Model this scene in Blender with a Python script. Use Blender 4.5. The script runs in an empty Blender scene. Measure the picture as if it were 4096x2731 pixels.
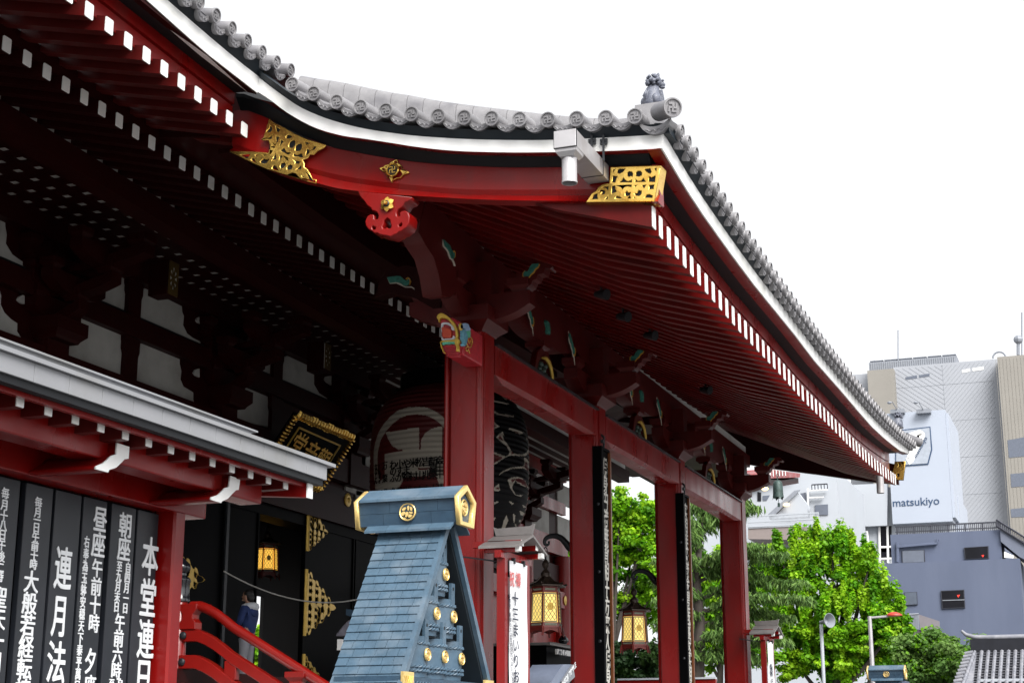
import bpy, math, random
from mathutils import Vector, Matrix
R = random.Random(7)
sc = bpy.context.scene
COL = sc.collection
# ---------------------------------------------------------------- survey camera (photo pixels -> metres)
F, CX, CY = 6300.0, 2048.0, 1365.5
PIT, YAW = math.radians(14.46), math.radians(20.65)
CAM = Vector((0, 0, 1.6))
FW = Vector((-math.sin(YAW)*math.cos(PIT), math.cos(YAW)*math.cos(PIT), math.sin(PIT)))
RT = Vector((math.cos(YAW), math.sin(YAW), 0))
UP = RT.cross(FW)
def at(x, y, X=None, Y=None, Z=None):
    d = FW*F + RT*(x-CX) + UP*(CY-y)
    t = (X-CAM.x)/d.x if X is not None else (Y-CAM.y)/d.y if Y is not None else (Z-CAM.z)/d.z
    return CAM + d*t
def zm(ox, oy, s): return lambda x, y: (ox+x/s, oy+y/s)
def zl(ox, oy, s, pts): return [(ox+x/s, oy+y/s) for x, y in pts]
def interp(x, tab):
    if x <= tab[0][0]: return tab[0][1]
    for (a, b), (c, d) in zip(tab, tab[1:]):
        if x <= c: return b+(d-b)*(x-a)/(c-a) if c > a else b
    return tab[-1][1]
def crom(pts, n=4, closed=True):
    out = []; N = len(pts)
    rng = range(N) if closed else range(N-1)
    for i in rng:
        p = [Vector(pts[(i+k) % N] if closed else pts[min(max(i+k, 0), N-1)]) for k in (-1, 0, 1, 2)]
        for j in range(n):
            t = j/n
            out.append(0.5*((2*p[1])+(p[2]-p[0])*t+(2*p[0]-5*p[1]+4*p[2]-p[3])*t*t+(3*p[1]-p[0]-3*p[2]+p[3])*t**3))
    if not closed: out.append(Vector(pts[-1]))
    return out
# ---------------------------------------------------------------- materials
MATS = {}
def mat(name, col, rough=0.5, metal=0.0, var=0.12, scale=3.0, bump=0.0, bscale=60.0, spec=0.5, dirt=None, dscale=1.2, stretch=(1,1,1), emit=None, objvar=0.0, rvar=0.0):
    m = bpy.data.materials.new(name); m.use_nodes = True
    nt = m.node_tree; b = nt.nodes['Principled BSDF']
    b.inputs['Roughness'].default_value = rough; b.inputs['Metallic'].default_value = metal
    b.inputs['Specular IOR Level'].default_value = spec
    tc = nt.nodes.new('ShaderNodeTexCoord'); mp = nt.nodes.new('ShaderNodeMapping')
    mp.inputs['Scale'].default_value = stretch
    nt.links.new(tc.outputs['Object'], mp.inputs['Vector'])
    nz = nt.nodes.new('ShaderNodeTexNoise'); nz.inputs['Scale'].default_value = scale; nz.inputs['Detail'].default_value = 5; nz.inputs['Roughness'].default_value = 0.65
    nt.links.new(mp.outputs['Vector'], nz.inputs['Vector'])
    rp = nt.nodes.new('ShaderNodeValToRGB')
    rp.color_ramp.elements[0].position = 0.3; rp.color_ramp.elements[1].position = 0.7
    c = list(col)
    rp.color_ramp.elements[0].color = [max(0, k*(1-var)) for k in c]+[1]
    rp.color_ramp.elements[1].color = [min(1, k*(1+var)) for k in c]+[1]
    nt.links.new(nz.outputs['Fac'], rp.inputs['Fac'])
    out = rp.outputs['Color']
    if dirt:
        n2 = nt.nodes.new('ShaderNodeTexNoise'); n2.inputs['Scale'].default_value = dscale; n2.inputs['Detail'].default_value = 8
        nt.links.new(mp.outputs['Vector'], n2.inputs['Vector'])
        r2 = nt.nodes.new('ShaderNodeValToRGB'); r2.color_ramp.elements[0].position = 0.48; r2.color_ramp.elements[1].position = 0.75
        mx = nt.nodes.new('ShaderNodeMix'); mx.data_type = 'RGBA'
        nt.links.new(n2.outputs['Fac'], r2.inputs['Fac']); nt.links.new(r2.outputs['Color'], mx.inputs['Factor'])
        nt.links.new(out, mx.inputs['A']); mx.inputs['B'].default_value = list(dirt)+[1]
        out = mx.outputs['Result']
    if objvar:
        oi = nt.nodes.new('ShaderNodeObjectInfo'); mr = nt.nodes.new('ShaderNodeMapRange'); mr.inputs['To Min'].default_value = 1-objvar; mr.inputs['To Max'].default_value = 1+objvar
        nt.links.new(oi.outputs['Random'], mr.inputs['Value'])
        hs = nt.nodes.new('ShaderNodeHueSaturation'); nt.links.new(mr.outputs['Result'], hs.inputs['Value']); nt.links.new(out, hs.inputs['Color']); out = hs.outputs['Color']
    if rvar:
        n4 = nt.nodes.new('ShaderNodeTexNoise'); n4.inputs['Scale'].default_value = 1.7; n4.inputs['Detail'].default_value = 7
        mr2 = nt.nodes.new('ShaderNodeMapRange'); mr2.inputs['From Min'].default_value = .3; mr2.inputs['From Max'].default_value = .7; mr2.inputs['To Min'].default_value = rough-rvar; mr2.inputs['To Max'].default_value = rough+rvar
        nt.links.new(mp.outputs['Vector'], n4.inputs['Vector']); nt.links.new(n4.outputs['Fac'], mr2.inputs['Value']); nt.links.new(mr2.outputs['Result'], b.inputs['Roughness'])
    nt.links.new(out, b.inputs['Base Color'])
    if bump:
        n3 = nt.nodes.new('ShaderNodeTexNoise'); n3.inputs['Scale'].default_value = bscale; n3.inputs['Detail'].default_value = 4
        nt.links.new(mp.outputs['Vector'], n3.inputs['Vector'])
        bp = nt.nodes.new('ShaderNodeBump'); bp.inputs['Strength'].default_value = bump; bp.inputs['Distance'].default_value = 0.02
        nt.links.new(n3.outputs['Fac'], bp.inputs['Height']); nt.links.new(bp.outputs['Normal'], b.inputs['Normal'])
    if emit:
        b.inputs['Emission Color'].default_value = list(emit[0])+[1]; b.inputs['Emission Strength'].default_value = emit[1]
    MATS[name] = m
    return m
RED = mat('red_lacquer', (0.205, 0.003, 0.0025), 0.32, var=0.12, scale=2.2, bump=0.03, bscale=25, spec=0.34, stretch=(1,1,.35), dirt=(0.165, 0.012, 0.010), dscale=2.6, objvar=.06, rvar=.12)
REDS = mat('soffit_shade_red', (0.115, 0.003, 0.0025), 0.42, var=0.14, scale=3, bump=0.04, spec=0.2, objvar=.12, dirt=(0.07,.006,.005), dscale=2)  # the lacquer red again, darkened to carry the soffit's shade
REDH = mat('railing_red_paint', (0.20, 0.005, 0.003), 0.28, var=0.08, scale=2, spec=0.7)
REDD = mat('deep_shade_red_timber', (0.022, 0.0014, 0.0013), 0.5, var=0.18, scale=3, bump=0.05, spec=0.14)  # same red taken almost to black: deep eave shade put into the colour
REDW = mat('shaded_weathered_red_timber', (0.075, 0.0035, 0.003), 0.45, var=0.15, scale=4, spec=0.3, dirt=(0.09, 0.011, 0.010), dscale=1.5)  # same red darkened for timber in part shade, with patchy grime
WHITE = mat('white_paint', (0.80, 0.80, 0.79), 0.55, var=0.03, scale=5, dirt=(0.62, 0.62, 0.58), dscale=1.4, objvar=.07)
PLAST = mat('grey_plaster', (0.44, 0.44, 0.42), 0.8, var=0.08, scale=2.5, bump=0.1, dirt=(0.32, 0.31, 0.29), dscale=1.5)
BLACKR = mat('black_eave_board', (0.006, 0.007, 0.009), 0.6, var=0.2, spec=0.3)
SLATE = mat('dark_slate_board', (0.012, 0.018, 0.024), 0.5, var=0.25, scale=6, spec=0.3)
TILE = mat('silver_roof_tile', (0.235, 0.23, 0.238), 0.42, metal=0.25, var=0.10, scale=7, bump=0.08, bscale=40, dirt=(0.14, 0.137, 0.15), dscale=3, objvar=.16)
GOLD = mat('gilt_metal', (0.86, 0.56, 0.13), 0.26, metal=0.9, var=0.10, scale=9, bump=0.15, bscale=18, dirt=(0.66, 0.36, 0.06), dscale=5)
GOLDP = mat('gold_paint', (0.62, 0.40, 0.07), 0.35, metal=0.35, var=0.15, scale=12, bump=0.1)
BLACK = mat('black_lacquer', (0.002, 0.002, 0.0025), 0.5, var=0.2, spec=0.03)
BLKG = mat('black_glazed_finial', (0.006, 0.007, 0.010), 0.16, var=0.2, spec=0.8)
IRON = mat('dark_iron', (0.022, 0.024, 0.028), 0.45, metal=0.4, var=0.3, scale=8, bump=0.1)
GREY = mat('grey_gutter_metal', (0.43, 0.42, 0.43), 0.42, metal=0.35, var=0.08, scale=4, dirt=(0.33, 0.31, 0.31), dscale=2.5)
# ---------------------------------------------------------------- object helpers
WM = {}
def thing(name, label, cat, loc=(0,0,0), rotz=0.0, group=None, kind=None):
    o = bpy.data.objects.new(name, None); COL.objects.link(o)
    o.location = loc; o.rotation_euler = (0, 0, rotz)
    WM[o.name] = Matrix.Translation(Vector(loc)) @ Matrix.Rotation(rotz, 4, 'Z')
    tag(o, label, cat, group, kind); o.empty_display_size = 0.2
    return o
def tag(o, label=None, cat=None, group=None, kind=None):
    if label: o['label'] = label
    if cat: o['category'] = cat
    if group: o['group'] = group
    if kind: o['kind'] = kind
    return o
def link(name, me, parent=None):
    o = bpy.data.objects.new(name, me); COL.objects.link(o)
    if parent is not None:
        o.parent = parent; WM[o.name] = WM[parent.name]
    else: WM[o.name] = Matrix.Identity(4)
    return o
def copy_tree(o, parent=None, loc=None, rotz=None, label=None):
    c = o.copy(); COL.objects.link(c); c.parent = parent
    if loc is not None: c.location = loc
    if rotz is not None: c.rotation_euler = (0, 0, rotz)
    if label: c['label'] = label
    for ch in list(o.children): copy_tree(ch, c)
    if parent is None: WM[c.name] = Matrix.Translation(c.location) @ Matrix.Rotation(c.rotation_euler.z, 4, 'Z')
    return c
class MB:
    def __init__(s): s.v = []; s.f = []; s.m = []
    def vs(s, pts):
        n = len(s.v); s.v += [Vector(p) for p in pts]; return list(range(n, n+len(pts)))
    def face(s, ids, mi=0): s.f.append(tuple(ids)); s.m.append(mi)
    def box(s, lo, hi, mi=0, M=None):
        p = [Vector((x, y, z)) for z in (lo[2], hi[2]) for y in (lo[1], hi[1]) for x in (lo[0], hi[0])]
        if M is not None: p = [M @ q for q in p]
        i = s.vs(p)
        for q in ((0,2,3,1), (4,5,7,6), (0,1,5,4), (2,6,7,3), (0,4,6,2), (1,3,7,5)): s.face([i[k] for k in q], mi)
        return s
    def prism(s, poly, vec, mi=0, mside=None):
        n = len(poly); vec = Vector(vec); a = s.vs(poly); b = s.vs([Vector(p)+vec for p in poly])
        nrm = Vector((0,0,0))
        P = [Vector(p) for p in poly]
        for k in range(n): nrm += P[k].cross(P[(k+1) % n])
        if nrm.dot(vec) > 0: s.face(a[::-1], mi); s.face(b, mi)
        else: s.face(a, mi); s.face(b[::-1], mi)
        ms = mi if mside is None else mside
        for k in range(n):
            q = [a[k], a[(k+1) % n], b[(k+1) % n], b[k]]
            s.face(q if nrm.dot(vec) > 0 else q[::-1], ms)
        return s
    def loft(s, rings, closed=True, caps=True, mi=0):
        ids = [s.vs(r) for r in rings]; n = len(rings[0])
        for a, b in zip(ids, ids[1:]):
            for k in range(n if closed else n-1): s.face([a[k], a[(k+1) % n], b[(k+1) % n], b[k]], mi)
        if caps and closed: s.face(ids[0][::-1], mi); s.face(ids[-1], mi)
        return s
    def tube(s, pts, r, n=8, mi=0, caps=True):
        pts = [Vector(p) for p in pts]; rings = []
        rr = r if isinstance(r, (list, tuple)) else [r]*len(pts)
        ref = None
        for k, p in enumerate(pts):
            t = (pts[min(k+1, len(pts)-1)]-pts[max(k-1, 0)]).normalized()
            if ref is None:
                ref = Vector((0,0,1)) if abs(t.z) < 0.9 else Vector((1,0,0))
            u = (ref-t*ref.dot(t)).normalized(); w = t.cross(u); ref = u
            rings.append([p+(u*math.cos(a)+w*math.sin(a))*rr[k] for a in [2*math.pi*j/n for j in range(n)]])
        return s.loft(rings, True, caps, mi)
    def lathe(s, prof, n=24, c=(0,0,0), M=None, mi=0, caps=True):
        rings = []
        for r, z in prof:
            ring = [Vector((c[0]+r*math.cos(2*math.pi*j/n), c[1]+r*math.sin(2*math.pi*j/n), c[2]+z)) for j in range(n)]
            if M is not None: ring = [M @ q for q in ring]
            rings.append(ring)
        return s.loft(rings, True, caps, mi)
    def ball(s, c, r, n=10, mi=0, sq=(1,1,1)):
        c = Vector(c); rings = []
        for i in range(1, n//2+2):
            th = math.pi*(i-0.5 if False else i)/(n//2+2)
            rings.append([c+Vector((math.cos(2*math.pi*j/n)*math.sin(th)*sq[0], math.sin(2*math.pi*j/n)*math.sin(th)*sq[1], -math.cos(th)*sq[2]))*r for j in range(n)])
        return s.loft(rings, True, True, mi)
    def build(s, name, mats, parent=None, smooth=0, world=True, bevel=0):
        me = bpy.data.meshes.new(name)
        vv = s.v
        if parent is not None and world:
            Mi = WM[parent.name].inverted(); vv = [Mi @ p for p in vv]
        me.from_pydata([tuple(p) for p in vv], [], s.f); me.update()
        for m in (mats if isinstance(mats, (list, tuple)) else [mats]): me.materials.append(m)
        for p, k in zip(me.polygons, s.m): p.material_index = k
        if smooth:
            me.shade_smooth() if hasattr(me, 'shade_smooth') else None
            try: me.set_sharp_from_angle(angle=math.radians(smooth))
            except Exception: pass
        o = link(name, me, parent)
        if bevel:
            b = o.modifiers.new('bevel', 'BEVEL'); b.width = bevel; b.segments = 2; b.limit_method = 'ANGLE'; b.angle_limit = math.radians(40)
        return o
def mesh_of(cv):
    o = bpy.data.objects.new('tmp', cv); COL.objects.link(o)
    dg = bpy.context.evaluated_depsgraph_get(); dg.update()
    me = bpy.data.meshes.new_from_object(o.evaluated_get(dg))
    bpy.data.objects.remove(o); return me
def frame(plane, c):
    # local (u, v, n) -> world; n points out of the surface
    return {'Y': Matrix(((1,0,0,0), (0,0,-1,c), (0,1,0,0), (0,0,0,1))),
            'X': Matrix(((0,0,1,c), (1,0,0,0), (0,1,0,0), (0,0,0,1)))}[plane]
def plate_uv(name, out, holes, thick, m, parent, M, bevel=0.0, smooth=False):
    cv = bpy.data.curves.new(name, 'CURVE'); cv.dimensions = '2D'; cv.fill_mode = 'BOTH'
    cv.extrude = max(thick/2-bevel, 0.0005); cv.offset = -bevel; cv.bevel_depth = bevel; cv.bevel_resolution = 1
    for pl in [out]+list(holes):
        sp = cv.splines.new('POLY'); sp.points.add(len(pl)-1); sp.use_cyclic_u = True
        for q, p in zip(sp.points, pl): q.co = (p[0], p[1], 0, 1)
    me = mesh_of(cv); me.transform(M @ Matrix.Translation((0, 0, thick/2)))
    if parent is not None: me.transform(WM[parent.name].inverted())
    me.materials.clear(); me.materials.append(m); me.name = name
    bpy.data.curves.remove(cv)
    return link(name, me, parent)
def plate(name, px, plane, c, thick, m, parent, holes=(), bevel=0.0, back=True, sm=0, smh=0):
    """traced outline on a real plane X=c or Y=c with real thickness"""
    def uv(l, s):
        P = [at(x, y, **{plane: c}) for x, y in l]
        P = [Vector((p.x, p.z)) if plane == 'Y' else Vector((p.y, p.z)) for p in P]
        return crom(P, s) if s else P
    M = frame(plane, c)
    if back: M = M @ Matrix.Translation((0, 0, -thick))
    return plate_uv(name, uv(px, sm), [uv(h, smh) for h in holes], thick, m, parent, M, bevel)
def glyphs(name, items, m, parent, M, ext=0.004, offset=0.0, shear=0.0, bold=0.0):
    """items: (char, u, v, size_u, size_v) centred at u, v ; all glyphs become one lettering mesh"""
    ms = []
    V = []; Fc = []
    cv = bpy.data.curves.new('t', 'FONT'); cv.extrude = ext; cv.offset = offset; cv.resolution_u = 3; cv.shear = shear
    cache = {}
    for ch, u, v, su, sv in items:
        if ch not in cache:
            cv.body = ch
            me = mesh_of(cv)
            vs = [x.co.copy() for x in me.vertices]; fs = [tuple(p.vertices) for p in me.polygons]
            bpy.data.meshes.remove(me)
            xs = [x.x for x in vs] or [0]; ys = [x.y for x in vs] or [0]
            cen = Vector(((min(xs)+max(xs))/2, (min(ys)+max(ys))/2, 0)) if ord(ch) < 0x2000 else Vector((0.5, 0.38, 0))
            cache[ch] = ([x-cen for x in vs], fs)
        vs, fs = cache[ch]
        for q, (bu, bv) in enumerate(((0,0),(1,.35),(-1,-.35),(.35,-1),(-.35,1)) if bold else ((0,0),)):
            n = len(V)
            V += [M @ Vector((u+(x.x+bu*bold)*su, v+(x.y+bv*bold)*sv, x.z+.0007*q)) for x in vs]
            Fc += [tuple(k+n for k in f) for f in fs]
    bpy.data.curves.remove(cv)
    if parent is not None:
        Mi = WM[parent.name].inverted(); V = [Mi @ x for x in V]
    me = bpy.data.meshes.new(name); me.from_pydata([tuple(x) for x in V], [], Fc); me.materials.append(m); me.update()
    return link(name, me, parent)
def text_line(name, s, width, m, parent, M, ext=0.004, offset=0.0):
    cv = bpy.data.curves.new('t', 'FONT'); cv.body = s; cv.extrude = ext; cv.offset = offset; cv.align_x = 'CENTER'; cv.align_y = 'CENTER'
    me = mesh_of(cv); xs = [v.co.x for v in me.vertices]; k = width/(max(xs)-min(xs))
    me.transform(M @ Matrix.Diagonal((k, k, 1, 1)))
    if parent is not None: me.transform(WM[parent.name].inverted())
    me.materials.clear(); me.materials.append(m); bpy.data.curves.remove(cv); me.name = name
    return link(name, me, parent)
# ---------------------------------------------------------------- camera, sky, sun
cam = bpy.data.cameras.new('camera'); co = bpy.data.objects.new('camera', cam); COL.objects.link(co)
cam.sensor_width = 36; cam.sensor_fit = 'HORIZONTAL'; cam.lens = 36*F/4096; cam.clip_end = 3000
co.matrix_world = Matrix((( RT.x, UP.x, -FW.x, CAM.x), (RT.y, UP.y, -FW.y, CAM.y), (RT.z, UP.z, -FW.z, CAM.z), (0,0,0,1)))
sc.camera = co
wd = bpy.data.worlds.new('World'); sc.world = wd; wd.use_nodes = True
nt = wd.node_tree; bg = nt.nodes['Background']
sky = nt.nodes.new('ShaderNodeTexSky'); sky.sky_type = 'NISHITA'; sky.sun_disc = False
SUN_EL, SUN_AZ = math.radians(44), math.radians(136)
sky.sun_elevation = SUN_EL; sky.sun_rotation = SUN_AZ; sky.dust_density = 4; sky.air_density = 1.0
bw = nt.nodes.new('ShaderNodeRGBToBW'); mx = nt.nodes.new('ShaderNodeMix'); mx.data_type = 'RGBA'
mx.inputs['Factor'].default_value = 0.95          # overcast: the cloud layer greys out the blue
nt.links.new(sky.outputs['Color'], bw.inputs['Color']); nt.links.new(sky.outputs['Color'], mx.inputs['A']); nt.links.new(bw.outputs['Val'], mx.inputs['B'])
m2_ = nt.nodes.new('ShaderNodeMix'); m2_.data_type = 'RGBA'; m2_.inputs['Factor'].default_value = 0.7; m2_.inputs['B'].default_value = (2.62, 2.66, 2.75, 1)   # even cloud deck
nt.links.new(mx.outputs['Result'], m2_.inputs['A']); nt.links.new(m2_.outputs['Result'], bg.inputs['Color']); bg.inputs['Strength'].default_value = 0.11
sun = bpy.data.lights.new('sun', 'SUN'); so = bpy.data.objects.new('sun', sun); COL.objects.link(so)
sun.energy = 1.5; sun.angle = math.radians(38); sun.color = (1.0, 0.97, 0.93)
sd = Vector((math.sin(SUN_AZ)*math.cos(SUN_EL), math.cos(SUN_AZ)*math.cos(SUN_EL), math.sin(SUN_EL)))
so.rotation_euler = sd.to_track_quat('Z', 'Y').to_euler(); so.location = (10, -10, 40)
sc.view_settings.view_transform = 'Standard'; sc.view_settings.look = 'None'; sc.view_settings.gamma = 1
sc.view_settings.exposure = 2.0
sc.cycles.use_denoising = True; sc.cycles.max_bounces = 6; sc.cycles.diffuse_bounces = 3; sc.cycles.glossy_bounces = 3; sc.cycles.transparent_max_bounces = 8
# ---------------------------------------------------------------- ground
GRND = mat('granite_paving', (0.12, 0.119, 0.117), 0.8, var=0.2, scale=0.6, bump=0.2, bscale=30)
mb = MB(); i = mb.vs([(-600,-200,0), (600,-200,0), (600,1200,0), (-600,1200,0)]); mb.face(i)
tag(mb.build('ground', GRND), kind='structure')
# ================================================================ TEMPLE HALL
hall = thing('temple_hall', 'vermilion temple hall with tiled porch roof, white rafter ends and open columned porch', 'temple', (-12, 29, 0))
zr_t = [(16.9,7.70),(17.46,7.66),(17.81,7.634),(18.19,7.612),(18.95,7.592),(20.1,7.558),(22.14,7.516),(25.1,7.532),(27.2,7.507),(29.8,7.567),(32.4,7.604),(34.2,7.642),(36.1,7.715),(37.9,7.813),(38.9,7.873),(39.6,7.92),(41.5,8.05)]
def zr(y): return interp(y, zr_t)
g_t = [(-12.2,2.9),(-10.95,2.45),(-8.55,1.50),(-7.4,1.0),(-6.0,0.38),(-4.6,-0.05)]
def zb(x, y): return zr(y)+interp(x, g_t)
YA, YB = 17.05, 41.0            # white edge ends of the porch roof
YS = [YA+(YB-YA)*k/60 for k in range(61)]
lift_t = [(16.8,.12),(19,0.02),(21,0),(34,0.0),(36,.03),(39,.08),(41,.2)]
def ribbon(name, prof, ys, zf, m, parent, thick=None, lift=True):
    """cross-section (x, dz) swept along Y"""
    mb = MB(); rings = []
    for y in ys:
        l = interp(y, lift_t) if lift else 0
        rings.append([Vector((x, y, zf(y)+dz+(l if dz > .4 else 0))) for x, dz in prof])
    mb.loft(rings, True, True); return mb.build(name, m, parent, smooth=35)
# porch front eave
ribbon('fascia_board', [(-4.9,.27),(-4.9,.47),(-4.93,.475),(-4.93,.49),(-4.89,.495),(-4.89,.70),(-5.05,.70),(-5.05,.27)], [y for y in YS if 17.4 < y < 40.2], zr, RED, hall)
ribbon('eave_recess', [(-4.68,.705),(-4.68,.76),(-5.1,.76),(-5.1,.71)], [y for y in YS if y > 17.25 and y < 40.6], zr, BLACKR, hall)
ribbon('eave_batten', [(-4.545,.70),(-4.545,.78),(-4.70,.78),(-4.70,.695)], YS, zr, RED, hall)
ribbon('white_fascia', [(-4.52,.70),(-4.50,.895),(-4.66,.90),(-4.66,.79),(-4.54,.785),(-4.54,.70)], YS, zr, WHITE, hall)
ribbon('slate_course', [(-4.51,.90),(-4.40,.99),(-4.6,1.03),(-4.7,.90)], YS, zr, SLATE, hall)
# porch rafters, measured one by one along the eave
B = zm(2600,850,3.92); C = zm(2900,1250,3.92); D = zm(3150,1600,3.92)
ry = [17.50,17.811,18.186,18.563,18.951,19.328,19.712,20.117,20.516,20.93,21.33,21.735,22.139,22.556,22.969,23.405,23.832,24.237,24.66,25.09,25.517,25.928,26.321,26.738,27.161,27.639,28.062,28.49,28.923,29.373,29.822,30.237,30.686,31.155,31.587,32.005,32.432,32.907,33.341,33.759,34.236,34.669,35.15,35.592,36.093,36.54,37.023,37.459,37.94,38.4,38.894,39.3,39.7]
def rafter(name, y, xs, zf, w, h, m, capm=WHITE, bevel=0):
    mb = MB(); rings = []
    for x in xs:
        z = zf(x, y)
        rings.append([Vector((x, y-w/2, z)), Vector((x, y+w/2, z)), Vector((x, y+w/2, z+h)), Vector((x, y-w/2, z+h))])
    mb.loft(rings); o = mb.build(name, m, hall)
    c = MB(); x = xs[0]; z = zf(x, y); e = 0.012
    poly = [(x+.0005, y-w/2+e, z), (x+.0005, y+w/2-e, z), (x+.0005, y+w/2, z+e), (x+.0005, y+w/2, z+h-e), (x+.0005, y+w/2-e, z+h), (x+.0005, y-w/2+e, z+h), (x+.0005, y-w/2, z+h-e), (x+.0005, y-w/2, z+e)]
    c.prism(poly, (0.012, 0, 0)); c.build('rafter_cap', capm, o)
for y in ry:
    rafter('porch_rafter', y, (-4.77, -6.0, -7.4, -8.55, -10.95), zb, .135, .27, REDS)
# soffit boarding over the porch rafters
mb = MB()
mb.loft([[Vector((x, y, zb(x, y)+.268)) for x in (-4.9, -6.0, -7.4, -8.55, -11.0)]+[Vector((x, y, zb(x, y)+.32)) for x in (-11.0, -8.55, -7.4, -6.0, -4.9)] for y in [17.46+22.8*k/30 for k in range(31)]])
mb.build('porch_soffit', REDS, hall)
# main eave (near side, runs towards the camera)
YM = [9+8.05*k/20 for k in range(21)]
zm_t = [(9,9.95),(11,9.80),(13.6,9.627),(14.8,9.579),(15.9,9.54),(17.5,9.495)]
def zmn(y): return interp(y, zm_t)
ribbon('fascia_board', [(-10.42,.18),(-10.42,.40),(-10.45,.405),(-10.45,.425),(-10.40,.43),(-10.40,.62),(-10.6,.62),(-10.6,.18)], YM, zmn, RED, hall, lift=False)
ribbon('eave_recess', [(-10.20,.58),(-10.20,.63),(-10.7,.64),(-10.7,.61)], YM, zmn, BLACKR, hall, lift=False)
YM2 = [y for y in YM]
ribbon('eave_batten', [(-10.07,.52),(-10.07,.60),(-10.22,.60),(-10.22,.575)], YM2, zmn, REDD, hall, lift=False)
wt = [(9,10.62),(11,10.52),(14.4,10.165),(14.8,10.13),(15.34,10.09),(15.9,10.058),(16.4,10.055),(17.05,10.045),(17.4,10.04)]
def wbz(y): return interp(y, [(9,10.58),(11,10.42),(13,10.26)]+wt[2:])
def wtz(y): return interp(y, [(9,10.78),(11,10.62),(13,10.46),(14.797,10.342),(15.42,10.31),(16.0,10.285),(16.56,10.268),(17.09,10.27),(17.4,10.28)])
mb = MB(); mb.loft([[Vector((-10.05, y, wbz(y))), Vector((-10.03, y, wtz(y))), Vector((-10.2, y, wtz(y)+.01)), Vector((-10.2, y, wbz(y)+.03))] for y in YM]); mb.build('white_fascia', WHITE, hall)
mb = MB(); mb.loft([[Vector((-10.04, y, wtz(y)+.003)), Vector((-9.92, y, wtz(y)+.13)), Vector((-10.1, y, wtz(y)+.2)), Vector((-10.4, y, wtz(y)+.02))] for y in YM]); mb.build('slate_course', SLATE, hall)
# flying rafters (outer tier) and base rafters (inner tier) of the main eave
for y in [9.4+.388*k for k in range(22)]:
    if y < 17.7: rafter('flying_rafter', y, (-10.3, -11.8), lambda x, yy: zmn(yy)+.24*(-10.3-x), .15, .19, REDW)
z2_t = [(8,9.86),(11,9.72),(14.07,9.62),(20.27,9.43),(26.8,9.33),(45,9.28)]
def z2(y): return interp(y, z2_t)
y = 9.81
while y < 33:
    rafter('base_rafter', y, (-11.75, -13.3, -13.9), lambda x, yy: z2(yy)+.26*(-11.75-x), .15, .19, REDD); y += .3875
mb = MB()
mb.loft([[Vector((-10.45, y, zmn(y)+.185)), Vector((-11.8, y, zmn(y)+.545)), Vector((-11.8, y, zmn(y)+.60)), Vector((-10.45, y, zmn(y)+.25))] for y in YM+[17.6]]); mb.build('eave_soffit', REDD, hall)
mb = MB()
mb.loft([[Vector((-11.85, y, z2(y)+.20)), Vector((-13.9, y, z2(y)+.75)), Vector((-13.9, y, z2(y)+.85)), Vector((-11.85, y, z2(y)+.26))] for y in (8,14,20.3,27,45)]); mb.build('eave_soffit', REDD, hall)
# bearer over the base rafters
ribbon('rafter_bearer', [(-11.80,.20),(-11.80,.42),(-12.05,.45),(-12.05,.22)], [8,11,14,17,20,24,30,38,45], z2, REDD, hall, lift=False)
ribbon('rafter_bearer', [(-10.85,1.98),(-10.85,2.55),(-11.9,2.6),(-11.9,2.45),(-11.1,2.3),(-11.1,1.98)], [y for y in YS if 17.5 < y < 40.5], zr, REDD, hall, lift=False)
# purlin carrying the base rafters, white boards between rafters
ribbon('eave_purlin', [(-13.2,.02),(-13.2,.355),(-13.55,.36),(-13.55,.02)], [8,11,14,17,20,24,30,38,45], z2, REDD, hall, lift=False)
ribbon('white_infill', [(-13.32,.362),(-13.32,.56),(-13.4,.58),(-13.4,.37)], [8,11,14,17,20,24,30,38,45], z2, WHITE, hall, lift=False)
# ---- verge (gable side) of the porch roof
Q1 = lambda *p: [(x/1.723, y/1.723) for x, y in p]
Q2 = lambda *p: [(1365+x/1.722, y/1.722) for x, y in p]
def hz(px, Y): return [(p.x, p.z) for p in (at(x, y, Y=Y) for x, y in px)]
w_top = hz(Q1((1757,510),(1790,540),(1900,625),(1950,660),(2060,735),(2200,800),(2352,850))+Q2((170,890),(400,925),(600,945),(900,962),(1200,968),(1460,966),(1840,950),(2185,930)), 17.05)
w_bot = hz([(1015,358),(1081,400),(1150,452),(1257,510),(1365,542)]+Q2((150,955),(300,978),(540,1015),(800,1040),(1150,1050),(1480,1048),(1840,1040),(2168,1025)), 17.05)
h_top = hz([(985,440),(1081,478),(1161,523),(1308,582)]+Q2((0,1030),(340,1092),(600,1125),(900,1145),(1200,1155),(1530,1152),(1840,1150),(2200,1140)), 17.4)
lip_t = hz([(920,590),(1060,640),(1230,690)]+Q2((0,1245),(300,1290),(600,1322),(900,1342),(1400,1345),(1700,1342),(2190,1345)), 17.4)
lip_b = hz([(920,605),(1000,645),(1100,690),(1200,723),(1262,735)]+Q2((0,1310),(300,1345),(510,1360),(900,1382),(1200,1392),(1690,1397),(2190,1400)), 17.4)
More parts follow.
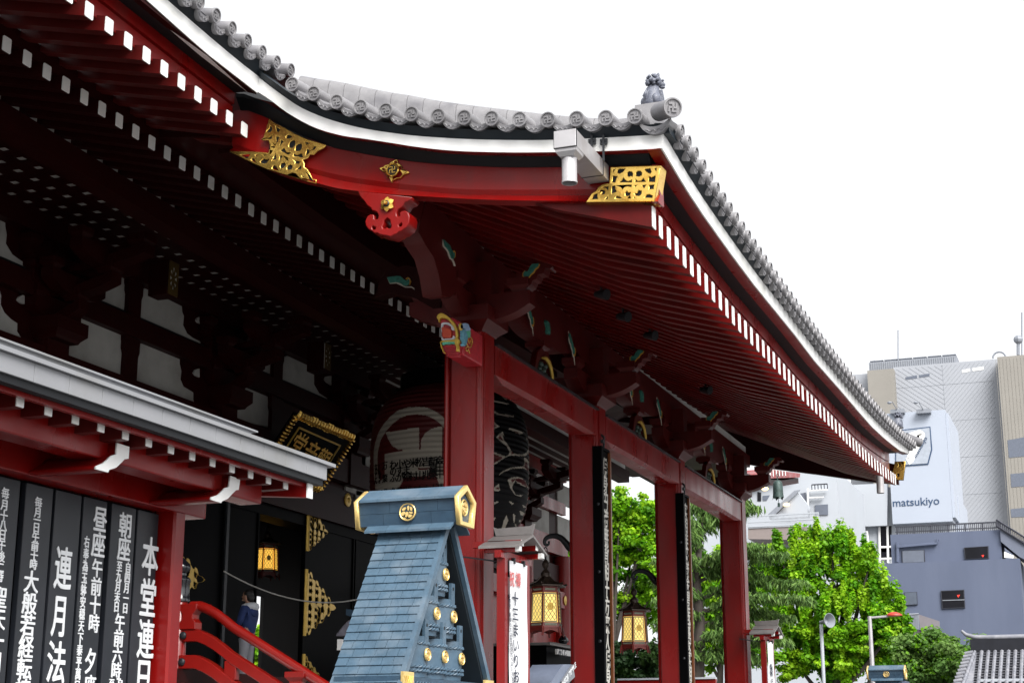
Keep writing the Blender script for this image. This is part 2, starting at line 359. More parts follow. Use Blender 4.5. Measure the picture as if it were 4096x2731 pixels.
# roof edges are smooth: resample
def sweepx(name, secs, m, xs, parent=hall, smooth=30):
    """secs: list of (table x->z, y) forming a closed section"""
    mb = MB(); mb.loft([[Vector((x+dx, y, interp(x+dx, t)+dz)) for t, y, dz, dx in secs] for x in xs]); return mb.build(name, m, parent, smooth=smooth)
def lin(a, b, n): return [a+(b-a)*k/n for k in range(n+1)]
def smt(t, n=6):
    return [(p[0], p[1]) for p in crom([Vector(q) for q in t], n, False)]
w_top, w_bot, h_top, lip_t, lip_b = map(smt, (w_top, w_bot, h_top, lip_t, lip_b))
X0, X1 = -10.05, -4.52
sweepx('white_fascia', [(w_bot,17.05,0,0),(w_top,17.04,0,0),(w_top,17.25,.01,0),(w_bot,17.22,.05,0)], WHITE, lin(X0, X1, 48))
sweepx('slate_course', [(w_top,17.05,.003,0),(w_top,16.95,.10,0),(w_top,17.3,.14,0),(w_top,17.4,.01,0)], SLATE, lin(X0, -4.42, 48))
sweepx('eave_batten', [(w_bot,17.10,.0,0),(w_bot,17.10,.04,0),(w_bot,17.34,.06,0),(w_bot,17.24,.02,0)], RED, lin(X0, -4.6, 48))
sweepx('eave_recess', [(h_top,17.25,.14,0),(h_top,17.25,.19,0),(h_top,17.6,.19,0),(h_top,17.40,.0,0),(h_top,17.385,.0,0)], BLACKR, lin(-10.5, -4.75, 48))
# gable board: main face, shadowed step, bright lower lip
sweepx('gable_board', [(h_top,17.40,.015,0),(h_top,17.6,.015,0),(lip_b,17.62,.02,0),(lip_b,17.40,.0,0),(lip_b,17.345,.004,0),(lip_t,17.425,.0,0),(lip_t,17.435,.01,0),(lip_t,17.405,.075,0)], RED, lin(-10.62, -4.665, 60), smooth=20)
# ---- tiles
def disc_mesh(r=.098, L=.35):
    mb = MB(); n = 28
    # axis along -local z towards viewer = +n ; local disc faces +z
    prof = [(r*.93,-L),(r*.93,-.02),(r,-.02),(r,.0),(r*.97,.012),(r*.84,.012),(r*.80,-.006)]
    mb.lathe([(.0001,-L)]+prof+[(.0001,-.006)], n)
    a = r*.46; w = r*.085; t = .014
    def bar(x0, y0, x1, y1): mb.box((x0, y0, -.008), (x1, y1, t-.006))
    bar(-w, -a, w, a); bar(-a, -w, a, w)
    bar(-a, a-2*w, -w, a); bar(a-2*w, w, a, a); bar(w, -a, a, -a+2*w); bar(-a, -a, -a+2*w, -w)
    me_o = mb.build('tile_end', TILE, None, smooth=35)
    me = me_o.data; bpy.data.objects.remove(me_o); return me
DISC = disc_mesh()
def pan_mesh(w=.30, r=.26, L=.4):
    """drooping eaves tile between two round ones: crescent face with a raised scroll"""
    mb = MB(); n = 12
    top = [Vector((w/2*(2*k/n-1)*.96, -.052*(1-(2*k/n-1)**2)-.0, 0)) for k in range(n+1)]
    bot = [Vector((w/2*(2*k/n-1)*1.08, -.122*(1-(2*k/n-1)**2)**.8-.010, 0)) for k in range(n+1)]
    for k in range(n):
        ids = mb.vs([top[k], top[k+1], bot[k+1], bot[k]]); mb.face(ids[::-1])
        b2 = [bot[k]+Vector((0,0,-L)), bot[k+1]+Vector((0,0,-L))]
        ids = mb.vs([bot[k], bot[k+1], b2[1], b2[0]]); mb.face(ids)
        t2 = [top[k]+Vector((0,.03,-L)), top[k+1]+Vector((0,.03,-L))]
        ids = mb.vs([top[k], top[k+1], t2[1], t2[0]]); mb.face(ids[::-1])
    for sx in (-1, 1):
        mb.tube([Vector((sx*x*.9, -.092+y*.8, .002)) for x, y in ((.0,-.02),(.02,.012),(.045,.012),(.055,-.005),(.075,-.003),(.09,.022),(.115,.03))], .006, 6)
    mb.tube([Vector((0,-.112,.002)), Vector((0,-.075,.002))], .007, 6)
    o = mb.build('eave_tile', TILE, None, smooth=40); me = o.data; bpy.data.objects.remove(o); return me
PAN = pan_mesh()
def place(name, me, M, parent=hall):
    o = bpy.data.objects.new(name, me); COL.objects.link(o); o.parent = parent
    o.matrix_local = WM[parent.name].inverted() @ M; WM[o.name] = WM[parent.name]; return o
def face_m(plane, p, tilt=0.0, roll=0.0, s=1.0):
    M = frame(plane, 0).to_3x3().to_4x4()
    return Matrix.Translation(p) @ M @ Matrix.Rotation(-tilt, 4, 'X') @ Matrix.Rotation(roll, 4, 'Z') @ Matrix.Scale(s, 4)
ov = 1.7415
hx = [(671,194),(720,215),(773,234),(828,246),(886,254),(945,262),(1006,267),(1066,270),(1129,272),(1193,274),(1258,275),(1324,273),(1391,271),(1458,267)]
hp = [at(x*ov, y*ov, Y=16.85) for x, y in hx]
for k, p in enumerate(hp):
    place('tile_end', DISC, face_m('Y', p, tilt=-.12))
    if k+1 < len(hp):
        q = hp[k+1]; sl = math.atan2(q.z-p.z, q.x-p.x)
        place('eave_tile', PAN, face_m('Y', (p+q)/2+Vector((0, .05, -.01)), tilt=-.12, roll=sl, s=1.0*(q-p).length/.37))
pc = at(1545*ov, 247*ov, Y=16.78)
# corner roll, larger, points out along the diagonal
Mc = Matrix.Translation(pc) @ Matrix.Rotation(math.radians(38), 4, 'Z') @ frame('Y', 0).to_3x3().to_4x4() @ Matrix.Rotation(.25, 4, 'X') @ Matrix.Scale(1.22, 4)
place('corner_tile_end', DISC, Mc)
place('eave_tile', PAN, face_m('Y', (hp[-1]+pc)/2+Vector((-.02, .12, -.07)), tilt=-.12, roll=.05, s=1.2))
# main eave discs
mt = [(10.2+.388*k) for k in range(21)]
for y in mt:
    if y > 17.75: continue
    z = interp(y, [(9,10.95),(11,10.80),(13,10.62),(15.33,10.48),(16.46,10.473),(16.85,10.486),(17.24,10.508),(17.62,10.56)])
    yy = y-.01
    place('tile_end', DISC, face_m('X', (-9.85, yy, z), tilt=-.2))
    place('eave_tile', PAN, face_m('X', (-9.9, yy+.194, z-.02), tilt=-.2, s=1.04))
# porch front discs
ty = [17.35,17.685,18.044,18.438,18.797,19.161,19.538,19.909,20.293,20.681,21.052,21.438,21.806,22.178,22.557,22.962,23.355,23.761,24.141,24.544,24.94,25.338,25.72,26.106,26.504,26.883,27.305,27.722,28.115,28.538,28.935,29.342]
while ty[-1] < 40.9: ty.append(ty[-1]+.43)
tz = [(17.3,8.79),(17.685,8.771),(18.44,8.731),(19.16,8.672),(20.3,8.626),(21.4,8.595),(22.6,8.562),(25.3,8.54),(27.3,8.541),(29.3,8.568),(32.5,8.64),(35.25,8.737),(38,8.90),(40.84,9.133)]
for k, y in enumerate(ty):
    z = interp(y, tz)
    place('tile_end', DISC, face_m('X', (-4.35, y, z), tilt=-.12))
    if k+1 < len(ty):
        y2 = ty[k+1]
        place('eave_tile', PAN, face_m('X', (-4.40, (y+y2)/2, (z+interp(y2, tz))/2-.02), tilt=-.12, roll=math.atan2(interp(y2, tz)-z, y2-y), s=(y2-y)/.37))
pf = at(3680, 1770, X=-4.3)
place('corner_tile_end', DISC, Matrix.Translation(pf) @ Matrix.Rotation(math.radians(130), 4, 'Z') @ frame('Y', 0).to_3x3().to_4x4() @ Matrix.Rotation(.3, 4, 'X') @ Matrix.Scale(1.25, 4))
# roof surface: rows of roll tiles running down the slope
up_px = Q1((1955,490),(2120,535))+Q2((0,570),(190,610),(340,640),(500,665),(650,695),(820,720),(980,740),(1150,760),(1300,778),(1500,800),(1700,815),(1900,830))
ridge = smt(hz(up_px, 17.75), 4)
def rollz(x): return interp(x, ridge)
mb = MB()
xs = lin(-9.75, -4.6, 22)
yk = 17.75
while yk < 40.8:
    dz = zr(yk)-zr(17.75)-.07
    if yk > 17.8: dz -= .02
    for a, b in zip(xs, xs[1:]):
        rr = .15
        rings = []
        for x, r2 in ((a, rr), (b-.008, rr*1.0), (b-.007, rr*.93), (b, rr*.93)):
            c = Vector((x, yk, rollz(x)-rr+dz+.07*(yk < 17.8)))
            rings.append([c+Vector((0, math.cos(t)*r2, math.sin(t)*r2)) for t in [math.pi*j/9 for j in range(10)]]+[c+Vector((0,-r2-.01,-.05)), c+Vector((0,-r2-.03,-.32))])
        mb.loft(rings, False, False)
        if yk > 17.8 and a > xs[-6]: continue
    yk += .42
mb.loft([[Vector((x, y, rollz(x)-.13+zr(y)-zr(17.75)-.07)) for x in xs] for y in lin(17.72, 40.9, 30)], False, False)
mb.build('roof_tiles', TILE, hall, smooth=40)
mb = MB(); mb.loft([[Vector((-9.95, y, 10.45+.01*0)), Vector((-17, y, 14.2)), Vector((-25, y, 19.5)), Vector((-40, y, 10.4))] for y in (6, 10, 44)], False, False)
mb.build('main_roof', TILE, hall)

# far end of the main eave, sweeping up to its corner beyond the porch
def upz(y): return 1.45*max(0, (y-43)/14)**2
mb = MB(); ysf = [38,42,45,48,51,54,57]
mb.loft([[Vector((-10.3, y, 9.5+upz(y))), Vector((-11.8, y, 9.75+upz(y))), Vector((-14.2, y, 10.3+upz(y)*.8)), Vector((-14.2, y, 10.4+upz(y)*.8)), Vector((-10.3, y, 9.7+upz(y)))] for y in ysf]); mb.build('eave_soffit', REDD, hall)
# boarding that closes the porch roof against the main eave, and the far gable board
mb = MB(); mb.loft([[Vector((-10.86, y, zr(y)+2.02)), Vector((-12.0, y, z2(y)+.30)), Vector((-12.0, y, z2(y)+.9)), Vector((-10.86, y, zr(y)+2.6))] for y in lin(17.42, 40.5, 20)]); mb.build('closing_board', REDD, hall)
mb = MB(); mb.loft([[Vector((x, 40.62, zb(x, 40.5)-d)), Vector((x, 40.78, zb(x, 40.5)-d)), Vector((x, 40.78, zb(x, 40.5)+.6)), Vector((x, 40.62, zb(x, 40.5)+.6))] for x, d in ((-11.5,.95),(-9.5,.8),(-8.0,.55),(-6.8,.25),(-5.6,.02),(-4.8,-.1))]); mb.build('far_gable_board', REDD, hall)
# ================================================================ porch columns, tie beams, brackets
COLY = [21.0, 26.62, 32.38, 38.37]
W = 0.585; CXL = -8.97
def corner_prof(a=.10):
    # one moulded corner, from the -Y face round to the +X face (local, corner at 0,0 pointing +x,-y)
    return [(-a,0),(-a,.02),(-a*.78,.02),(-a*.70,.03),(-a*.45,.035),(-a*.35,.06),(-.06,a*.35),(-.035,a*.45),(-.03,a*.70),(-.02,a*.78),(-.02,a),(0,a)]
def col_ring(y0, z):
    pts = []
    cx, cy = CXL+W/2, y0+W/2
    base = [Vector((W/2+p[0], -W/2+p[1], 0)) for p in corner_prof()]
    for k in range(4):
        Rm = Matrix.Rotation(math.pi/2*k, 4, 'Z')
        pts += [Rm @ p + Vector((cx, cy, z)) for p in base]
    return pts
for y0 in COLY:
    mb = MB(); mb.loft([col_ring(y0, 0.0), col_ring(y0, 7.60)]); mb.build('porch_column', RED, hall, smooth=25)
XFc = -8.40
for a, b in zip(COLY, COLY[1:]):
    mb = MB(); rings = []
    n = 10
    for k in range(n+1):
        t = k/n; y = a+W-.02+(b-a-W+.04)*t
        e = min(t, 1-t)*(b-a)
        c = .065*min(1, e/.5)          # bottom chamfer dies out at the columns
        u = .02*math.sin(math.pi*t)    # slight camber
        sec = [(XFc, 7.50+u), (XFc, 7.05+u), (XFc-c, 7.05-c+u), (XFc-.42+c, 7.05-c+u), (XFc-.42, 7.05+u), (XFc-.42, 7.50+u)]
        rings.append([Vector((x, y, z)) for x, z in sec])
    mb.loft(rings); mb.build('tie_beam', RED, hall)
    mb = MB(); mb.box((XFc-.46, a+W-.03, 7.502), (XFc+.05, b+.03, 7.53)); mb.build('beam_cap_board', IRON, hall)
DEC = mat('green_leaf_paint', (0.028, 0.17, 0.13), 0.5, var=0.45, scale=14, bump=0.5, bscale=20)
DECG = mat('dark_green_paint', (0.012, 0.075, 0.055), 0.5, var=0.4, scale=14, bump=0.5, bscale=20)
OCH = mat('ochre_paint', (0.50, 0.25, 0.03), 0.45, var=0.2, scale=12)
CREAM = mat('cream_outline_paint', (0.55, 0.50, 0.42), 0.5, var=0.1)
def masu(mb, c, hw, h, hx=None):
    """bearing block: square top, lower half curving in"""
    hx = hx or hw; rings = []
    for k, z in ((.62,0),(.66,.10),(.76,.24),(.90,.36),(1,.44),(1,1.0)):
        rings.append([Vector((c[0]+sx*hx*k, c[1]+sy*hw*k, c[2]+z*h)) for sx, sy in ((-1,-1),(1,-1),(1,1),(-1,1))])
    mb.loft(rings)
def arm_poly(L, h, tip=.45, n=7):
    """outline (u, v) of a bracket arm of half length L: flat top, curved underside"""
    p = [(-L, h), (L, h), (L, h*(1-tip))]
    for k in range(1, n+1):
        t = k/n; p.append((L*(1-.62*t), h*(1-tip)*(1-t)**1.9))
    for k in range(n, 0, -1):
        t = k/n; p.append((-L*(1-.62*t), h*(1-tip)*(1-t)**1.9))
    p.append((-L, h*(1-tip)))
    return p
def leaf_set(y, mirror, parent, scale=1.0, z0=8.02, x=-8.42):
    """painted leaf spray carved on a bracket arm: body, rim, gold tendril"""
    s = -1 if mirror else 1
    body = [(0,.20),(.035,.22),(.10,.16),(.14,.14),(.155,.10),(.20,.08),(.225,.03),(.27,.01),(.30,-.06),(.275,-.12),(.25,-.13),(.235,-.10),(.25,-.075),(.22,-.09),(.19,-.04),(.14,-.01),(.12,.04),(.06,.06),(.03,.10),(.01,.12)]
    rim = [(-.02,.21),(.0,.25),(.02,.205),(.0,.10),(.05,.035),(.10,.02),(.12,-.03),(.17,-.05),(.20,-.12),(.24,-.16),(.28,-.165),(.30,-.22),(.325,-.29),(.31,-.21),(.295,-.15),(.26,-.14),(.215,-.105),(.185,-.04),(.135,-.015),(.115,.035),(.06,.055),(.015,.11),(.012,.20)]
    ten = [(.235,-.115),(.25,-.14),(.29,-.14),(.325,-.07),(.315,-.01),(.285,.02),(.27,0.0),(.29,-.01),(.30,-.05),(.28,-.11)]
    rim2 = rim
    M = frame('X', x+.012)
    out = []
    for nm, pl, m, th, dz in (('leaf', body, DEC, .02, 0), ('leaf_rim', rim2, CREAM, .012, -.002), ('tendril', ten, OCH, .025, 0)):
        P = [(y+s*u*scale, z0+v*scale) for u, v in pl]
        if s < 0: P = P[::-1]
        plate_uv('leaf_carving' if nm == 'leaf' else nm, P, [], th, m, parent, M @ Matrix.Translation((0,0,dz)))
nose_px = zl(1365,800,1.722, [(1195,470),(1245,468),(1262,440),(1290,425),(1310,405),(1360,400),(1415,395),(1447,425),(1430,440),(1395,432),(1385,470),(1345,478),(1335,510),(1310,520),(1300,548),(1280,560),(1270,575),(1240,560),(1195,560)])
nose = [(p.x, p.z) for p in (at(x, y, Y=21.12)-Vector((0,0,.06)) for x, y in nose_px)]
leaf_n = [(p.x, p.z) for p in (at(x, y, Y=21.12)-Vector((0,0,.06)) for x, y in zl(1365,800,1.722,[(1250,470),(1262,458),(1275,462),(1285,450),(1292,430),(1310,410),(1355,405),(1352,425),(1330,440),(1318,462),(1300,478),(1285,498),(1262,502),(1248,492)]))]
leaf_r = [(p.x, p.z) for p in (at(x, y, Y=21.12)-Vector((0,0,.06)) for x, y in zl(1365,800,1.722,[(1355,408),(1362,412),(1352,435),(1332,450),(1322,470),(1302,485),(1290,503),(1268,512),(1258,532),(1248,530),(1255,508),(1240,492),(1242,470),(1256,456),(1270,460),(1258,468),(1250,482),(1262,500),(1284,497),(1300,476),(1318,460),(1330,438),(1350,424)]))]
for ci, y0 in enumerate(COLY):
    cx, cy = CXL+W/2, y0+W/2
    br = MB()
    # great block
    rings = []
    for k, z in ((.66,7.60),(.70,7.63),(.80,7.67),(.93,7.715),(1,7.74),(1,7.97)):
        rings.append([Vector((cx+sx*.43*k, cy+sy*.43*k, z)) for sx, sy in ((-1,-1),(1,-1),(1,1),(-1,1))])
    br.loft(rings)
    b = br.build('bracket_block', REDW, hall)
    br = MB()
    # arm along X (out to the purlin and in towards the hall)
    A = [(cx+u, 7.80+v) for u, v in arm_poly(.98, .40, .5)]
    br.prism([Vector((x, cy-.13, z)) for x, z in A], (0, .26, 0))
    for sx in (-1, 1): masu(br, (cx+sx*.80, cy, 8.20), .17, .20)
    br.build('bracket_arm', REDW, b)
    br = MB()
    A = [(cy+u, 7.80+v) for u, v in arm_poly(.92, .38, .5)]
    br.prism([Vector((cx-.13, y, z)) for y, z in A], (.26, 0, 0))
    for sy in (-1, 0, 1): masu(br, (cx, cy+sy*.76, 8.18), .165, .19)
    br.build('bracket_arm', REDW, b)
    br = MB()
    br.prism([Vector((x, cy-.12, z)) for x, z in nose], (0, .24, 0)); br.build('bracket_nose', REDW, b)
    Mn = frame('Y', cy-.121)
    plate_uv('nose_leaf', leaf_n, [], .02, DEC, b, Mn); plate_uv('nose_leaf_rim', leaf_r, [], .014, OCH, b, Mn)
    br = MB()
    A = [(cy+u, 8.38+v) for u, v in arm_poly(1.05, .34, .5)]
    br.prism([Vector((-8.83, y, z)) for y, z in A], (.27, 0, 0)); br.box((-8.8, cy-.16, 8.2), (-8.3, cy+.16, 8.71))
    br.build('bracket_arm', REDW, b)
# purlin over the column line carrying the rafters, white boards between the rafters
mb = MB(); rings = []
for y in lin(17.62, 40.4, 24): rings.append([Vector((x, y, 8.72+dz)) for x, dz in ((-8.9,0),(-8.55,0),(-8.55,.30),(-8.9,.30))])
mb.loft(rings); mb.build('porch_purlin', REDW, hall)
mb = MB(); mb.box((-8.66, 17.7, 9.022), (-8.63, 40.3, 9.25)); mb.build('white_infill', WHITE, hall)
# leaf carvings along the purlin line and frog-leg struts over each tie beam
FROG = [(-.98,0),(-.95,.06),(-.88,.05),(-.86,.16),(-.80,.19),(-.76,.10),(-.66,.06),(-.55,.10),(-.47,.22),(-.42,.42),(-.34,.66),(-.25,.74),(-.20,.80),(-.12,.86),(-.04,.80),(0,.76),(.04,.80),(.12,.86),(.20,.80),(.25,.74),(.34,.66),(.42,.42),(.47,.22),(.55,.10),(.66,.06),(.76,.10),(.80,.19),(.86,.16),(.88,.05),(.95,.06),(.98,0)]
FHOLE = [(-.36,.0),(-.34,.22),(-.27,.42),(-.17,.54),(-.06,.58),(0,.60),(.06,.58),(.17,.54),(.27,.42),(.34,.22),(.36,0)]
FROGO = FROG+FHOLE[::-1]
for a, b in zip(COLY, COLY[1:]):
    yc = (a+b+W)/2; Mf = frame('X', -8.50)
    sc_ = .52
    k = plate_uv('frog_leg_strut', [(yc+u*1.0, 7.53+v*.62) for u, v in FROGO], [], .10, REDW, hall, Mf @ Matrix.Translation((0,0,-.10)), bevel=.008)
    g = MB()
    arc = [Vector((-8.485, yc+u*1.0, 7.53+v*.62)) for u, v in FHOLE[3:]]
    g.tube(arc, [.014, .026, .032, .034, .034, .032, .028, .02], 6); g.build('gold_edge', GOLDP, k)
    g = MB()
    for u in (-.10, .10):
        for q in range(4): g.ball((-8.56+.02*(q % 2), yc+u+.02*(q % 2), 7.56+.075*q), .05, 8)
    g.ball((-8.60, yc+.20, 7.66), .12, 10, sq=(.4, .8, 1.2))
    g.build('fruit_carving', mat('bronze_green', (.07,.10,.085), .4, metal=.3, var=.4, scale=16), k, smooth=60)
    m2 = MB(); masu(m2, (-8.62, yc, 8.02), .17, .14); m2.build('bearing_block', REDW, hall)
    m2 = MB()
    A = [(yc+u, 8.16+v) for u, v in arm_poly(1.45, .55, .62)]
    m2.prism([Vector((-8.75, y, z)) for y, z in A], (.28, 0, 0)); m2.build('bracket_arm', REDW, hall)
    leaf_set(yc-1.15, False, k, 1.0, 8.36); leaf_set(yc+.98, False, k, 1.0, 8.36)
    P = [(yc+u-.02, 8.36+v) for u, v in ((-.10,.17),(-.03,.14),(-.02,.18),(.12,.16),(.16,.06),(.14,-.03),(.05,0),(0,-.06),(-.04,-.02),(-.02,.06),(-.08,.10))]
    plate_uv('leaf_carving', P, [], .03, DEC, k, frame('X', -8.47))
# deep end bracket carrying the purlin out to the gable
plate('end_bracket', [(1672,925),(1700,812),(1725,806),(1790,868),(1905,962),(1960,1030),(1925,1060),(1890,1050),(1880,1120),(1800,1190),(1768,1180),(1755,1100),(1735,1030),(1705,985)], 'X', -8.545, .30, REDW, hall)
for nm, l, m, th in (('leaf_carving', [(1235,868),(1322,950),(1335,990),(1345,1010),(1360,1050),(1358,1020),(1375,1015),(1388,1045),(1385,1100),(1365,1132),(1340,1120),(1325,1080),(1310,1030),(1275,980),(1250,955)], DEC, .03),
    ('leaf_rim', [(1232,865),(1240,868),(1252,952),(1278,975),(1312,1025),(1328,1078),(1342,1115),(1366,1130),(1390,1175),(1403,1225),(1392,1222),(1378,1175),(1362,1140),(1335,1125),(1318,1080),(1305,1035),(1270,985),(1245,962)], CREAM, .02),
    ('tendril', [(1358,1025),(1375,1012),(1392,1045),(1390,1100),(1378,1120),(1384,1090),(1384,1050),(1372,1028),(1362,1045)], OCH, .035)):
    plate(nm, zl(1400,700,3.357,l), 'X', -8.544, th, m, hall, back=False)
# inner nose with leaf, on the hall side of the first column
plate('bracket_nose', [(1500,1190),(1520,1120),(1545,1085),(1620,1060),(1700,1075),(1745,1120),(1765,1170),(1760,1250),(1700,1215),(1655,1190),(1600,1180),(1560,1170)], 'Y', 21.12, .24, REDD, hall)
for nm, l, m, th in (('leaf_carving', [(505,1380),(560,1372),(640,1362),(690,1365),(735,1410),(770,1425),(800,1395),(820,1430),(800,1475),(755,1495),(715,1480),(680,1455),(620,1445),(545,1458)], DEC, .03),
    ('leaf_rim', [(502,1378),(512,1385),(548,1448),(615,1440),(690,1462),(720,1490),(760,1502),(830,1500),(865,1520),(870,1545),(852,1530),(825,1512),(745,1512),(700,1490),(620,1455),(540,1462)], CREAM, .02),
    ('tendril', [(755,1400),(785,1380),(815,1395),(828,1430),(805,1480),(815,1430),(800,1400),(780,1395),(772,1410)], OCH, .035)):
    plate(nm, zl(1400,700,3.357,l), 'Y', 21.115, th, m, hall, back=False)
# ================================================================ hall front wall
mb = MB(); mb.box((-16.9, 6, 7.2), (-16.5, 47.9, 11.2)); mb.build('wall', REDD, hall)
def panel(l, z4=True): plate('plaster_panel', zl(0,800,1.723,l), 'X', -16.46, .04, PLAST, hall)
for l in ([(0,120),(35,145),(37,185),(47,240),(40,300),(85,375),(140,415),(188,440),(187,492),(0,407)],
          [(0,625),(8,660),(5,720),(30,775),(75,820),(120,850),(118,905),(143,945),(145,963),(0,910)],
          [(160,262),(165,242),(185,225),(206,222),(206,298),(190,290)],
          [(508,447),(582,439),(590,468),(575,485),(507,503)],
          [(123,688),(140,662),(170,650),(170,718),(150,712)],
          [(565,648),(615,632),(690,600),(735,560),(743,545),(738,515),(742,487),(855,538),(855,572),(865,610),(853,783)],
          [(945,830),(957,650),(965,628),(1002,608),(1255,733),(1256,770),(1268,800),(1262,862),(1290,920),(1330,950),(1380,975),(1385,1025)],
          [(383,985),(433,968),(433,940),(465,925),(480,905),(478,850),(510,820),(525,798),(833,928),(832,965),(843,990),(830,1222),(383,1055)],
          [(925,1262),(938,1038),(948,1005),(985,985),(1238,1095),(1239,1130),(1250,1178),(1244,1235),(1265,1285),(1332,1325),(1332,1375),(1348,1417)],
          [(1355,828),(1362,812),(1388,800),(1390,855),(1368,845)],
          [(1338,1190),(1350,1168),(1376,1160),(1376,1222),(1352,1210)],
          [(1490,1048),(1560,1030),(1608,1012),(1612,988),(1690,973),(1712,985),(1724,1012),(1650,1028)],
          [(1523,1452),(1580,1417),(1600,1332),(1655,1275),(1845,1355),(1846,1380),(1858,1402),(1853,1568),(1530,1482)],
          [(1693,1150),(1800,1115),(1848,1062),(1855,1016),(1867,1020),(1862,1218)],
          [(1937,1242),(1942,1105),(1955,1085),(1980,1073),(2155,1155),(2165,1200),(2165,1270),(2200,1330),(2255,1365),(2255,1398)],
          [(2240,1235),(2250,1215),(2285,1210),(2285,1275),(2255,1255)]): panel(l)
for l in ([(1180,1705),(1200,1668),(1300,1690),(1300,1780),(1180,1745)], [(1385,1830),(1395,1790),(1440,1740),(1465,1745),(1462,1870),(1440,1862)], [(1383,1920),(1462,1945),(1462,1990),(1383,1960)], [(1360,1605),(1420,1612),(1490,1600),(1485,1625),(1360,1630)]):
    plate('plaster_panel', l, 'X', -16.46, .04, PLAST, hall)
# regular half-bay panels further along
for y0 in (33.0, 35.6, 38.9, 41.6, 44.9, 47.6):
    for z0, z1 in ((8.09, 8.86), (9.27, 9.93), (7.05, 7.5)):
        mb = MB(); mb.box((-16.5, y0+.25, z0), (-16.46, y0+2.1, z1)); mb.build('plaster_panel', PLAST, hall)
for z0, z1, d in ((7.52, 8.07, .22), (8.88, 9.25, .16), (9.95, 10.32, .20)):
    mb = MB(); mb.box((-16.46, 6, z0), (-16.46+d, 38.7, z1)); mb.build('wall_beam', REDD, hall)  # under the eaves in shade-darkened red; the open far end keeps plain red
    mb = MB(); mb.box((-16.46, 38.701, z0), (-16.46+d, 48.2, z1)); mb.build('wall_beam', RED, hall)
mb = MB(); mb.tube([(-16.44, 14, 9.335), (-16.44, 45, 9.335)], .02, 6); mb.build('wall_rail', IRON, hall)
def hall_bracket(yc):
    b = MB()
    b.box((-16.49, yc-.29, 7.5), (-16.2, yc+.29, 8.22))
    rings = []
    for k, z in ((.74,8.22),(.80,8.27),(1,8.36),(1,8.58)): rings.append([Vector((-16.35+sx*.42*k, yc+sy*.42*k, z)) for sx, sy in ((-1,-1),(1,-1),(1,1),(-1,1))])
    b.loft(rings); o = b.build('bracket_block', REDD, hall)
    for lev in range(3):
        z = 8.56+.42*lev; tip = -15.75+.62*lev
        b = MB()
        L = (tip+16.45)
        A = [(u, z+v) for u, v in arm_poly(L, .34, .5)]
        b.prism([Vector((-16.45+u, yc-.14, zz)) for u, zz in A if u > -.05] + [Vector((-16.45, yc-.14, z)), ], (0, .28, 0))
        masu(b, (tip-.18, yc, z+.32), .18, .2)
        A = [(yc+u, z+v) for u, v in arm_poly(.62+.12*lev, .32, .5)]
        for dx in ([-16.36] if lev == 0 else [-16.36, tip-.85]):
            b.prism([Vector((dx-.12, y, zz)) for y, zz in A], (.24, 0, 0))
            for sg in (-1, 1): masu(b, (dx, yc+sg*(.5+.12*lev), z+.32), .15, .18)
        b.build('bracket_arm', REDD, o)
for yc in (10.1, 15.7, 21.35, 26.95, 32.7, 38.7, 44.4): hall_bracket(yc)
for yc in (18.4, 23.72, 29.15, 35.6, 41.4):
    for z0 in (8.07, 9.25):
        mb = MB(); h = .82 if z0 < 9 else .70
        P = [(-.20,0),(.20,0),(.20,h*.58),(.24,h*.70),(.24,h),(-.24,h),(-.24,h*.70),(-.20,h*.58)]
        mb.prism([Vector((-16.47, yc+u, z0+v)) for u, v in P], (.10, 0, 0)); mb.build('wall_strut', REDD, hall)
# coffered ceiling under the eaves: white squares between dark ribs
mb = MB(); mb.box((-16.6, 6, 10.34), (-13.5, 50, 10.42)); mb.build('eave_ceiling', PLAST, hall)
mb = MB()
for k in range(9):
    x = -13.67-.385*k; mb.box((x-.12, 6, 10.322), (x+.12, 50, 10.338))
y = 15.0
while y < 34: mb.box((-16.55, y-.14, 10.324), (-13.52, y+.14, 10.336)); y += .418
mb.build('ceiling_lattice', REDD, hall)
mb = MB(); mb.box((-13.62, 6, 9.9), (-13.45, 50, 10.5)); mb.build('eave_beam', REDD, hall)
# gilt openwork on the beam ends
GOLDD = mat('dull_bronze_gilt', (0.10, 0.06, 0.012), 0.5, metal=.3, var=.2)
def rosette_plate(name, cy, cz, w, h, x, parent):
    holes = []
    for a in range(8):
        t = math.pi/4*a; r0, r1 = .10*w/.3, .34*w/.3
        c, s = math.cos(t), math.sin(t)
        holes.append([(cy+c*.03, cz+s*.05), (cy+(c*.115-s*.03), cz+(s*.20+c*.05)), (cy+(c*.115+s*.03), cz+(s*.20-c*.05))])
    P = [(cy-w/2, cz-h/2), (cy+w/2, cz-h/2), (cy+w/2, cz+h/2), (cy-w/2, cz+h/2)]
    return plate_uv(name, P, holes, .02, GOLDD, parent, frame('X', x), bevel=.004)
p = at(692, 1115, X=-15.2); rosette_plate('gilt_plate', p.y, p.z, .30, .62, -15.2, hall)
mb = MB(); mb.box((-15.6, p.y-.16, p.z-.32), (-15.215, p.y+.16, p.z+.32)); mb.build('beam_end', REDD, hall)
mb = MB(); mb.box((-15.212, p.y-.13, p.z-.27), (-15.204, p.y+.13, p.z+.27)); mb.build('plate_backing', WHITE, hall)
p = at(1310, 1427, X=-15.2); rosette_plate('gilt_plate', p.y, p.z, .26, .56, -15.2, hall)
mb = MB(); mb.box((-15.6, p.y-.16, p.z-.32), (-15.215, p.y+.16, p.z+.32)); mb.build('beam_end', REDD, hall)
mb = MB(); mb.box((-15.212, p.y-.13, p.z-.27), (-15.204, p.y+.13, p.z+.27)); mb.build('plate_backing', WHITE, hall)
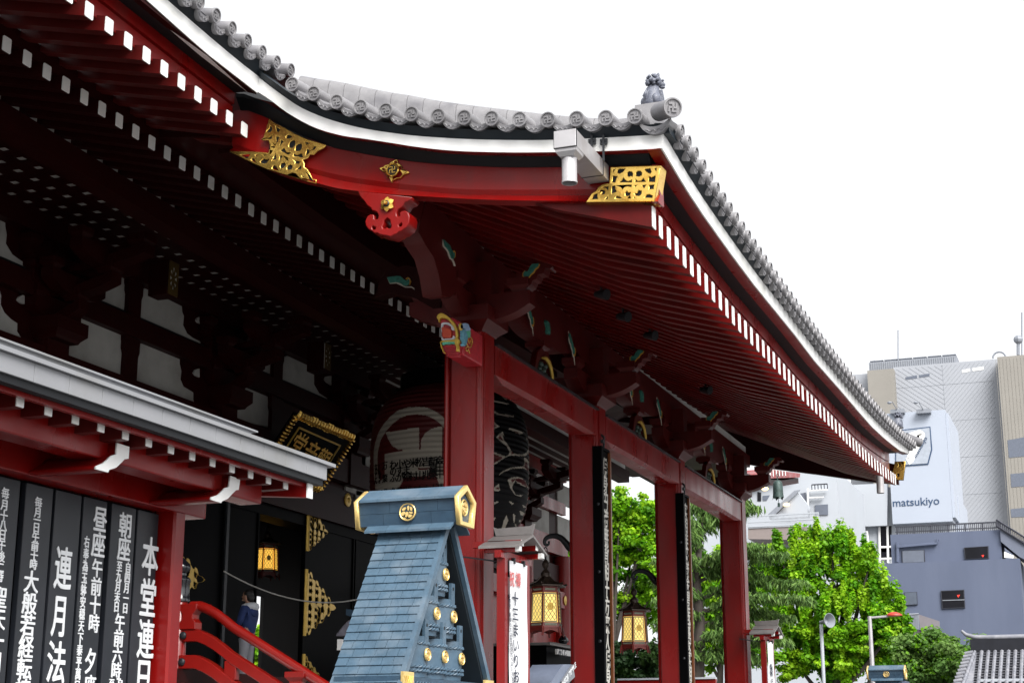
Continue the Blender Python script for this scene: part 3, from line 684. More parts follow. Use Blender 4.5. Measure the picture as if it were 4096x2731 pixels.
# lower wall: lintel, dark doors, deep interior
mb = MB(); mb.box((-16.9, 6, 6.55), (-16.3, 48.3, 7.2)); mb.build('lintel', REDD, hall)
mb = MB(); mb.box((-16.95, 6, 6.32), (-16.4, 47.9, 6.548)); mb.build('door_head', BLACK, hall)
p = at(1392, 1998, X=-16.28)
mb = MB(); mb.lathe([(.001,0),(.16,0),(.16,.02),(.10,.04),(.06,.03),(.001,.07)], 16, M=Matrix.Translation((-16.295, p.y, p.z)) @ Matrix.Rotation(math.pi/2, 4, 'Y')); mb.build('gilt_boss', GOLDP, hall, smooth=40)
def door(y0, y1, x=-16.42):
    m = MB(); m.box((x-.08, y0, 2.75), (x, y1, 6.32)); m.box((x, y0, 2.75), (x+.03, y0+.06, 6.32)); m.box((x, y1-.06, 2.75), (x+.03, y1, 6.32))
    return m.build('door', BLACK, hall, bevel=.01)
d0 = door(24.9, 27.3); door(27.36, 28.66); d2 = door(30.68, 33.1); door(33.16, 36.0)
mb = MB(); mb.box((-16.9, 27.28, 2.75), (-16.35, 27.38, 6.4)); mb.build('door_post', IRON, hall)
def hinge(poly, x, par):
    """gilt openwork hinge: scalloped triangle with teardrop holes"""
    y0, z0, L, H = poly
    out = [(y0, z0-H), (y0+.08, z0-H*.97)]
    n = 6
    for k in range(n):
        t = (k+.5)/n; out += [(y0+L*(t-.06), z0-H*(1-t)-.02), (y0+L*(t+.04), z0-H*(1-t)*.97-.005)]
    out += [(y0+L*1.03, z0)]
    out += [(p[0], 2*z0-p[1]) for p in out[-2::-1]]
    holes = []
    for i in range(4):
        for s in (-1, 1):
            for j in range(4-i):
                cy, cz = y0+L*(.14+.21*i), z0+s*H*(.16+.22*j)
                r = L*.075
                holes.append([(cy+r*.7*math.cos(q)+(.3*r if q < .1 else 0), cz+r*math.sin(q)*1.1) for q in [2*math.pi*m/7 for m in range(7)]])
    plate_uv('gilt_hinge', out, holes, .02, GOLDP, par, frame('X', x), bevel=.004)
    m = MB(); m.tube([(x+.03, y0-.03, z0-H*1.02), (x+.03, y0-.03, z0+H*1.02)], .045, 8); m.build('hinge_barrel', GOLDP, par)
hinge((30.75, 4.66, 1.42, .70), -16.40, d2); hinge((30.75, 6.30, .95, .52), -16.40, d2); hinge((30.75, 3.05, .9, .5), -16.40, d2)
hinge((25.2, 4.75, 1.38, .62), -16.40, d0)
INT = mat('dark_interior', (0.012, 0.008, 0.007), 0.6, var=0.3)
mb = MB(); g0 = at(1020, 2390, X=-20); g1 = at(1056, 2390, X=-20); z0 = at(1045, 2720, X=-20).z; z1 = at(1045, 2383, X=-20).z
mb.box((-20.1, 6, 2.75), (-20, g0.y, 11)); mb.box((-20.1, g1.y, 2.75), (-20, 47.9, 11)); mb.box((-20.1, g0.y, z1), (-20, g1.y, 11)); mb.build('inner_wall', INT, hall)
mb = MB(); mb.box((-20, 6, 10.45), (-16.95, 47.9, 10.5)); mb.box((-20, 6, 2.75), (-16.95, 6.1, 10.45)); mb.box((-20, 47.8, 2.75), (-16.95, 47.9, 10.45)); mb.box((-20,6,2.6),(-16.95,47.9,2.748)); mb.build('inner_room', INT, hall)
# deck and its base, porch stairs
mb = MB(); mb.box((-16.94, 6, 2.55), (-13.1, 54, 2.75)); mb.build('deck', REDD, hall)
mb = MB(); mb.box((-16.94, 6, 0.004), (-13.4, 53.6, 2.549)); mb.build('deck_base', WHITE, hall)
STONE = mat('granite_step', (.30,.29,.28), .8, var=.12, scale=20)
mb = MB()
for k in range(15): mb.box((-13.099+.3*k, 21.0, 0.004), (-12.8+.3*k, 38.7, 2.72-.18*(k+1)))
mb.build('stair', STONE, hall)

# plain red bays and round columns at the far end of the front wall
mb = MB(); mb.box((-16.62, 40.2, 2.75), (-16.42, 47.7, 6.3)); mb.build('wall_panel', RED, hall)
for yc in (10.1, 15.7, 21.35, 32.7+5.9, 44.3, 47.75):
    mb = MB(); mb.lathe([(.27,2.75),(.27,7.5)], 24, c=(-16.3, yc, 0)); mb.build('hall_column', RED if yc > 40 else REDD, hall, smooth=30)  # near columns wear the shade-darkened red, far ones the plain lacquer
mb = MB(); mb.box((-16.45, 40.2, 5.85), (-16.12, 48.35, 6.35)); mb.build('wall_beam', RED, hall)
mb = MB(); mb.box((-16.47, 48.33, 5.95), (-16.10, 48.42, 6.36)); mb.lathe([(.001,0),(.15,0),(.15,.02),(.1,.03),(.001,.05)], 14, M=Matrix.Translation((-16.11, 47.5, 6.1)) @ Matrix.Rotation(math.pi/2, 4, 'Y')); mb.build('gilt_boss', GOLDP, hall)
for k, (y0, y1) in enumerate(((39.3, 40.0), (42, 43.6), (45, 46.6))):
    mb = MB(); mb.box((-16.5, y0, 6.4), (-16.455, y1, 6.54)); mb.build('plaster_panel', PLAST, hall)

# small spotlights hung under the porch rafters
for px, py in ((2405,1165),(2492,1255),(2822,1550),(2600,1330)):
    d = FW*F+RT*(px-CX)+UP*(CY-py); lo_, hi_ = 10.0, 60.0
    for _ in range(40):
        m_ = (lo_+hi_)/2; q = CAM+d.normalized()*m_
        if q.z > zb(q.x, q.y)-.06 and q.x < -4.8: hi_ = m_
        else: lo_ = m_
    q = CAM+d.normalized()*lo_
    mb = MB(); mb.tube([q+Vector((0,0,.12)), q], .02, 6); mb.tube([q+Vector((-.10,.05,-.02)), q+Vector((.10,-.04,-.07))], [.05,.085], 10); mb.build('soffit_lamp', IRON, hall, smooth=50)
# ================================================================ fittings on the porch roof
GX = 17.33
def zz(ox, oy, s): return lambda *p: [(ox+x/s, oy+y/s) for x, y in p]
Gz = zz(2200,450,3.92); Lz = zz(900,400,3.92); D2 = zz(1365,0,1.722); Cz = zz(1400,700,3.357)
near_out = Gz((945,855),(1735,830),(1710,1000),(1640,1390),(555,1412),(590,1365),(650,1270),(720,1230),(745,1180),(800,1135),(860,1115),(930,1110))
near_holes = [Gz(*h) for h in ([(985,895),(1020,890),(995,930)],[(1060,905),(1090,885),(1175,885),(1140,930),(1085,955),(1060,940)],[(1215,945),(1240,925),(1280,930),(1297,960),(1290,1000),(1265,990),(1240,1005),(1215,985)],
  [(1350,945),(1375,920),(1420,920),(1440,950),(1430,985),(1395,1000),(1350,990)],[(1480,885),(1570,880),(1585,930),(1570,955),(1520,930)],[(1635,875),(1670,872),(1665,920)],
  [(985,990),(1055,1005),(1030,1050),(1020,1095),(978,1095)],[(1150,1025),(1180,1065),(1225,1085),(1280,1060),(1280,1090),(1080,1095),(1125,1070)],[(1335,1045),(1380,1080),(1430,1075),(1465,1035),(1500,1085),(1335,1090)],[(1550,1005),(1600,1020),(1655,990),(1640,1085),(1550,1085)],
  [(970,1155),(1015,1150),(1020,1200),(1040,1240),(965,1270)],[(1070,1150),(1275,1140),(1275,1165),(1210,1150),(1165,1165),(1135,1200),(1110,1165)],[(1330,1145),(1365,1138),(1325,1175)],[(1435,1140),(1505,1135),(1475,1185)],[(1555,1140),(1630,1135),(1620,1195),(1555,1205)],
  [(770,1245),(790,1215),(830,1210),(862,1235),(855,1275),(820,1285),(800,1270),(825,1245),(790,1240)],[(810,1175),(860,1160),(915,1160),(910,1220),(880,1185)],[(650,1360),(690,1290),(740,1270),(735,1320),(750,1355)],[(860,1355),(905,1310),(905,1352)],
  [(1025,1345),(1040,1312),(1080,1315),(1125,1345)],[(1180,1260),(1205,1232),(1225,1260),(1262,1255),(1250,1290),(1215,1310),(1182,1295)],[(1320,1270),(1370,1265),(1390,1220),(1430,1230),(1432,1275),(1395,1305),(1345,1300)],[(1480,1335),(1520,1290),(1560,1285),(1605,1310),(1600,1335)],[(1230,1340),(1250,1315),(1258,1340)],[(1310,1340),(1310,1318),(1335,1335)])]
fit = plate('gilt_fitting', near_out, 'Y', GX, .02, GOLD, hall, near_holes, bevel=.008)
# folded round the end of the gable board and under it
pa = [at(*q, Y=GX) for q in Gz((1735,830),(1640,1390),(555,1412))]
mb = MB(); a, b_, c = pa
w = .22
i = mb.vs([a, b_, b_+Vector((.012, w, -.0)), a+Vector((.012, w, 0))]); mb.face(i)
i = mb.vs([b_, c, c+Vector((0, w, 0)), b_+Vector((0.012, w, 0))]); mb.face(i)
i = mb.vs([a, a+Vector((.012,w,0)), at(*Gz((945,855))[0], Y=GX)+Vector((0,w,0)), at(*Gz((945,855))[0], Y=GX)]); mb.face(i)
mb.build('fitting_edge', GOLD, fit)
bk = MB(); 
plate('fitting_backing', Gz((960,870),(1715,848),(1625,1375),(640,1395),(800,1150),(935,1125)), 'Y', GX+.022, .012, BLACKR, fit)
left_out = Lz((690,285),(760,350),(900,415),(1100,530),(1300,620),(1590,705),(1540,760),(1450,800),(1395,860),(1330,855),(1300,910),(1215,940),(1250,1000),(1240,1050),(1300,1090),(1350,1190),(1380,1245),(1435,1245),(1425,1310),(1200,1250),(900,1160),(650,1085),(450,1000),(250,900),(50,800),(300,805),(560,815),(690,830),(710,730),(680,640),(580,640),(640,460))
left_holes = [Lz(*h) for h in ([(650,490),(700,450),(705,400),(740,440),(725,490),(690,515)],[(625,605),(690,590),(740,555),(725,608)],[(790,405),(830,440),(862,465),(840,500),(815,490)],[(955,575),(985,545),(1055,570),(1010,600),(970,605)],[(800,570),(850,580),(825,640),(800,690)],[(850,740),(880,620),(915,655),(880,690)],
  [(715,740),(725,665),(785,700),(775,750)],[(1000,720),(1020,660),(1060,635),(1100,650),(1095,700),(1060,750),(1015,750)],[(1100,790),(1110,720),(1150,690),(1195,690),(1205,740),(1180,790),(1130,800)],[(1240,650),(1330,680),(1285,700)],[(1310,800),(1350,770),(1390,710),(1455,725),(1410,780),(1350,812)],[(1265,860),(1285,770),(1340,790),(1280,860)],
  [(860,790),(925,760),(955,820),(1030,830),(985,855)],[(1070,880),(1075,840),(1130,870),(1200,845),(1220,900)],[(690,855),(700,790),(740,800),(720,840)],[(730,955),(790,830),(800,930),(760,945)],[(850,940),(860,870),(900,880),(870,935)],[(985,945),(930,890),(975,905)],[(1090,1000),(1110,970),(1060,930),(1175,970),(1150,1000)],
  [(865,1040),(880,995),(920,980),(950,1010),(915,1065),(880,1075)],[(965,1080),(985,1030),(1020,1010),(1055,1040),(1040,1085),(1000,1100)],[(735,1070),(760,1025),(800,1040),(830,1110),(760,1085)],[(550,970),(600,920),(640,940),(690,930),(650,985),(590,1000)],[(405,940),(430,910),(460,930),(480,985)],[(230,855),(390,855),(350,920)],[(470,860),(520,850),(480,890)],[(1110,1090),(1190,1030),(1190,1085)],[(1200,1180),(1205,1105),(1250,1120),(1300,1230),(1215,1210)],[(1000,1170),(1060,1145),(1110,1160),(1145,1195)],[(580,858),(640,860),(620,880)])]
fl = plate('gilt_fitting', left_out, 'Y', GX, .02, GOLD, hall, left_holes, bevel=.008)
plate('fitting_backing', Lz((720,320),(1500,700),(1180,940),(1380,1270),(300,900),(690,840),(700,640),(650,600)), 'Y', GX+.022, .012, BLACKR, fl)
# diamond crest on the gable board
dia = D2((255,1158),(285,1150),(300,1135),(325,1130),(345,1112),(380,1098),(395,1125),(415,1140),(420,1160),(440,1170),(468,1188),(440,1200),(425,1205),(410,1225),(380,1230),(342,1250),(335,1232),(312,1220),(308,1200),(290,1185))
dh = [D2(*h) for h in ([(275,1160),(300,1152),(305,1168),(292,1175)],[(362,1112),(380,1104),(385,1122),(370,1128)],[(415,1178),(440,1185),(425,1195)],[(338,1225),(350,1222),(345,1242)])]
dm = plate('gilt_crest', dia, 'Y', 17.37, .03, GOLD, hall, dh, bevel=.008)
pc2 = at(*D2((355,1172))[0], Y=17.355)
mb = MB(); mb.lathe([(.001,0),(.092,0),(.092,.02),(.082,.03),(.072,.02),(.068,.008),(.001,.008)], 24, M=Matrix.Translation(pc2) @ frame('Y', 0).to_3x3().to_4x4()); o = mb.build('crest_ring', GOLD, dm, smooth=40)
mb = MB(); mb.lathe([(.001,.009),(.066,.009),(.066,.012),(.001,.012)], 24, M=Matrix.Translation(pc2) @ frame('Y', 0).to_3x3().to_4x4()); mb.build('crest_field', BLACKR, dm)
glyphs('crest_mark', [('卍', pc2.x, pc2.z, .105, .105)], GOLD, dm, frame('Y', 17.34), .006, .01)
# pendant under the gable (two scrolls) with a gilt rosette
geg = Cz((105,215),(835,297),(790,345),(735,365),(715,405),(690,435),(650,455),(622,500),(625,545),(650,562),(670,545),(662,510),(690,482),(740,478),(785,505),(800,560),(790,640),(760,700),(735,715),(690,755),(655,760),(625,790),(590,800),(545,830),(495,815),(470,812),(400,800),(365,780),(320,780),(290,745),(245,730),(210,680),(200,620),(225,560),(265,530),(310,528),(325,555),(322,585),(345,600),(375,585),(380,540),(360,500),(325,482),(295,480),(275,440),(225,405),(190,350),(140,300))
gh = [Cz((497,573),(535,605),(540,650),(553,680),(545,712),(515,718),(492,700),(470,722),(440,720),(430,690),(455,650),(455,605)), Cz((293,690),(310,682),(325,698),(345,698),(340,725),(312,738),(296,722)), Cz((648,670),(665,655),(690,640),(697,665),(685,690),(655,692))]
gp = plate('gable_pendant', geg, 'Y', 17.30, .26, RED, hall, gh, bevel=.012, sm=0)
pr = at(*Cz((503,395))[0], Y=17.28)
mb = MB()
for k in range(6):
    a = math.pi/3*k+.5
    M = Matrix.Translation(pr) @ frame('Y', 0).to_3x3().to_4x4() @ Matrix.Rotation(a, 4, 'Z') @ Matrix.Scale(.58, 4)
    P = [(.0,.0,.02),(.07,-.06,.045),(.13,-.055,.03),(.175,0,.015),(.13,.055,.03),(.07,.06,.045)]
    i = mb.vs([M @ Vector(p) for p in P]); mb.face(i)
    i2 = mb.vs([M @ Vector((p[0], p[1], 0)) for p in P])
    for q in range(6): mb.face([i2[q], i2[(q+1) % 6], i[(q+1) % 6], i[q]])
ro = mb.build('gilt_rosette', GOLD, gp)
mb = MB(); mb.lathe([(.001,0),(.042,0),(.042,.04),(.03,.048),(.001,.048)], 16, M=Matrix.Translation(pr) @ frame('Y', 0).to_3x3().to_4x4()); mb.build('rosette_core', IRON, ro, smooth=30)
mb = MB(); mb.lathe([(.001,.03),(.024,.03),(.024,.085),(.018,.095),(.001,.098)], 14, M=Matrix.Translation(pr) @ frame('Y', 0).to_3x3().to_4x4()); mb.build('rosette_stud', GOLD, ro, smooth=40)
# far corner fitting
fp = [(3150+x/3.92, 1600+y/3.92) for x, y in ((1680,960),(1850,955),(1812,1248),(1690,1245),(1640,1120),(1665,1060))]
fh = [[(3150+x/3.92, 1600+y/3.92) for x, y in h] for h in ([(1730,980),(1765,985),(1770,1030),(1735,1045),(1750,1015)],[(1710,1150),(1750,1145),(1750,1195),(1700,1205),(1725,1180)],[(1780,1060),(1800,1075),(1785,1095)],[(1780,970),(1810,965),(1805,1000)])]
f3 = plate('gilt_fitting', fp, 'Y', 40.6, .02, GOLD, hall, fh, bevel=.008); plate('fitting_backing', fp, 'Y', 40.63, .12, BLACKR, f3)
# ---------------------------------------------------------------- gutter outlet on the gable
gut = thing('gutter_outlet', 'grey metal rain gutter box with round downpipe at the near roof corner', 'gutter', at(2330, 620, Y=16.6))
def hexa(A, B_, m=0):
    mb = MB(); mb.loft([A, B_]); return mb
f0 = [at(*q, Y=16.55) for q in Gz((55,295),(390,245),(400,515),(65,560))]
b0 = [at(*q, Y=17.38) for q in Gz((560,370),(800,330),(935,1010),(700,1090))]
# straight box running in +Y from the hanging end back to the gable
dx = [Vector((0, .83, 0))]*4
u0 = f0[0]; wdt = (f0[1].x-f0[0].x); hgt = (f0[0].z-f0[3].z)
far_ = at(2436, 728, Y=17.37); fr_ = at(*Gz((405,515))[0], Y=17.37); YF = 17.37*far_.x/fr_.x
fa, fb = at(*Gz((60,560))[0], Y=YF), at(*Gz((400,250))[0], Y=YF)
lo = Vector((fa.x, YF, at(*Gz((405,515))[0], Y=YF).z)); hi = Vector((far_.x, 17.37, fb.z))
mb = MB(); mb.box(lo, hi); o = mb.build('gutter_box', GREY, gut, bevel=.004)
e = .006
for yy in (YF+.01, 17.12):
    mb = MB(); mb.box((lo.x-e, yy, lo.z-e), (hi.x+e, yy+.015, hi.z+e)); mb.build('gutter_strap', IRON, o)
cx_, cz_ = (lo.x+hi.x)/2, lo.z
mb = MB(); mb.loft([[Vector((cx_+sx*a, YF+.16+sy*b, z)) for sx, sy in ((-1,-1),(1,-1),(1,1),(-1,1))] for a, b, z in ((.13,.14,cz_+.001),(.125,.135,cz_-.04),(.085,.095,cz_-.09))]); mb.build('outlet_funnel', GREY, gut)
zb_ = at(*Gz((320,1110))[0], Y=YF+.16).z
mb = MB(); n = 24
mb.lathe([(.088,cz_-.07),(.088,zb_+.03),(.092,zb_+.025),(.092,zb_),(.082,zb_),(.082,cz_-.08)], n, c=(cx_, YF+.16, 0)); mb.build('downpipe', GREY, gut, smooth=40)
mb = MB(); mb.lathe([(.001,zb_+.06),(.08,zb_+.06),(.08,zb_+.07),(.001,zb_+.07)], n, c=(cx_, YF+.16, 0)); mb.build('pipe_shadow_plug', BLACKR, gut)
mb = MB()
for px_ in (655, 838):
    t = at(*Gz((px_,455))[0], Y=17.0)
    mb.box((t.x-.045, 17.0, t.z-.035), (t.x+.045, 17.03, t.z+.035)); mb.box((t.x-.013, 16.99, t.z-.25), (t.x+.013, 17.005, t.z+.08))
    for s in (-.025, .025): mb.ball((t.x+s, 16.99, t.z), .008, 6)
mb.build('gutter_bracket', IRON, gut)
# second outlet below the far corner
g2 = thing('gutter_outlet', 'short grey downpipe stub hanging under the far roof corner', 'gutter', at(3520, 1930, X=-4.9))
p = at(3520, 1925, X=-4.9); mb = MB(); mb.lathe([(.09,.35),(.09,-.28),(.075,-.28),(.075,.3)], 16, c=p); mb.build('downpipe', GREY, g2, smooth=40)
# ---------------------------------------------------------------- guardian lion on the roof corner
STN = mat('blue_grey_glazed_clay', (0.12, 0.13, 0.165), 0.45, var=0.35, scale=10, bump=0.4, bscale=30, dirt=(0.05,0.055,0.08), dscale=5)
def lion(name, label, base, rot, s=1.0):
    t = thing(name, label, 'statue', base, rot)
    def m(*p): return Vector(p)
    b = MB()
    # torso upright (sitting), seen from behind: back towards local -Y
    rings = []
    for z, rx, ry, oy in ((0,.17,.17,0),(.08,.20,.20,0),(.2,.19,.17,.01),(.32,.155,.14,.02),(.42,.14,.13,.04),(.48,.10,.10,.05)):
        rings.append([m(rx*math.cos(a), oy+ry*math.sin(a), z) for a in [2*math.pi*k/16 for k in range(16)]])
    b.loft(rings)
    for sx in (-1, 1):
        b.ball((sx*.15, -.02, .12), .115, 12, sq=(.75,1.1,1.15)); b.ball((sx*.15, .08, .03), .07, 8, sq=(1,1.6,.7))
        b.tube([m(sx*.11,.12,.36), m(sx*.12,.17,.2), m(sx*.12,.18,.02)], [.065,.055,.05], 8); b.ball((sx*.12,.21,.02), .055, 8, sq=(1,1.3,.7))
    # tail, flame shaped, up the back
    for dx, h in ((-.05,.30),(0,.36),(.05,.30)):
        b.tube([m(0,-.16,.10), m(dx*.6,-.20,.2), m(dx,-.16,h)], [.03,.04,.008], 8)
    body = b.build('body', STN, t, smooth=60, world=False)
    h = MB(); h.ball((.03,.09,.56), .135, 14, sq=(1,1.05,1)); h.ball((.09,.20,.52), .085, 10, sq=(1,1.1,.75)); h.ball((.10,.24,.55), .035, 8)
    h.ball((.12,.20,.45), .06, 8, sq=(1,1,.5))
    for sx in (-1, 1): h.ball((.03+sx*.11,.06,.68), .04, 8, sq=(.8,.5,1.2)); h.ball((.09+sx*.05,.20,.60), .028, 8)
    rr = random.Random(3)
    for k in range(34):
        a = rr.uniform(0, 2*math.pi); q = rr.uniform(-.6, .9)
        c = m(.03+.135*math.cos(a)*math.sqrt(1-q*q*.8), .03+.12*math.sin(a)*math.sqrt(1-q*q*.8)-.02, .54+.14*q)
        if c.y > .16: continue
        h.ball(c, rr.uniform(.03,.048), 8)
    h.build('mane', STN, t, smooth=60, world=False)
    for k in range(1): pass
    p = MB(); p.lathe([(.001,-.06),(.21,-.06),(.24,-.02),(.20,.0),(.001,.0)], 18); p.build('plinth', TILE, t, smooth=30, world=False)
    t.scale = (s, s, s); return t
lb = at(2608, 425, Y=17.5)
lion('roof_lion', 'blue grey clay lion sitting with its back turned on the near roof corner', lb+Vector((0,0,-.01)), math.radians(-25), .60)
lion('roof_lion', 'blue grey clay lion on the far roof corner, small against the billboard', at(3590, 1710, X=-5.0), math.radians(-25), .62)
mb = MB(); q = lb; mb.loft([[Vector((q.x+sx*a, q.y+sy*a, q.z+z)) for sx, sy in ((-1,-1),(1,-1),(1,1),(-1,1))] for a, z in ((.2,-.35),(.17,-.03))]); mb.build('ridge_end', TILE, hall)
# ---------------------------------------------------------------- carved beast head on the first column
HR = mat('carving_red', (0.42, 0.02, 0.03), 0.4, var=0.25, scale=10, bump=0.3, bscale=15)
HY = mat('carving_yellow', (0.62, 0.40, 0.05), 0.4, var=0.2, scale=10, bump=0.3, bscale=20)
HW = mat('carving_white', (0.62, 0.64, 0.68), 0.45, var=0.1, scale=12)
HG = mat('carving_green', (0.10, 0.42, 0.28), 0.45, var=0.35, scale=14, bump=0.3)
HB = mat('carving_blue', (0.12, 0.32, 0.42), 0.45, var=0.35, scale=14, bump=0.3)
HLB = mat('carving_pale_blue', (0.32, 0.46, 0.68), 0.45, var=0.2, scale=10)
Bz = zz(1750,1250,3.92)
YB_ = 20.2
def hp_(*px): return [at(x, y, Y=YB_) for x, y in Bz(*px)]
mb = MB()
fr = hp_((75,640),(345,625),(360,150),(230,80),(80,60),(30,90),(60,330))
mb.prism(fr, (0, .8, 0)); 
side = [at(*q, Y=20.25) for q in Bz((345,130),(560,240),(565,720),(520,775),(280,800),(100,690))]
X1h = at(*Bz((470,400))[0], Y=20.6).x
lo = at(*Bz((110,760))[0], Y=20.3); hi = at(*Bz((330,200))[0], Y=20.3)
mb.box((lo.x+.03, 20.28, lo.z+.06), (hi.x+.09, 21.02, hi.z+.02)); bak = mb.build('beast_head', HR, hall, bevel=.02)
def hpl(nm, pts, m, th, d=0.0, sm=3): return plate(nm, Bz(*pts), 'Y', YB_-d, th, m, bak, back=False, bevel=.006, sm=sm)
hpl('upper_lip', [(40,140),(15,90),(40,45),(90,25),(150,50),(215,100),(290,180),(330,260),(345,340),(340,400),(300,470),(200,470),(90,480),(85,460),(190,450),(290,440),(310,400),(305,320),(270,230),(190,130),(110,100),(60,110),(50,170)], HY, .07, sm=2)
hpl('mouth', [(50,150),(80,115),(140,110),(200,150),(270,230),(310,320),(310,400),(290,440),(90,450),(75,380),(70,240)], HR, .01, sm=2)
hpl('upper_teeth', [(75,220),(80,180),(130,165),(190,170),(250,210),(285,250),(290,285),(255,290),(235,270),(225,230),(160,200),(105,205),(95,300),(75,300)], HW, .05)
hpl('lower_teeth', [(80,400),(95,395),(105,420),(180,415),(245,410),(260,378),(275,375),(295,405),(285,430),(180,440),(95,450)], HW, .05)
hpl('tongue', [(90,270),(110,240),(150,250),(215,270),(240,310),(235,400),(180,415),(110,400),(105,330)], mat('tongue_orange', (.55,.06,.02), .4, var=.2), .07)
hpl('beard', [(90,500),(120,470),(200,465),(300,455),(305,480),(290,510),(240,500),(200,520),(150,505),(110,525)], HG, .06, sm=2)
for k in range(7):
    y0 = 525+k*28; x0 = 120+k*14; hpl('chin_fold', [(x0,y0),(310+k*8,y0-14),(318+k*8,y0+8),(x0+10,y0+24)], HR, .05+.006*(k % 2), d=.0, sm=0)
hpl('jaw_scroll', [(300,470),(320,440),(345,425),(368,445),(360,480),(345,500),(350,560),(355,600),(345,620),(318,620),(325,560),(305,520)], HY, .08, sm=2)
hpl('jaw_scroll', [(60,470),(70,480),(90,560),(130,640),(112,640),(70,550)], HY, .05, sm=2)
XS = hi.x+.092
def hsl(nm, pts, m, th, sm=2): return plate(nm, Bz(*pts), 'X', XS, th, m, bak, back=False, bevel=.005, sm=sm)
hsl('brow', [(320,200),(340,175),(390,170),(430,190),(440,230),(465,275),(430,290),(400,290),(380,260),(345,240)], HLB, .06)
hsl('ear', [(390,310),(430,285),(470,290),(465,400),(430,360),(410,330)], HG, .05)
hsl('cheek_mane', [(350,270),(380,280),(400,320),(415,370),(412,440),(395,510),(370,535),(355,505),(375,470),(350,420),(355,350)], HB, .06)
p = at(*Bz((362,225))[0], X=XS+.06); mb = MB(); mb.ball(p, .055, 12, sq=(.5,1,1)); e_ = mb.build('eye', HY, bak, smooth=60); mb = MB(); mb.ball(p+Vector((.02,-.01,0)), .032, 10, sq=(.7,1,1)); mb.build('pupil', BLACK, e_, smooth=60)
mb = MB()
def sp(l): return [at(x, y, X=XS+.008) for x, y in Bz(*l)]
mb.tube(sp([(385,300),(430,400),(460,500),(490,550),(525,540),(545,480),(540,410),(510,378),(485,400),(485,460),(505,490),(522,460),(510,430)]), .008, 5)
mb.tube(sp([(470,535),(445,550),(445,590),(465,605),(478,580)]), .008, 5); mb.tube(sp([(485,570),(490,600),(505,640)]), .008, 5); mb.build('gold_scroll', GOLDP, bak)
mb = MB(); t = at(*Bz((150,760))[0], Y=20.95); mb.tube([Vector((t.x, 20.95, 7.3)), Vector((t.x, 20.95, 0))], .035, 8); mb.build('drain_pipe', RED, hall, smooth=40)
# ================================================================ hanging things under the porch
# ---- giant paper lantern
LX, LY, LR, LZ0, LZ1 = -12.7, 30.0, 1.66, 5.55, 9.0
def lprof(z):
    t = abs((z-(LZ0+LZ1)/2)/((LZ1-LZ0)/2))
    return LR*max(.05, (1-min(1, t)**3.4))**.36
lan = thing('paper_lantern', 'giant red paper lantern with black lettering and white shop names, hanging behind the first column', 'lantern', (LX, LY, LZ0))
def proj(p):
    v = p-CAM; z = v.dot(FW); return CX+F*v.dot(RT)/z, CY-F*v.dot(UP)/z
def inpoly(x, y, P):
    c = False; j = len(P)-1
    for i in range(len(P)):
        if (P[i][1] > y) != (P[j][1] > y) and x < (P[j][0]-P[i][0])*(y-P[i][1])/(P[j][1]-P[i][1])+P[i][0]: c = not c
        j = i
    return c
Pz = zz(1450,1550,3.357)
lant_white = [Pz((150,980),(150,860),(170,740),(215,600),(290,480),(380,380),(480,305),(600,265),(720,252),(860,265),(980,320),(1060,375),(1115,430),(1115,560),(1040,480),(960,420),(860,375),(720,355),(600,370),(500,410),(400,490),(310,590),(240,710),(205,870),(200,980),(205,1150),(250,1290),(300,1400),(180,1400),(155,1200)),
  Pz((310,600),(760,530),(760,830),(778,830),(790,700),(840,610),(920,555),(1000,530),(1068,520),(1065,950),(1115,1000),(1115,1420),(1050,1420),(1030,1300),(990,1180),(980,1080),(745,1075),(745,1105),(900,1090),(900,1180),(545,1200),(540,1250),(500,1320),(440,1420),(310,1420),(250,1300),(240,1250),(300,1200),(298,890),(538,850),(535,832),(480,830),(400,780),(345,690))]
lant_black_out = Pz((1765,0),(2350,0),(2350,1600),(1765,1600))
# right side: black characters with white outline on red
lw = [[(1765,170),(1970,210),(1970,230),(1765,192)],[(1765,310),(1830,345),(2030,378),(2028,398),(1830,370),(1765,340)],[(1765,460),(1840,520),(1765,560)],[(1950,550),(2000,542),(2170,600),(2110,630)],[(1795,670),(1830,620),(1885,590),(1905,650),(1880,635),(1900,700),(1975,800),(2000,850),(2030,875),(2120,895),(2170,890),(2210,860),(2235,800),(2235,880),(2180,920),(2090,915),(2000,905),(1900,945),(1765,1040),(1765,1015),(1900,930),(1965,900),(1975,860),(1940,790),(1850,715)],[(1765,860),(1830,890),(1920,915),(1900,935),(1765,1010)],[(1820,1180),(1880,1120),(1990,1070),(2150,1055),(2175,1030),(2170,940),(2195,940),(2235,990),(2245,1160),(2215,1110),(2150,1080),(2000,1090),(1900,1130)],[(1950,1235),(2000,1205),(2100,1195),(2180,1240),(2225,1340),(2150,1315),(2075,1275),(2060,1240),(2010,1320),(2015,1360),(2060,1440),(2150,1440),(2130,1462),(2060,1450),(1990,1360)],[(1765,1340),(1830,1290),(1850,1385),(1765,1385)],[(1765,1530),(1830,1530),(1765,1568)],[(1960,1530),(2000,1525),(2020,1568)],[(1860,120),(1940,140),(1930,170)],[(2180,440),(2205,500),(2190,480)],[(2195,650),(2215,700),(2205,700)]]
lw = [Pz(*l) for l in lw]
Mz_ = zz(1300,1900,1.887)
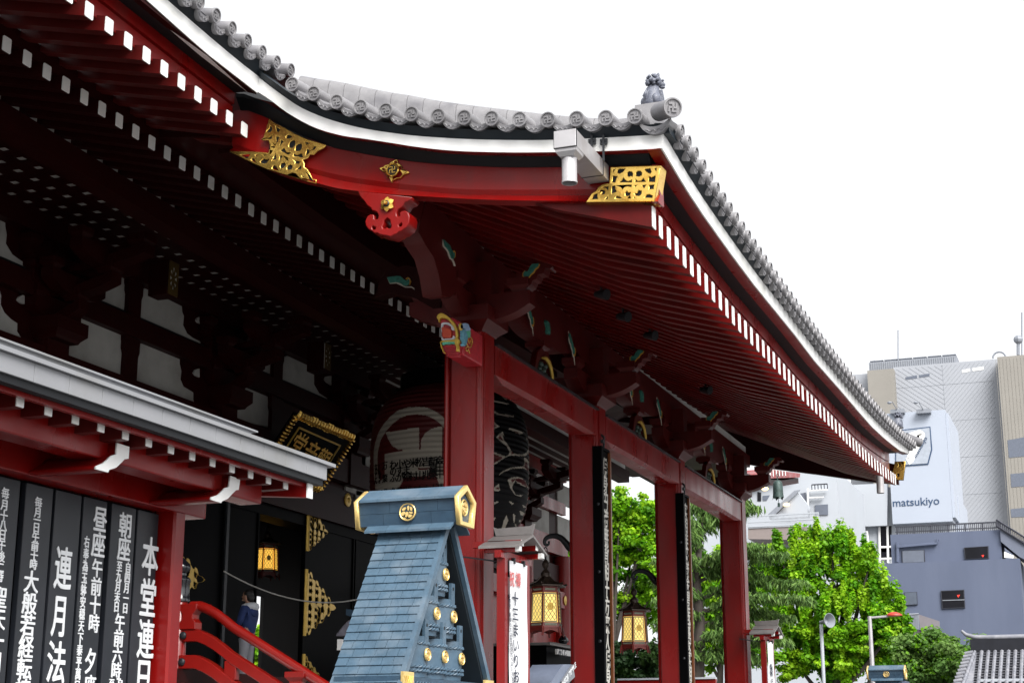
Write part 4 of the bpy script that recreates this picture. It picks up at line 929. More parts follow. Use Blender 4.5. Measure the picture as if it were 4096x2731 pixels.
lw += [Mz_(*l) for l in ([(1275,215),(1312,200),(1275,222)],[(1388,195),(1430,210),(1410,222)],[(1420,290),(1437,300),(1430,360),(1452,385),(1440,385),(1420,340)],[(1470,270),(1510,290),(1515,305),(1478,300)],[(1465,335),(1500,350),(1500,362),(1465,350)],[(1330,412),(1350,340),(1370,300),(1383,340),(1360,400)],[(1275,320),(1290,315),(1275,345)],[(1410,410),(1430,395),(1470,398)],[(1490,225),(1525,240),(1500,245)])]
lr_ = [[(1820,670),(1850,640),(1895,715),(1860,700)],[(1990,895),(2010,850),(2035,885)],[(1765,890),(1890,940),(1765,1010)],[(2180,1000),(2210,1000),(2235,1140),(2175,1060)],[(1990,1235),(2100,1215),(2180,1245),(2215,1330),(2075,1260),(2055,1235),(2010,1275)],[(1775,1360),(1825,1330),(1840,1360)],[(2010,570),(2100,600),(2080,612)],[(1765,490),(1800,515),(1765,535)]]
lr_ = [Pz(*l) for l in lr_]
LRED = mat('lantern_red_paper', (0.085, 0.003, 0.004), 0.6, var=0.12, scale=3)
LWHT = mat('lantern_white_paper', (0.40, 0.37, 0.31), 0.7, var=0.06, scale=4)
LBLK = mat('lantern_black_ink', (0.005, 0.005, 0.006), 0.6, var=0.2, spec=0.15)
NR = 32; rows = NR*6; n = 420
mb = MB(); rings = []; zs = []
for j in range(rows+1):
    z = LZ0+(LZ1-LZ0)*j/rows
    rib = .009*math.cos(2*math.pi*j/6)
    r = lprof(z)+rib*(1 if 4 < j < rows-4 else 0)
    zs.append((z, r))
a0, a1 = math.radians(-165), math.radians(15)
def lpt(a, z, r): return Vector((LX+r*math.cos(a), LY+r*math.sin(a), z))
ids = [mb.vs([lpt(a0+(a1-a0)*k/n, z, r) for k in range(n+1)]) for z, r in zs]
for j in range(rows):
    for k in range(n):
        c = (mb.v[ids[j][k]]+mb.v[ids[j+1][k+1]])/2
        x, y = proj(c); mi = 0
        if x < 1800:
            if y > 1600 and any(inpoly(x, y, P) for P in lant_white): mi = 1
        else:
            mi = 2
            if any(inpoly(x, y, P) for P in lr_): mi = 0
            elif any(inpoly(x, y, P) for P in lw): mi = 1
        mb.face([ids[j][k], ids[j][k+1], ids[j+1][k+1], ids[j+1][k]], mi)
# the far half, plain
nb = 40
idb = [mb.vs([lpt(a1+(2*math.pi-(a1-a0))*k/nb, z, r) for k in range(nb+1)]) for z, r in zs[::3]]
for a, b in zip(idb, idb[1:]):
    for k in range(nb): mb.face([a[k], a[k+1], b[k+1], b[k]], 0)
mb.build('paper_body', [LRED, LWHT, LBLK], lan, smooth=50)
mb = MB()
for z0, z1 in ((LZ1-.12, LZ1+.18), (LZ0-.22, LZ0+.10)):
    m_ = MB(); m_.lathe([(LR*.62,z0),(LR*.64,z0),(LR*.64,z1),(LR*.62,z1)], 40, c=(LX, LY, 0)); m_.build('rim_band', BLACK, lan, smooth=30)
mb = MB(); mb.lathe([(.001,LZ1+.1),(LR*.6,LZ1+.1),(.05,LZ1+.3)], 30, c=(LX, LY, 0)); mb.build('top_cover', BLACK, lan, smooth=30)
mb = MB(); mb.tube([(LX, LY, LZ1+.1), (LX, LY, 10.3)], .05, 8); mb.build('hanger', IRON, lan)
def lant_text(chars):
    V = []; Fc = []
    cv = bpy.data.curves.new('t', 'FONT'); cv.extrude = .004; cv.offset = .012; cv.resolution_u = 2
    for ch, px, py, sz in chars:
        cv.body = ch; me = mesh_of(cv)
        d = (FW*F + RT*(px-CX) + UP*(CY-py)).normalized()
        # hit the lantern cylinder of local radius
        r = LR+.03
        for _ in range(4):
            o2 = Vector((CAM.x-LX, CAM.y-LY)); d2 = Vector((d.x, d.y)); A = d2.dot(d2); Bq = o2.dot(d2); Cq = o2.dot(o2)-r*r
            D_ = Bq*Bq-A*Cq
            if D_ < 0: break
            t = (-Bq-math.sqrt(D_))/A; p = CAM+d*t; r = lprof(p.z)+.03
        if D_ < 0: continue
        nrm = Vector((p.x-LX, p.y-LY, 0)).normalized(); u = Vector((-nrm.y, nrm.x, 0))
        nv = len(V); V += [p+u*((q.co.x-.5)*sz)+Vector((0,0,1))*((q.co.y-.38)*sz)+nrm*q.co.z for q in me.vertices]
        Fc += [tuple(k+nv for k in f.vertices) for f in me.polygons]
    bpy.data.curves.remove(cv)
    Mi = WM[lan.name].inverted(); me = bpy.data.meshes.new('lettering'); me.from_pydata([tuple(Mi @ v) for v in V], [], Fc); me.materials.append(LBLK); return link('lettering', me, lan)
cols = ['金田中', '新喜楽', '吉　兆', '松　山', '米　村', 'やま祢', '小すが', 'わのふ']
T = []
for k, s in enumerate(cols):
    for j, ch in enumerate(s):
        if ch != '　': x, y = Pz((1040-90*k, 975+8*k+j*88))[0]; T.append((ch, x, y, .20))
for k, s in enumerate(['清', '小喜', 'まり', '杏', '加津', '栄吉', '静', '多賀']):
    for j, ch in enumerate(s):
        x, y = Pz((1040-90*k, 1345+8*k+j*80))[0]; T.append((ch, x, y, .19))
for k, s in enumerate(['万　葉', 'Jade', 'ななしん']):
    for j, ch in enumerate(s):
        if ch != '　': x, y = Pz((300-60*k, 1045+(85 if k == 0 else 62)*j+10*k))[0]; T.append((ch, x, y, .15 if k else .18))
for k, ch in enumerate('晶あ加吉花'):
    x, y = Pz((310-52*k, 1400+10*k))[0]; T.append((ch, x, y, .15))
lant_text(T)
# ---- signboard with gilt frame, leaning out over the doors
Sg = zz(1050,1600,3.92)
sgn = thing('signboard', 'black signboard with gilded scalloped frame and three gold characters', 'signboard', at(1225, 1740, Y=30))
sc3 = [at(*q, X=-16.0) for q in Sg((555,200),(1440,580),(1000,1330),(180,760))]
# board plane: top edge leans out (+X), bottom edge sits near the wall
def sgp(u, v):
    """u 0..1 along the board (left to right), v 0..1 from bottom to top"""
    tl = at(*Sg((540,230))[0], X=-15.3); tr = at(*Sg((1420,590))[0], X=-15.3)
    bl = at(*Sg((80,930))[0], X=-16.0); br_ = at(*Sg((905,1400))[0], X=-16.0)
    return (bl*(1-u)+br_*u)*(1-v)+(tl*(1-u)+tr*u)*v
nS = ((sgp(1,0)-sgp(0,0)).cross(sgp(0,1)-sgp(0,0))).normalized()
if nS.x < 0: nS = -nS
mb = MB(); mb.prism([sgp(0,0), sgp(1,0), sgp(1,1), sgp(0,1)], -nS*.12); mb.build('board', BLACK, sgn)
eu = (sgp(1,0)-sgp(0,0)).normalized(); ev = (sgp(0,1)-sgp(0,0)).normalized()
def bar(mb, p, q, w, t):
    d = (q-p).normalized(); s = d.cross(nS).normalized()
    mb.prism([p-s*w, p+s*w, q+s*w, q-s*w], nS*t)
mb = MB()
for a, b in (((.13,.80),(.87,.80)), ((.87,.80),(.87,.2)), ((.13,.8),(.13,.2)), ((.13,.2),(.87,.2))): bar(mb, sgp(*a)+nS*.001, sgp(*b)+nS*.001, .018 if a[1] == b[1] == .80 else .008, .03)
mb.build('inner_frame', GOLDP, sgn)
mb = MB(); rr = random.Random(5)
def fringe(a, b, n):
    for k in range(n):
        t = (k+.5)/n; p = sgp(a[0]+(b[0]-a[0])*t, a[1]+(b[1]-a[1])*t)
        d = (sgp(*b)-sgp(*a)).normalized(); s = d.cross(nS).normalized(); L = (sgp(*b)-sgp(*a)).length/n*.36
        big = .105 if k % 6 in (0, 5) else .085
        rings = []
        for q in range(5):
            c = p+s*(big*(2*q/4-1)); hgt = .05*math.sin(math.pi*(q+.5)/5)+.02
            rings.append([c-d*L, c-d*L*.5+nS*hgt, c+d*L*.5+nS*hgt, c+d*L])
        mb.loft(rings)
fringe((0,1),(1,1),22); fringe((1,1),(1,0),16); fringe((0,1),(0,0),14); fringe((0,0),(1,0),20)
mb.build('scalloped_frame', GOLD, sgn)
Ms = Matrix(((eu.x, ev.x, nS.x, 0), (eu.y, ev.y, nS.y, 0), (eu.z, ev.z, nS.z, 0), (0,0,0,1)))
hh = (sgp(0,1)-sgp(0,0)).length; ww = (sgp(1,0)-sgp(0,0)).length
T = Matrix.Translation(sgp(0,0)+nS*.004) @ Ms
glyphs('lettering', [('堂', ww*.27, hh*.52, .55, .62), ('音', ww*.51, hh*.50, .55, .62), ('觀', ww*.74, hh*.50, .55, .62)], GOLD, sgn, T, .012, .0, bold=.012)
# ---- long vertical couplet boards hung on the middle columns
WOOD = mat('brown_oiled_wood', (0.16, 0.05, 0.014), 0.35, var=0.35, scale=5, stretch=(3,3,.25), bump=0.1)
SILV = mat('silver_leaf_script', (0.62, 0.60, 0.54), 0.4, metal=0.2, var=0.2, scale=12)
def couplet(y0, label, x0, ztop, s):
    t = thing('couplet_board', label, 'plaque', (x0, y0, 0), 0, 'long vertical plaques on the porch columns')
    L = ztop-.5
    m = MB(); m.box((0, -.02, .5), (.03, .40, ztop)); b = m.build('board', BLACK, t, world=False)
    m = MB(); m.box((-.1, -.13, .5), (.08, -.02, ztop+.02)); m.box((-.02, -.02, ztop-.03), (.07, .40, ztop+.02)); m.build('frame', BLACK, t, world=False, bevel=.008)
    m = MB(); m.box((-.02, .40, .5), (.075, .46, ztop-.02)); m.build('wood_edge', WOOD, t, world=False)
    m = MB(); m.tube([(.04,.12,ztop), (.05,.12,ztop+.22)], .02, 6); m.tube([(.05,.12,ztop+.22), (.0,.12,ztop+.26), (-.03,.12,ztop+.24)], .022, 6); m.box((.02,.03,ztop+.10), (.06,.12,ztop+.16)); m.build('hook', IRON, t, world=False)
    m = MB()
    for k in range(5): m.ball((.0, -.132, 1.0+k*1.2), .03, 8, sq=(1,.5,1))
    m.build('nail_head', IRON, t, world=False, smooth=50)
    it = []; z = ztop-.32; k = 0
    while z > .7:
        ch = s[k % len(s)]; it.append((ch, .19, z, .30, .36)); z -= .31; k += 1
    o = glyphs('script', it, SILV, t, WM[t.name] @ frame('X', .032), .006, .016, shear=.15)
    return t
couplet(COLY[1]+.10, 'tall black plaque with silver script hung on the second column, brown wooden edge', -8.385, 6.83, '佛身円満無背相十方来人')
couplet(COLY[2]+.10, 'tall black plaque with silver script hung on the third column, narrower in view', -8.385, 6.83, '实相非荘厳金碧装成安')
# ---- hexagonal hanging lanterns on curved arms
BRZ = mat('bronze_brown', (0.045, 0.03, 0.022), 0.4, metal=0.4, var=0.4, scale=9, bump=0.2)
BRR = mat('lantern_red_frame', (0.16, 0.018, 0.014), 0.45, var=0.25, scale=8)
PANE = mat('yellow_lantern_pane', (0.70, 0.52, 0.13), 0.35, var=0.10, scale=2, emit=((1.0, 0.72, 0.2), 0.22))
PGR = mat('grey_green_lattice', (0.24, 0.26, 0.20), 0.5, var=0.2)
def hexring(r, z, rot=math.pi/6): return [Vector((r*math.cos(math.pi/3*k+rot), r*math.sin(math.pi/3*k+rot), z)) for k in range(6)]
def hex_lantern(name, label, loc, rot, s, group):
    t = thing(name, label, 'lantern', loc, rot, group)
    m = MB()
    # curling roof
    rings = [hexring(r, z) for r, z in ((.10,.62),(.16,.56),(.30,.47),(.50,.41),(.62,.40),(.62,.375),(.48,.37))]
    m.loft(rings); 
    for k in range(6):
        a = math.pi/3*k+math.pi/6; c, s_ = math.cos(a), math.sin(a)
        m.tube([(c*.10,s_*.10,.63),(c*.30,s_*.30,.49),(c*.52,s_*.52,.425),(c*.66,s_*.66,.44)], [.022,.022,.02,.022], 6)
    m.lathe([(.001,.60),(.14,.60),(.15,.68),(.09,.74),(.05,.78),(.10,.84),(.11,.90),(.06,.97),(.02,1.0),(.001,1.0)], 14)
    m.build('roof', BRZ, t, world=False, smooth=30)
    m = MB()
    for r0, z0, r1, z1 in ((.44,.37,.43,.26),(.43,.26,.43,.24),(.475,-.42,.50,-.52),(.50,-.52,.50,-.56)): m.loft([hexring(r0, z0), hexring(r1, z1)])
    for k in range(6):
        a = math.pi/3*k+math.pi/6; c, s_ = math.cos(a), math.sin(a)
        m.tube([(c*.435,s_*.435,.26),(c*.485,s_*.485,-.45)], .022, 6)
        m.tube([(c*.50,s_*.50,-.52),(c*.53,s_*.53,-.62),(c*.55,s_*.55,-.72)], [.04,.035,.025], 6)
        b = a+math.pi/3
        for q in range(5):
            f0, f1 = q/5, (q+1)/5; z0 = -.56-.07*abs(f0-.5)*2; z1 = -.56-.07*abs(f1-.5)*2
            p0 = Vector((.5*(c+(math.cos(b)-c)*f0), .5*(s_+(math.sin(b)-s_)*f0), -.55)); p1 = Vector((.5*(c+(math.cos(b)-c)*f1), .5*(s_+(math.sin(b)-s_)*f1), -.55))
            i = m.vs([p0, p1, Vector((p1.x, p1.y, z1-.02)), Vector((p0.x, p0.y, z0-.02))]); m.face(i)
    m.build('frame', BRR, t, world=False)
    for k in range(6):
        a = math.pi/3*k+math.pi/6; b = a+math.pi/3
        def q(f, z, off=0.0):
            r = .43+.05*(.26-z)/.7
            p = Vector((r*(math.cos(a)+(math.cos(b)-math.cos(a))*f), r*(math.sin(a)+(math.sin(b)-math.sin(a))*f), z))
            nr = Vector((math.cos((a+b)/2), math.sin((a+b)/2), 0)); return p+nr*off
        m = MB(); i = m.vs([q(.08,.23,-.02), q(.92,.23,-.02), q(.92,-.42,-.02), q(.08,-.42,-.02)]); m.face(i); pn = m.build('pane', PANE, t, world=False)
        m = MB()
        nn = 5
        for d in range(-8, 9):
            for sg in (1, -1):
                # diagonal lattice clipped to the pane
                pts = []
                for f in (.12,.88):
                    z = -.10+(d*.135)+sg*(f-.5)*.52
                    pts.append((f, z))
                (f0, z0), (f1, z1) = pts
                lo_, hi_ = -.37, .19
                if max(z0, z1) < lo_ or min(z0, z1) > hi_: continue
                def cl(f0, z0, f1, z1, zc): return f0+(f1-f0)*(zc-z0)/(z1-z0)
                if z0 < lo_: f0, z0 = cl(f0,z0,f1,z1,lo_), lo_
                elif z0 > hi_: f0, z0 = cl(f0,z0,f1,z1,hi_), hi_
                if z1 < lo_: f1, z1 = cl(f0,z0,f1,z1,lo_), lo_
                elif z1 > hi_: f1, z1 = cl(f0,z0,f1,z1,hi_), hi_
                if abs(f1-f0) < .02: continue
                m.tube([q(f0,z0,-.008), q(f1,z1,-.008)], .0065, 4)
        for f in (.10,.90): m.tube([q(f,.21,-.006), q(f,-.40,-.006)], .013, 4)
        for z in (.21,-.40): m.tube([q(.10,z,-.006), q(.90,z,-.006)], .013, 4)
        m.tube([q(.12,-.47,.012), q(.88,-.47,.012)], .022, 4); m.tube([q(.14,.31,.0), q(.86,.31,.0)], .03, 4)
        m.build('lattice', PGR, pn, world=False)
        if k % 2 == 0:
            m = MB(); c = q(.5,-.07,.004); nr = Vector((math.cos((a+b)/2), math.sin((a+b)/2), 0))
            M = Matrix.Translation(c) @ nr.to_track_quat('Z', 'Y').to_matrix().to_4x4()
            m.lathe([(.001,0),(.085,0),(.085,.015),(.07,.018),(.068,.008),(.001,.008)], 18, M=M)
            w = .012; a_ = .045
            for x0,y0,x1,y1 in ((-w,-a_,w,a_),(-a_,-w,a_,w),(-a_,a_-2*w,-w,a_),(a_-2*w,w,a_,a_),(w,-a_,a_,-a_+2*w),(-a_,-a_,-a_+2*w,-w)): m.box((x0,y0,.008),(x1,y1,.018), M=M)
            m.build('crest', GOLDP, pn, world=False)
    # chain ring on top
    m = MB(); m.tube([Vector((0, .07*math.cos(x), 1.07+.09*math.sin(x))) for x in [2*math.pi*k/12 for k in range(13)]], .016, 6); m.tube([Vector((.05*math.cos(x), 0, 1.20+.07*math.sin(x))) for x in [2*math.pi*k/12 for k in range(13)]], .014, 6); m.build('hanging_ring', IRON, t, world=False)
    t.scale = (s*.77, s*.77, s)
    return t
def lamp_arm(y, x0, z, par_label, s):
    """cast iron arm curling out of a column towards the hall side"""
    t = thing('lamp_arm', par_label, 'bracket', (x0, y, z), 0, 'curled iron lantern arms')
    m = MB()
    P = [(0,0,-.55),(-.14,0,-.50),(-.30,0,-.30),(-.48,0,-.12),(-.72,0,-.03),(-.98,0,-.05),(-1.12,0,-.16),(-1.13,0,-.30),(-1.04,0,-.36),(-.96,0,-.30),(-.98,0,-.22)]
    m.tube([Vector(p)*s for p in crom([Vector(p) for p in P], 4, False)], [.15*s*(1-.7*min(1, k/36)) for k in range(41)], 8)
    m.box((-.06*s,-.16*s,-.78*s), (.0,.16*s,-.30*s)); m.build('scroll', IRON, t, world=False, smooth=50)
    return t
TL = zz(1900,1900,1.887)
for (yc, lab, lab2, hook, mid, k) in ((COLY[1], 'bronze hexagonal lantern with yellow lattice panes, the nearer and larger of the pair', 'curled black iron arm on the second column holding the nearer lantern', (520,610), (535,1000), 1), (COLY[2], 'bronze hexagonal lantern with yellow lattice panes, farther and smaller, against green trees', 'curled black iron arm on the third column holding the farther lantern', (1195,850), (1205,1160), 2)):
    yl = yc+W/2
    pm = at(*TL(mid)[0], Y=yl); ph = at(*TL(hook)[0], Y=yl)
    s = .80
    hex_lantern('hanging_lantern', lab, (pm.x, yl, pm.z+.07), math.radians(9), s, 'hexagonal bronze lanterns hanging beside the columns')
    lamp_arm(yl, CXL, ph.z+.37, lab2, (CXL-pm.x)/1.10)
# ---- wind bell under the far corner
bl = at(3112, 1960, X=-9.0)
bell = thing('wind_bell', 'dark green bronze bell hanging from a red eave beside the last column', 'bell', bl)
GRN = mat('verdigris_bronze', (0.035, 0.06, 0.055), 0.5, metal=0.3, var=0.4, scale=12, bump=0.2)
sB = .0052*1.4
mb = MB(); mb.lathe([(.001,.30),(.07,.29),(.12,.25),(.145,.17),(.15,0),(.155,-.12),(.165,-.22),(.155,-.22),(.14,0),(.001,.26)], 20, c=bl); mb.build('bell_body', GRN, bell, smooth=40)
mb = MB()
for k in range(6):
    a = math.pi/3*k; c, s_ = math.cos(a), math.sin(a); b = .16
    i = mb.vs([bl+Vector((b*math.cos(a-.35), b*math.sin(a-.35), -.215)), bl+Vector((b*math.cos(a+.35), b*math.sin(a+.35), -.215)), bl+Vector((1.15*b*c, 1.15*b*s_, -.29))]); mb.face(i)
mb.tube([bl+Vector((0,0,.28)), bl+Vector((0,0,.42))], .015, 6); mb.tube([bl+Vector((.03*math.cos(x), 0, .45+.045*math.sin(x))) for x in [2*math.pi*k/10 for k in range(11)]], .01, 5); mb.tube([bl+Vector((0,0,-.1)), bl+Vector((0,0,-.4))], .008, 5); mb.box(bl+Vector((-.03,-.005,-.5)), bl+Vector((.04,.005,-.38))); mb.build('hook', GRN, bell)
# red eave it hangs from (side wing of the hall far beyond the porch)
E5 = zz(2650,1750,3.92)
pw = [at(*q, X=-10.2) for q in E5((1560,585),(1660,490),(2160,560),(2155,620),(1700,635))]
mb = MB(); mb.prism([p for p in pw], (-1.5, 0, 0)); ew = mb.build('side_eave', RED, hall)
mb = MB()
for k in range(8):
    q0 = at(*E5((1590+48*k, 590-6*min(k,3)-2*k))[0], X=-10.19); mb.box(q0+Vector((0,-.05,-.08)), q0+Vector((.01,.05,.13)))
mb.build('rafter_cap', WHITE, ew)
# ================================================================ NOTICE BOARD (near left)
XB = -7.0
nb_ = thing('notice_board', 'large roofed notice board with black panels of white brush lettering', 'notice board', (XB, 9.6, 0))
METAL = mat('pale_roof_sheet', (0.23, 0.235, 0.25), 0.5, metal=0.1, var=0.05, scale=2, dirt=(0.18, 0.18, 0.175), dscale=1.2)
Y0b, Y1b = 5.2, 11.66
mb = MB()
k = 0; y = Y1b
while y > Y0b:
    y2 = y-.355; mb.box((-6.10, y2+.004, 3.765), (-6.05, y, 3.885)); y = y2
mb.build('roof_fascia', METAL, nb_, bevel=.003)
mb = MB(); mb.box((-6.12, Y0b, 3.887), (-6.02, Y1b+.1, 3.915)); mb.prism([Vector((-6.1, Y0b, 3.90)), Vector((-6.9, Y0b, 4.03)), Vector((-7.8, Y0b, 3.90))], (0, Y1b+.05-Y0b, 0)); mb.build('roof', METAL, nb_)
mb = MB(); mb.box((-7.0, Y0b, 4.08), (-6.8, 11.68, 4.235)); mb.box((-7.05, Y0b, 4.236), (-6.77, 11.74, 4.25)); mb.build('ridge_cap', METAL, nb_)
mb = MB(); mb.box((-6.14, Y0b, 3.715), (-6.07, Y1b-.03, 3.763)); mb.build('eave_recess', BLACKR, nb_)
mb = MB(); mb.box((-7.7, Y0b, 3.742), (-6.145, Y1b-.1, 3.762)); mb.build('soffit_board', RED, nb_)
mb = MB(); mb.box((-6.19, Y0b, 3.685), (-6.15, Y1b-.2, 3.741)); mb.build('eave_board', RED, nb_)
yy = [11.30-.285*k for k in range(21)]
for y in yy:
    mb = MB(); mb.box((-7.7, y-.04, 3.645), (-6.245, y+.04, 3.74)); r_ = mb.build('rafter', REDW, nb_)
    mb = MB(); mb.box((-6.244, y-.036, 3.648), (-6.232, y+.036, 3.738)); mb.build('rafter_cap', WHITE, r_, bevel=.004)
mb = MB(); mb.prism([Vector((-6.13, 11.46, 3.60)), Vector((-6.13, 11.46, 3.77)), Vector((-7.7, 11.46, 3.90)), Vector((-7.7, 11.46, 3.72))], (0, .07, 0)); o = mb.build('barge_board', RED, nb_)
mb = MB(); mb.box((-6.128, 11.455, 3.595), (-6.112, 11.535, 3.775)); mb.build('barge_cap', WHITE, o)
mb = MB(); mb.box((-6.62, Y0b, 3.525), (-6.42, 11.24, 3.70)); mb.build('front_purlin', RED, nb_, bevel=.012)
mb = MB(); mb.box((-7.1, Y0b, 3.42), (-6.9, 11.18, 3.62)); mb.build('lintel', RED, nb_, bevel=.01)
mb = MB(); mb.box((-6.9, Y0b, 3.66), (-6.62, 11.0, 3.69)); mb.build('eave_recess', BLACKR, nb_)
mb = MB(); k = 0; y = 10.9
while y > Y0b: mb.box((-6.82, y-.09, 3.645), (-6.70, y+.09, 3.658)); y -= .36
mb.build('ceiling_square', PLAST, nb_)
def arm(px):
    a = plate('bracket_arm', px, 'X', -6.36, .62, RED, nb_); plate('bracket_cap', px, 'X', -6.352, .012, WHITE, a, back=False)
arm(zl(0,1700,3.92,[(1812,278),(2007,340),(1995,525),(1930,535),(1890,580),(1800,665),(1690,702),(1675,740),(1478,688),(1490,640),(1590,600),(1640,560),(1720,480),(1800,460)]))
arm(zl(500,1600,3.92,[(1632,1185),(1787,1235),(1762,1405),(1720,1412),(1660,1470),(1590,1545),(1500,1585),(1490,1610),(1330,1560),(1335,1518),(1430,1490),(1490,1440),(1545,1375),(1608,1363)]))
for (ya, yb) in ((10.73, 10.89),):
    mb = MB(); rings = []
    for z, d in ((0.004, 0), (3.419, 0)):
        c = .018
        lo_, hi_ = ya+d, yb+d
        rings.append([Vector(p+(z,)) for p in ((-7.12,lo_+c),(-7.12+c,lo_),(-6.905-c,lo_),(-6.905,lo_+c),(-6.905,hi_-c),(-6.905-c,hi_),(-7.12+c,hi_),(-7.12,hi_-c))])
    mb.loft(rings); mb.build('post', RED, nb_)
PANB = mat('black_board', (0.012, 0.014, 0.019), 0.42, var=0.25, scale=3, spec=0.4, dirt=(0.02,0.022,0.028), dscale=2)
CHALK = mat('white_lettering', (0.74, 0.76, 0.78), 0.6, var=0.04)
nbz = zm(0, 1600, 1.3867)
def yb(x, y): return at(*nbz(x, y), X=XB-.03).y
edges = [yb(x, 600) for x in (-160, 128)]
bnd = [(-150,105), (129,291), (297,452), (456,596), (615,758), (761,885)]
for a, b in bnd:
    ya, y2 = yb(a, 640), yb(b, 640)
    mb = MB(); mb.box((-7.08, ya+.012, 0.4), (-7.03, y2-.008, 3.40)); mb.build('panel', PANB, nb_, bevel=.006)
mb = MB(); mb.box((-7.12, Y0b, 0.3), (-7.085, 10.80, 3.44)); mb.build('panel_backing', BLACK, nb_)
L1 = []
def put(ch, x, y, w, h):
    p = at(*nbz(x, y), X=XB-.028); d = (p-CAM).dot(FW)
    hh = h/1.3867*d/F/math.cos(PIT); ww = w/1.3867*p.y/(4500-x/1.3867)
    L1.append((ch, p.y, p.z, ww*1.06, hh*1.06))
for ch, x, y in zip('本堂連日', (833,820,808,795), (865,1095,1322,1535)): put(ch, x, y, 112, 205)
for ch, x, y in zip('朝座', (695,687), (692,822)): put(ch, x, y, 90, 130)
for k, ch in enumerate('自四月一日'): put(ch, 709-4*k, 928+56*k, 38, 58)
for k, ch in enumerate('至九月末日'): put(ch, 661-4*k, 920+56*k, 38, 58)
for k, ch in enumerate('午前六時'): put(ch, 664-7*k, 1230+90*k, 68, 92)
put('自', 665, 1572, 36, 58); put('至', 618, 1572, 36, 58)
for ch, x, y in zip('昼座', (555,545), (660,800)): put(ch, x, y, 95, 135)
for k, ch in enumerate('午前十時'): put(ch, 538-6*k, 930+102*k, 74, 98)
put('夕', 500, 1445, 80, 135); put('座', 498, 1580, 80, 110)
for k, ch in enumerate('右奉為玉躰安穏天下泰平萬民'): put(ch, 480-4.4*k, 785+66.5*k, 38, 62)
for ch, x, y, w, h in (('連',350,930,120,225), ('月',330,1192,108,225), ('法',312,1450,132,220)): put(ch, x, y, w, h)
for k, (ch, y) in enumerate(zip('毎月一日午前十時', (565,622,663,705,757,808,860,910))): put(ch, 212-4*k, y, 52, 56)
for k, ch in enumerate('大般若経転読'): put(ch, 172-9.5*k, 1005+120*k, 105, 118)
for k, (ch, y) in enumerate(zip('毎月十八日午後二時', (515,580,640,693,745,800,865,925,975))): put(ch, 28-4*k, y, 55, 60)
for k, ch in enumerate('聖天一月九'): put(ch, -2-8*k, 1090+120*k, 100, 115)
glyphs('lettering', L1, CHALK, nb_, frame('X', XB-.028), .003, .0, bold=.016)
# ================================================================ FIRE-WATER TANKS with gabled shingle roofs
BLU = mat('blue_grey_copper', (0.050, 0.092, 0.135), 0.5, metal=0.0, var=0.2, scale=5, bump=0.15, bscale=30, dirt=(0.105, 0.145, 0.185), dscale=4)
BLUD = mat('dark_blue_copper', (0.022, 0.052, 0.088), 0.5, metal=0.0, var=0.22, scale=6, bump=0.12, dirt=(0.036,0.07,0.105), dscale=4)
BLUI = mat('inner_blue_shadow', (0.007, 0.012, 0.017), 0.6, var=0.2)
GOLDL = mat('pale_gilt', (0.80, 0.58, 0.22), 0.35, metal=0.55, var=0.1, scale=12, bump=0.2)
def emblem(parent, c, r, plane, name='crest'):
    """round gilt crest: ring, flame-like strokes inside"""
    M = Matrix.Translation(c) @ (frame(plane, 0).to_3x3().to_4x4())
    m = MB(); m.lathe([(r*.84,0),(r,0),(r,.012),(r*.92,.018),(r*.84,.012),(r*.84,0)], 28, M=M, caps=False)
    o = m.build(name, GOLDL, parent, smooth=40)
    m = MB()
    for pts in ([(-.55,.25),(-.35,.45),(-.1,.40),(-.25,.2),(-.45,.1)], [(.0,.5),(.15,.6),(.2,.3),(.1,.1),(.0,.3)], [(.3,.5),(.5,.35),(.45,.05),(.3,.2)], [(-.6,-.05),(-.3,.05),(-.2,-.15),(-.45,-.35),(-.62,-.25)], [(-.1,-.0),(.1,-.05),(.05,-.4),(-.15,-.5),(-.2,-.3)], [(.2,.0),(.55,-.05),(.5,-.2),(.25,-.15)], [(.15,-.25),(.5,-.3),(.4,-.5),(.15,-.55)], [(-.45,-.5),(-.2,-.58),(-.1,-.68),(-.3,-.64)]):
        P = crom([Vector((a*r*1.15, b*r*1.15)) for a, b in pts], 2); m.prism([M @ Vector((p.x, p.y, .0)) for p in P], (M.to_3x3() @ Vector((0,0,.016))))
    m.build('crest_flame', GOLDL, o); return o
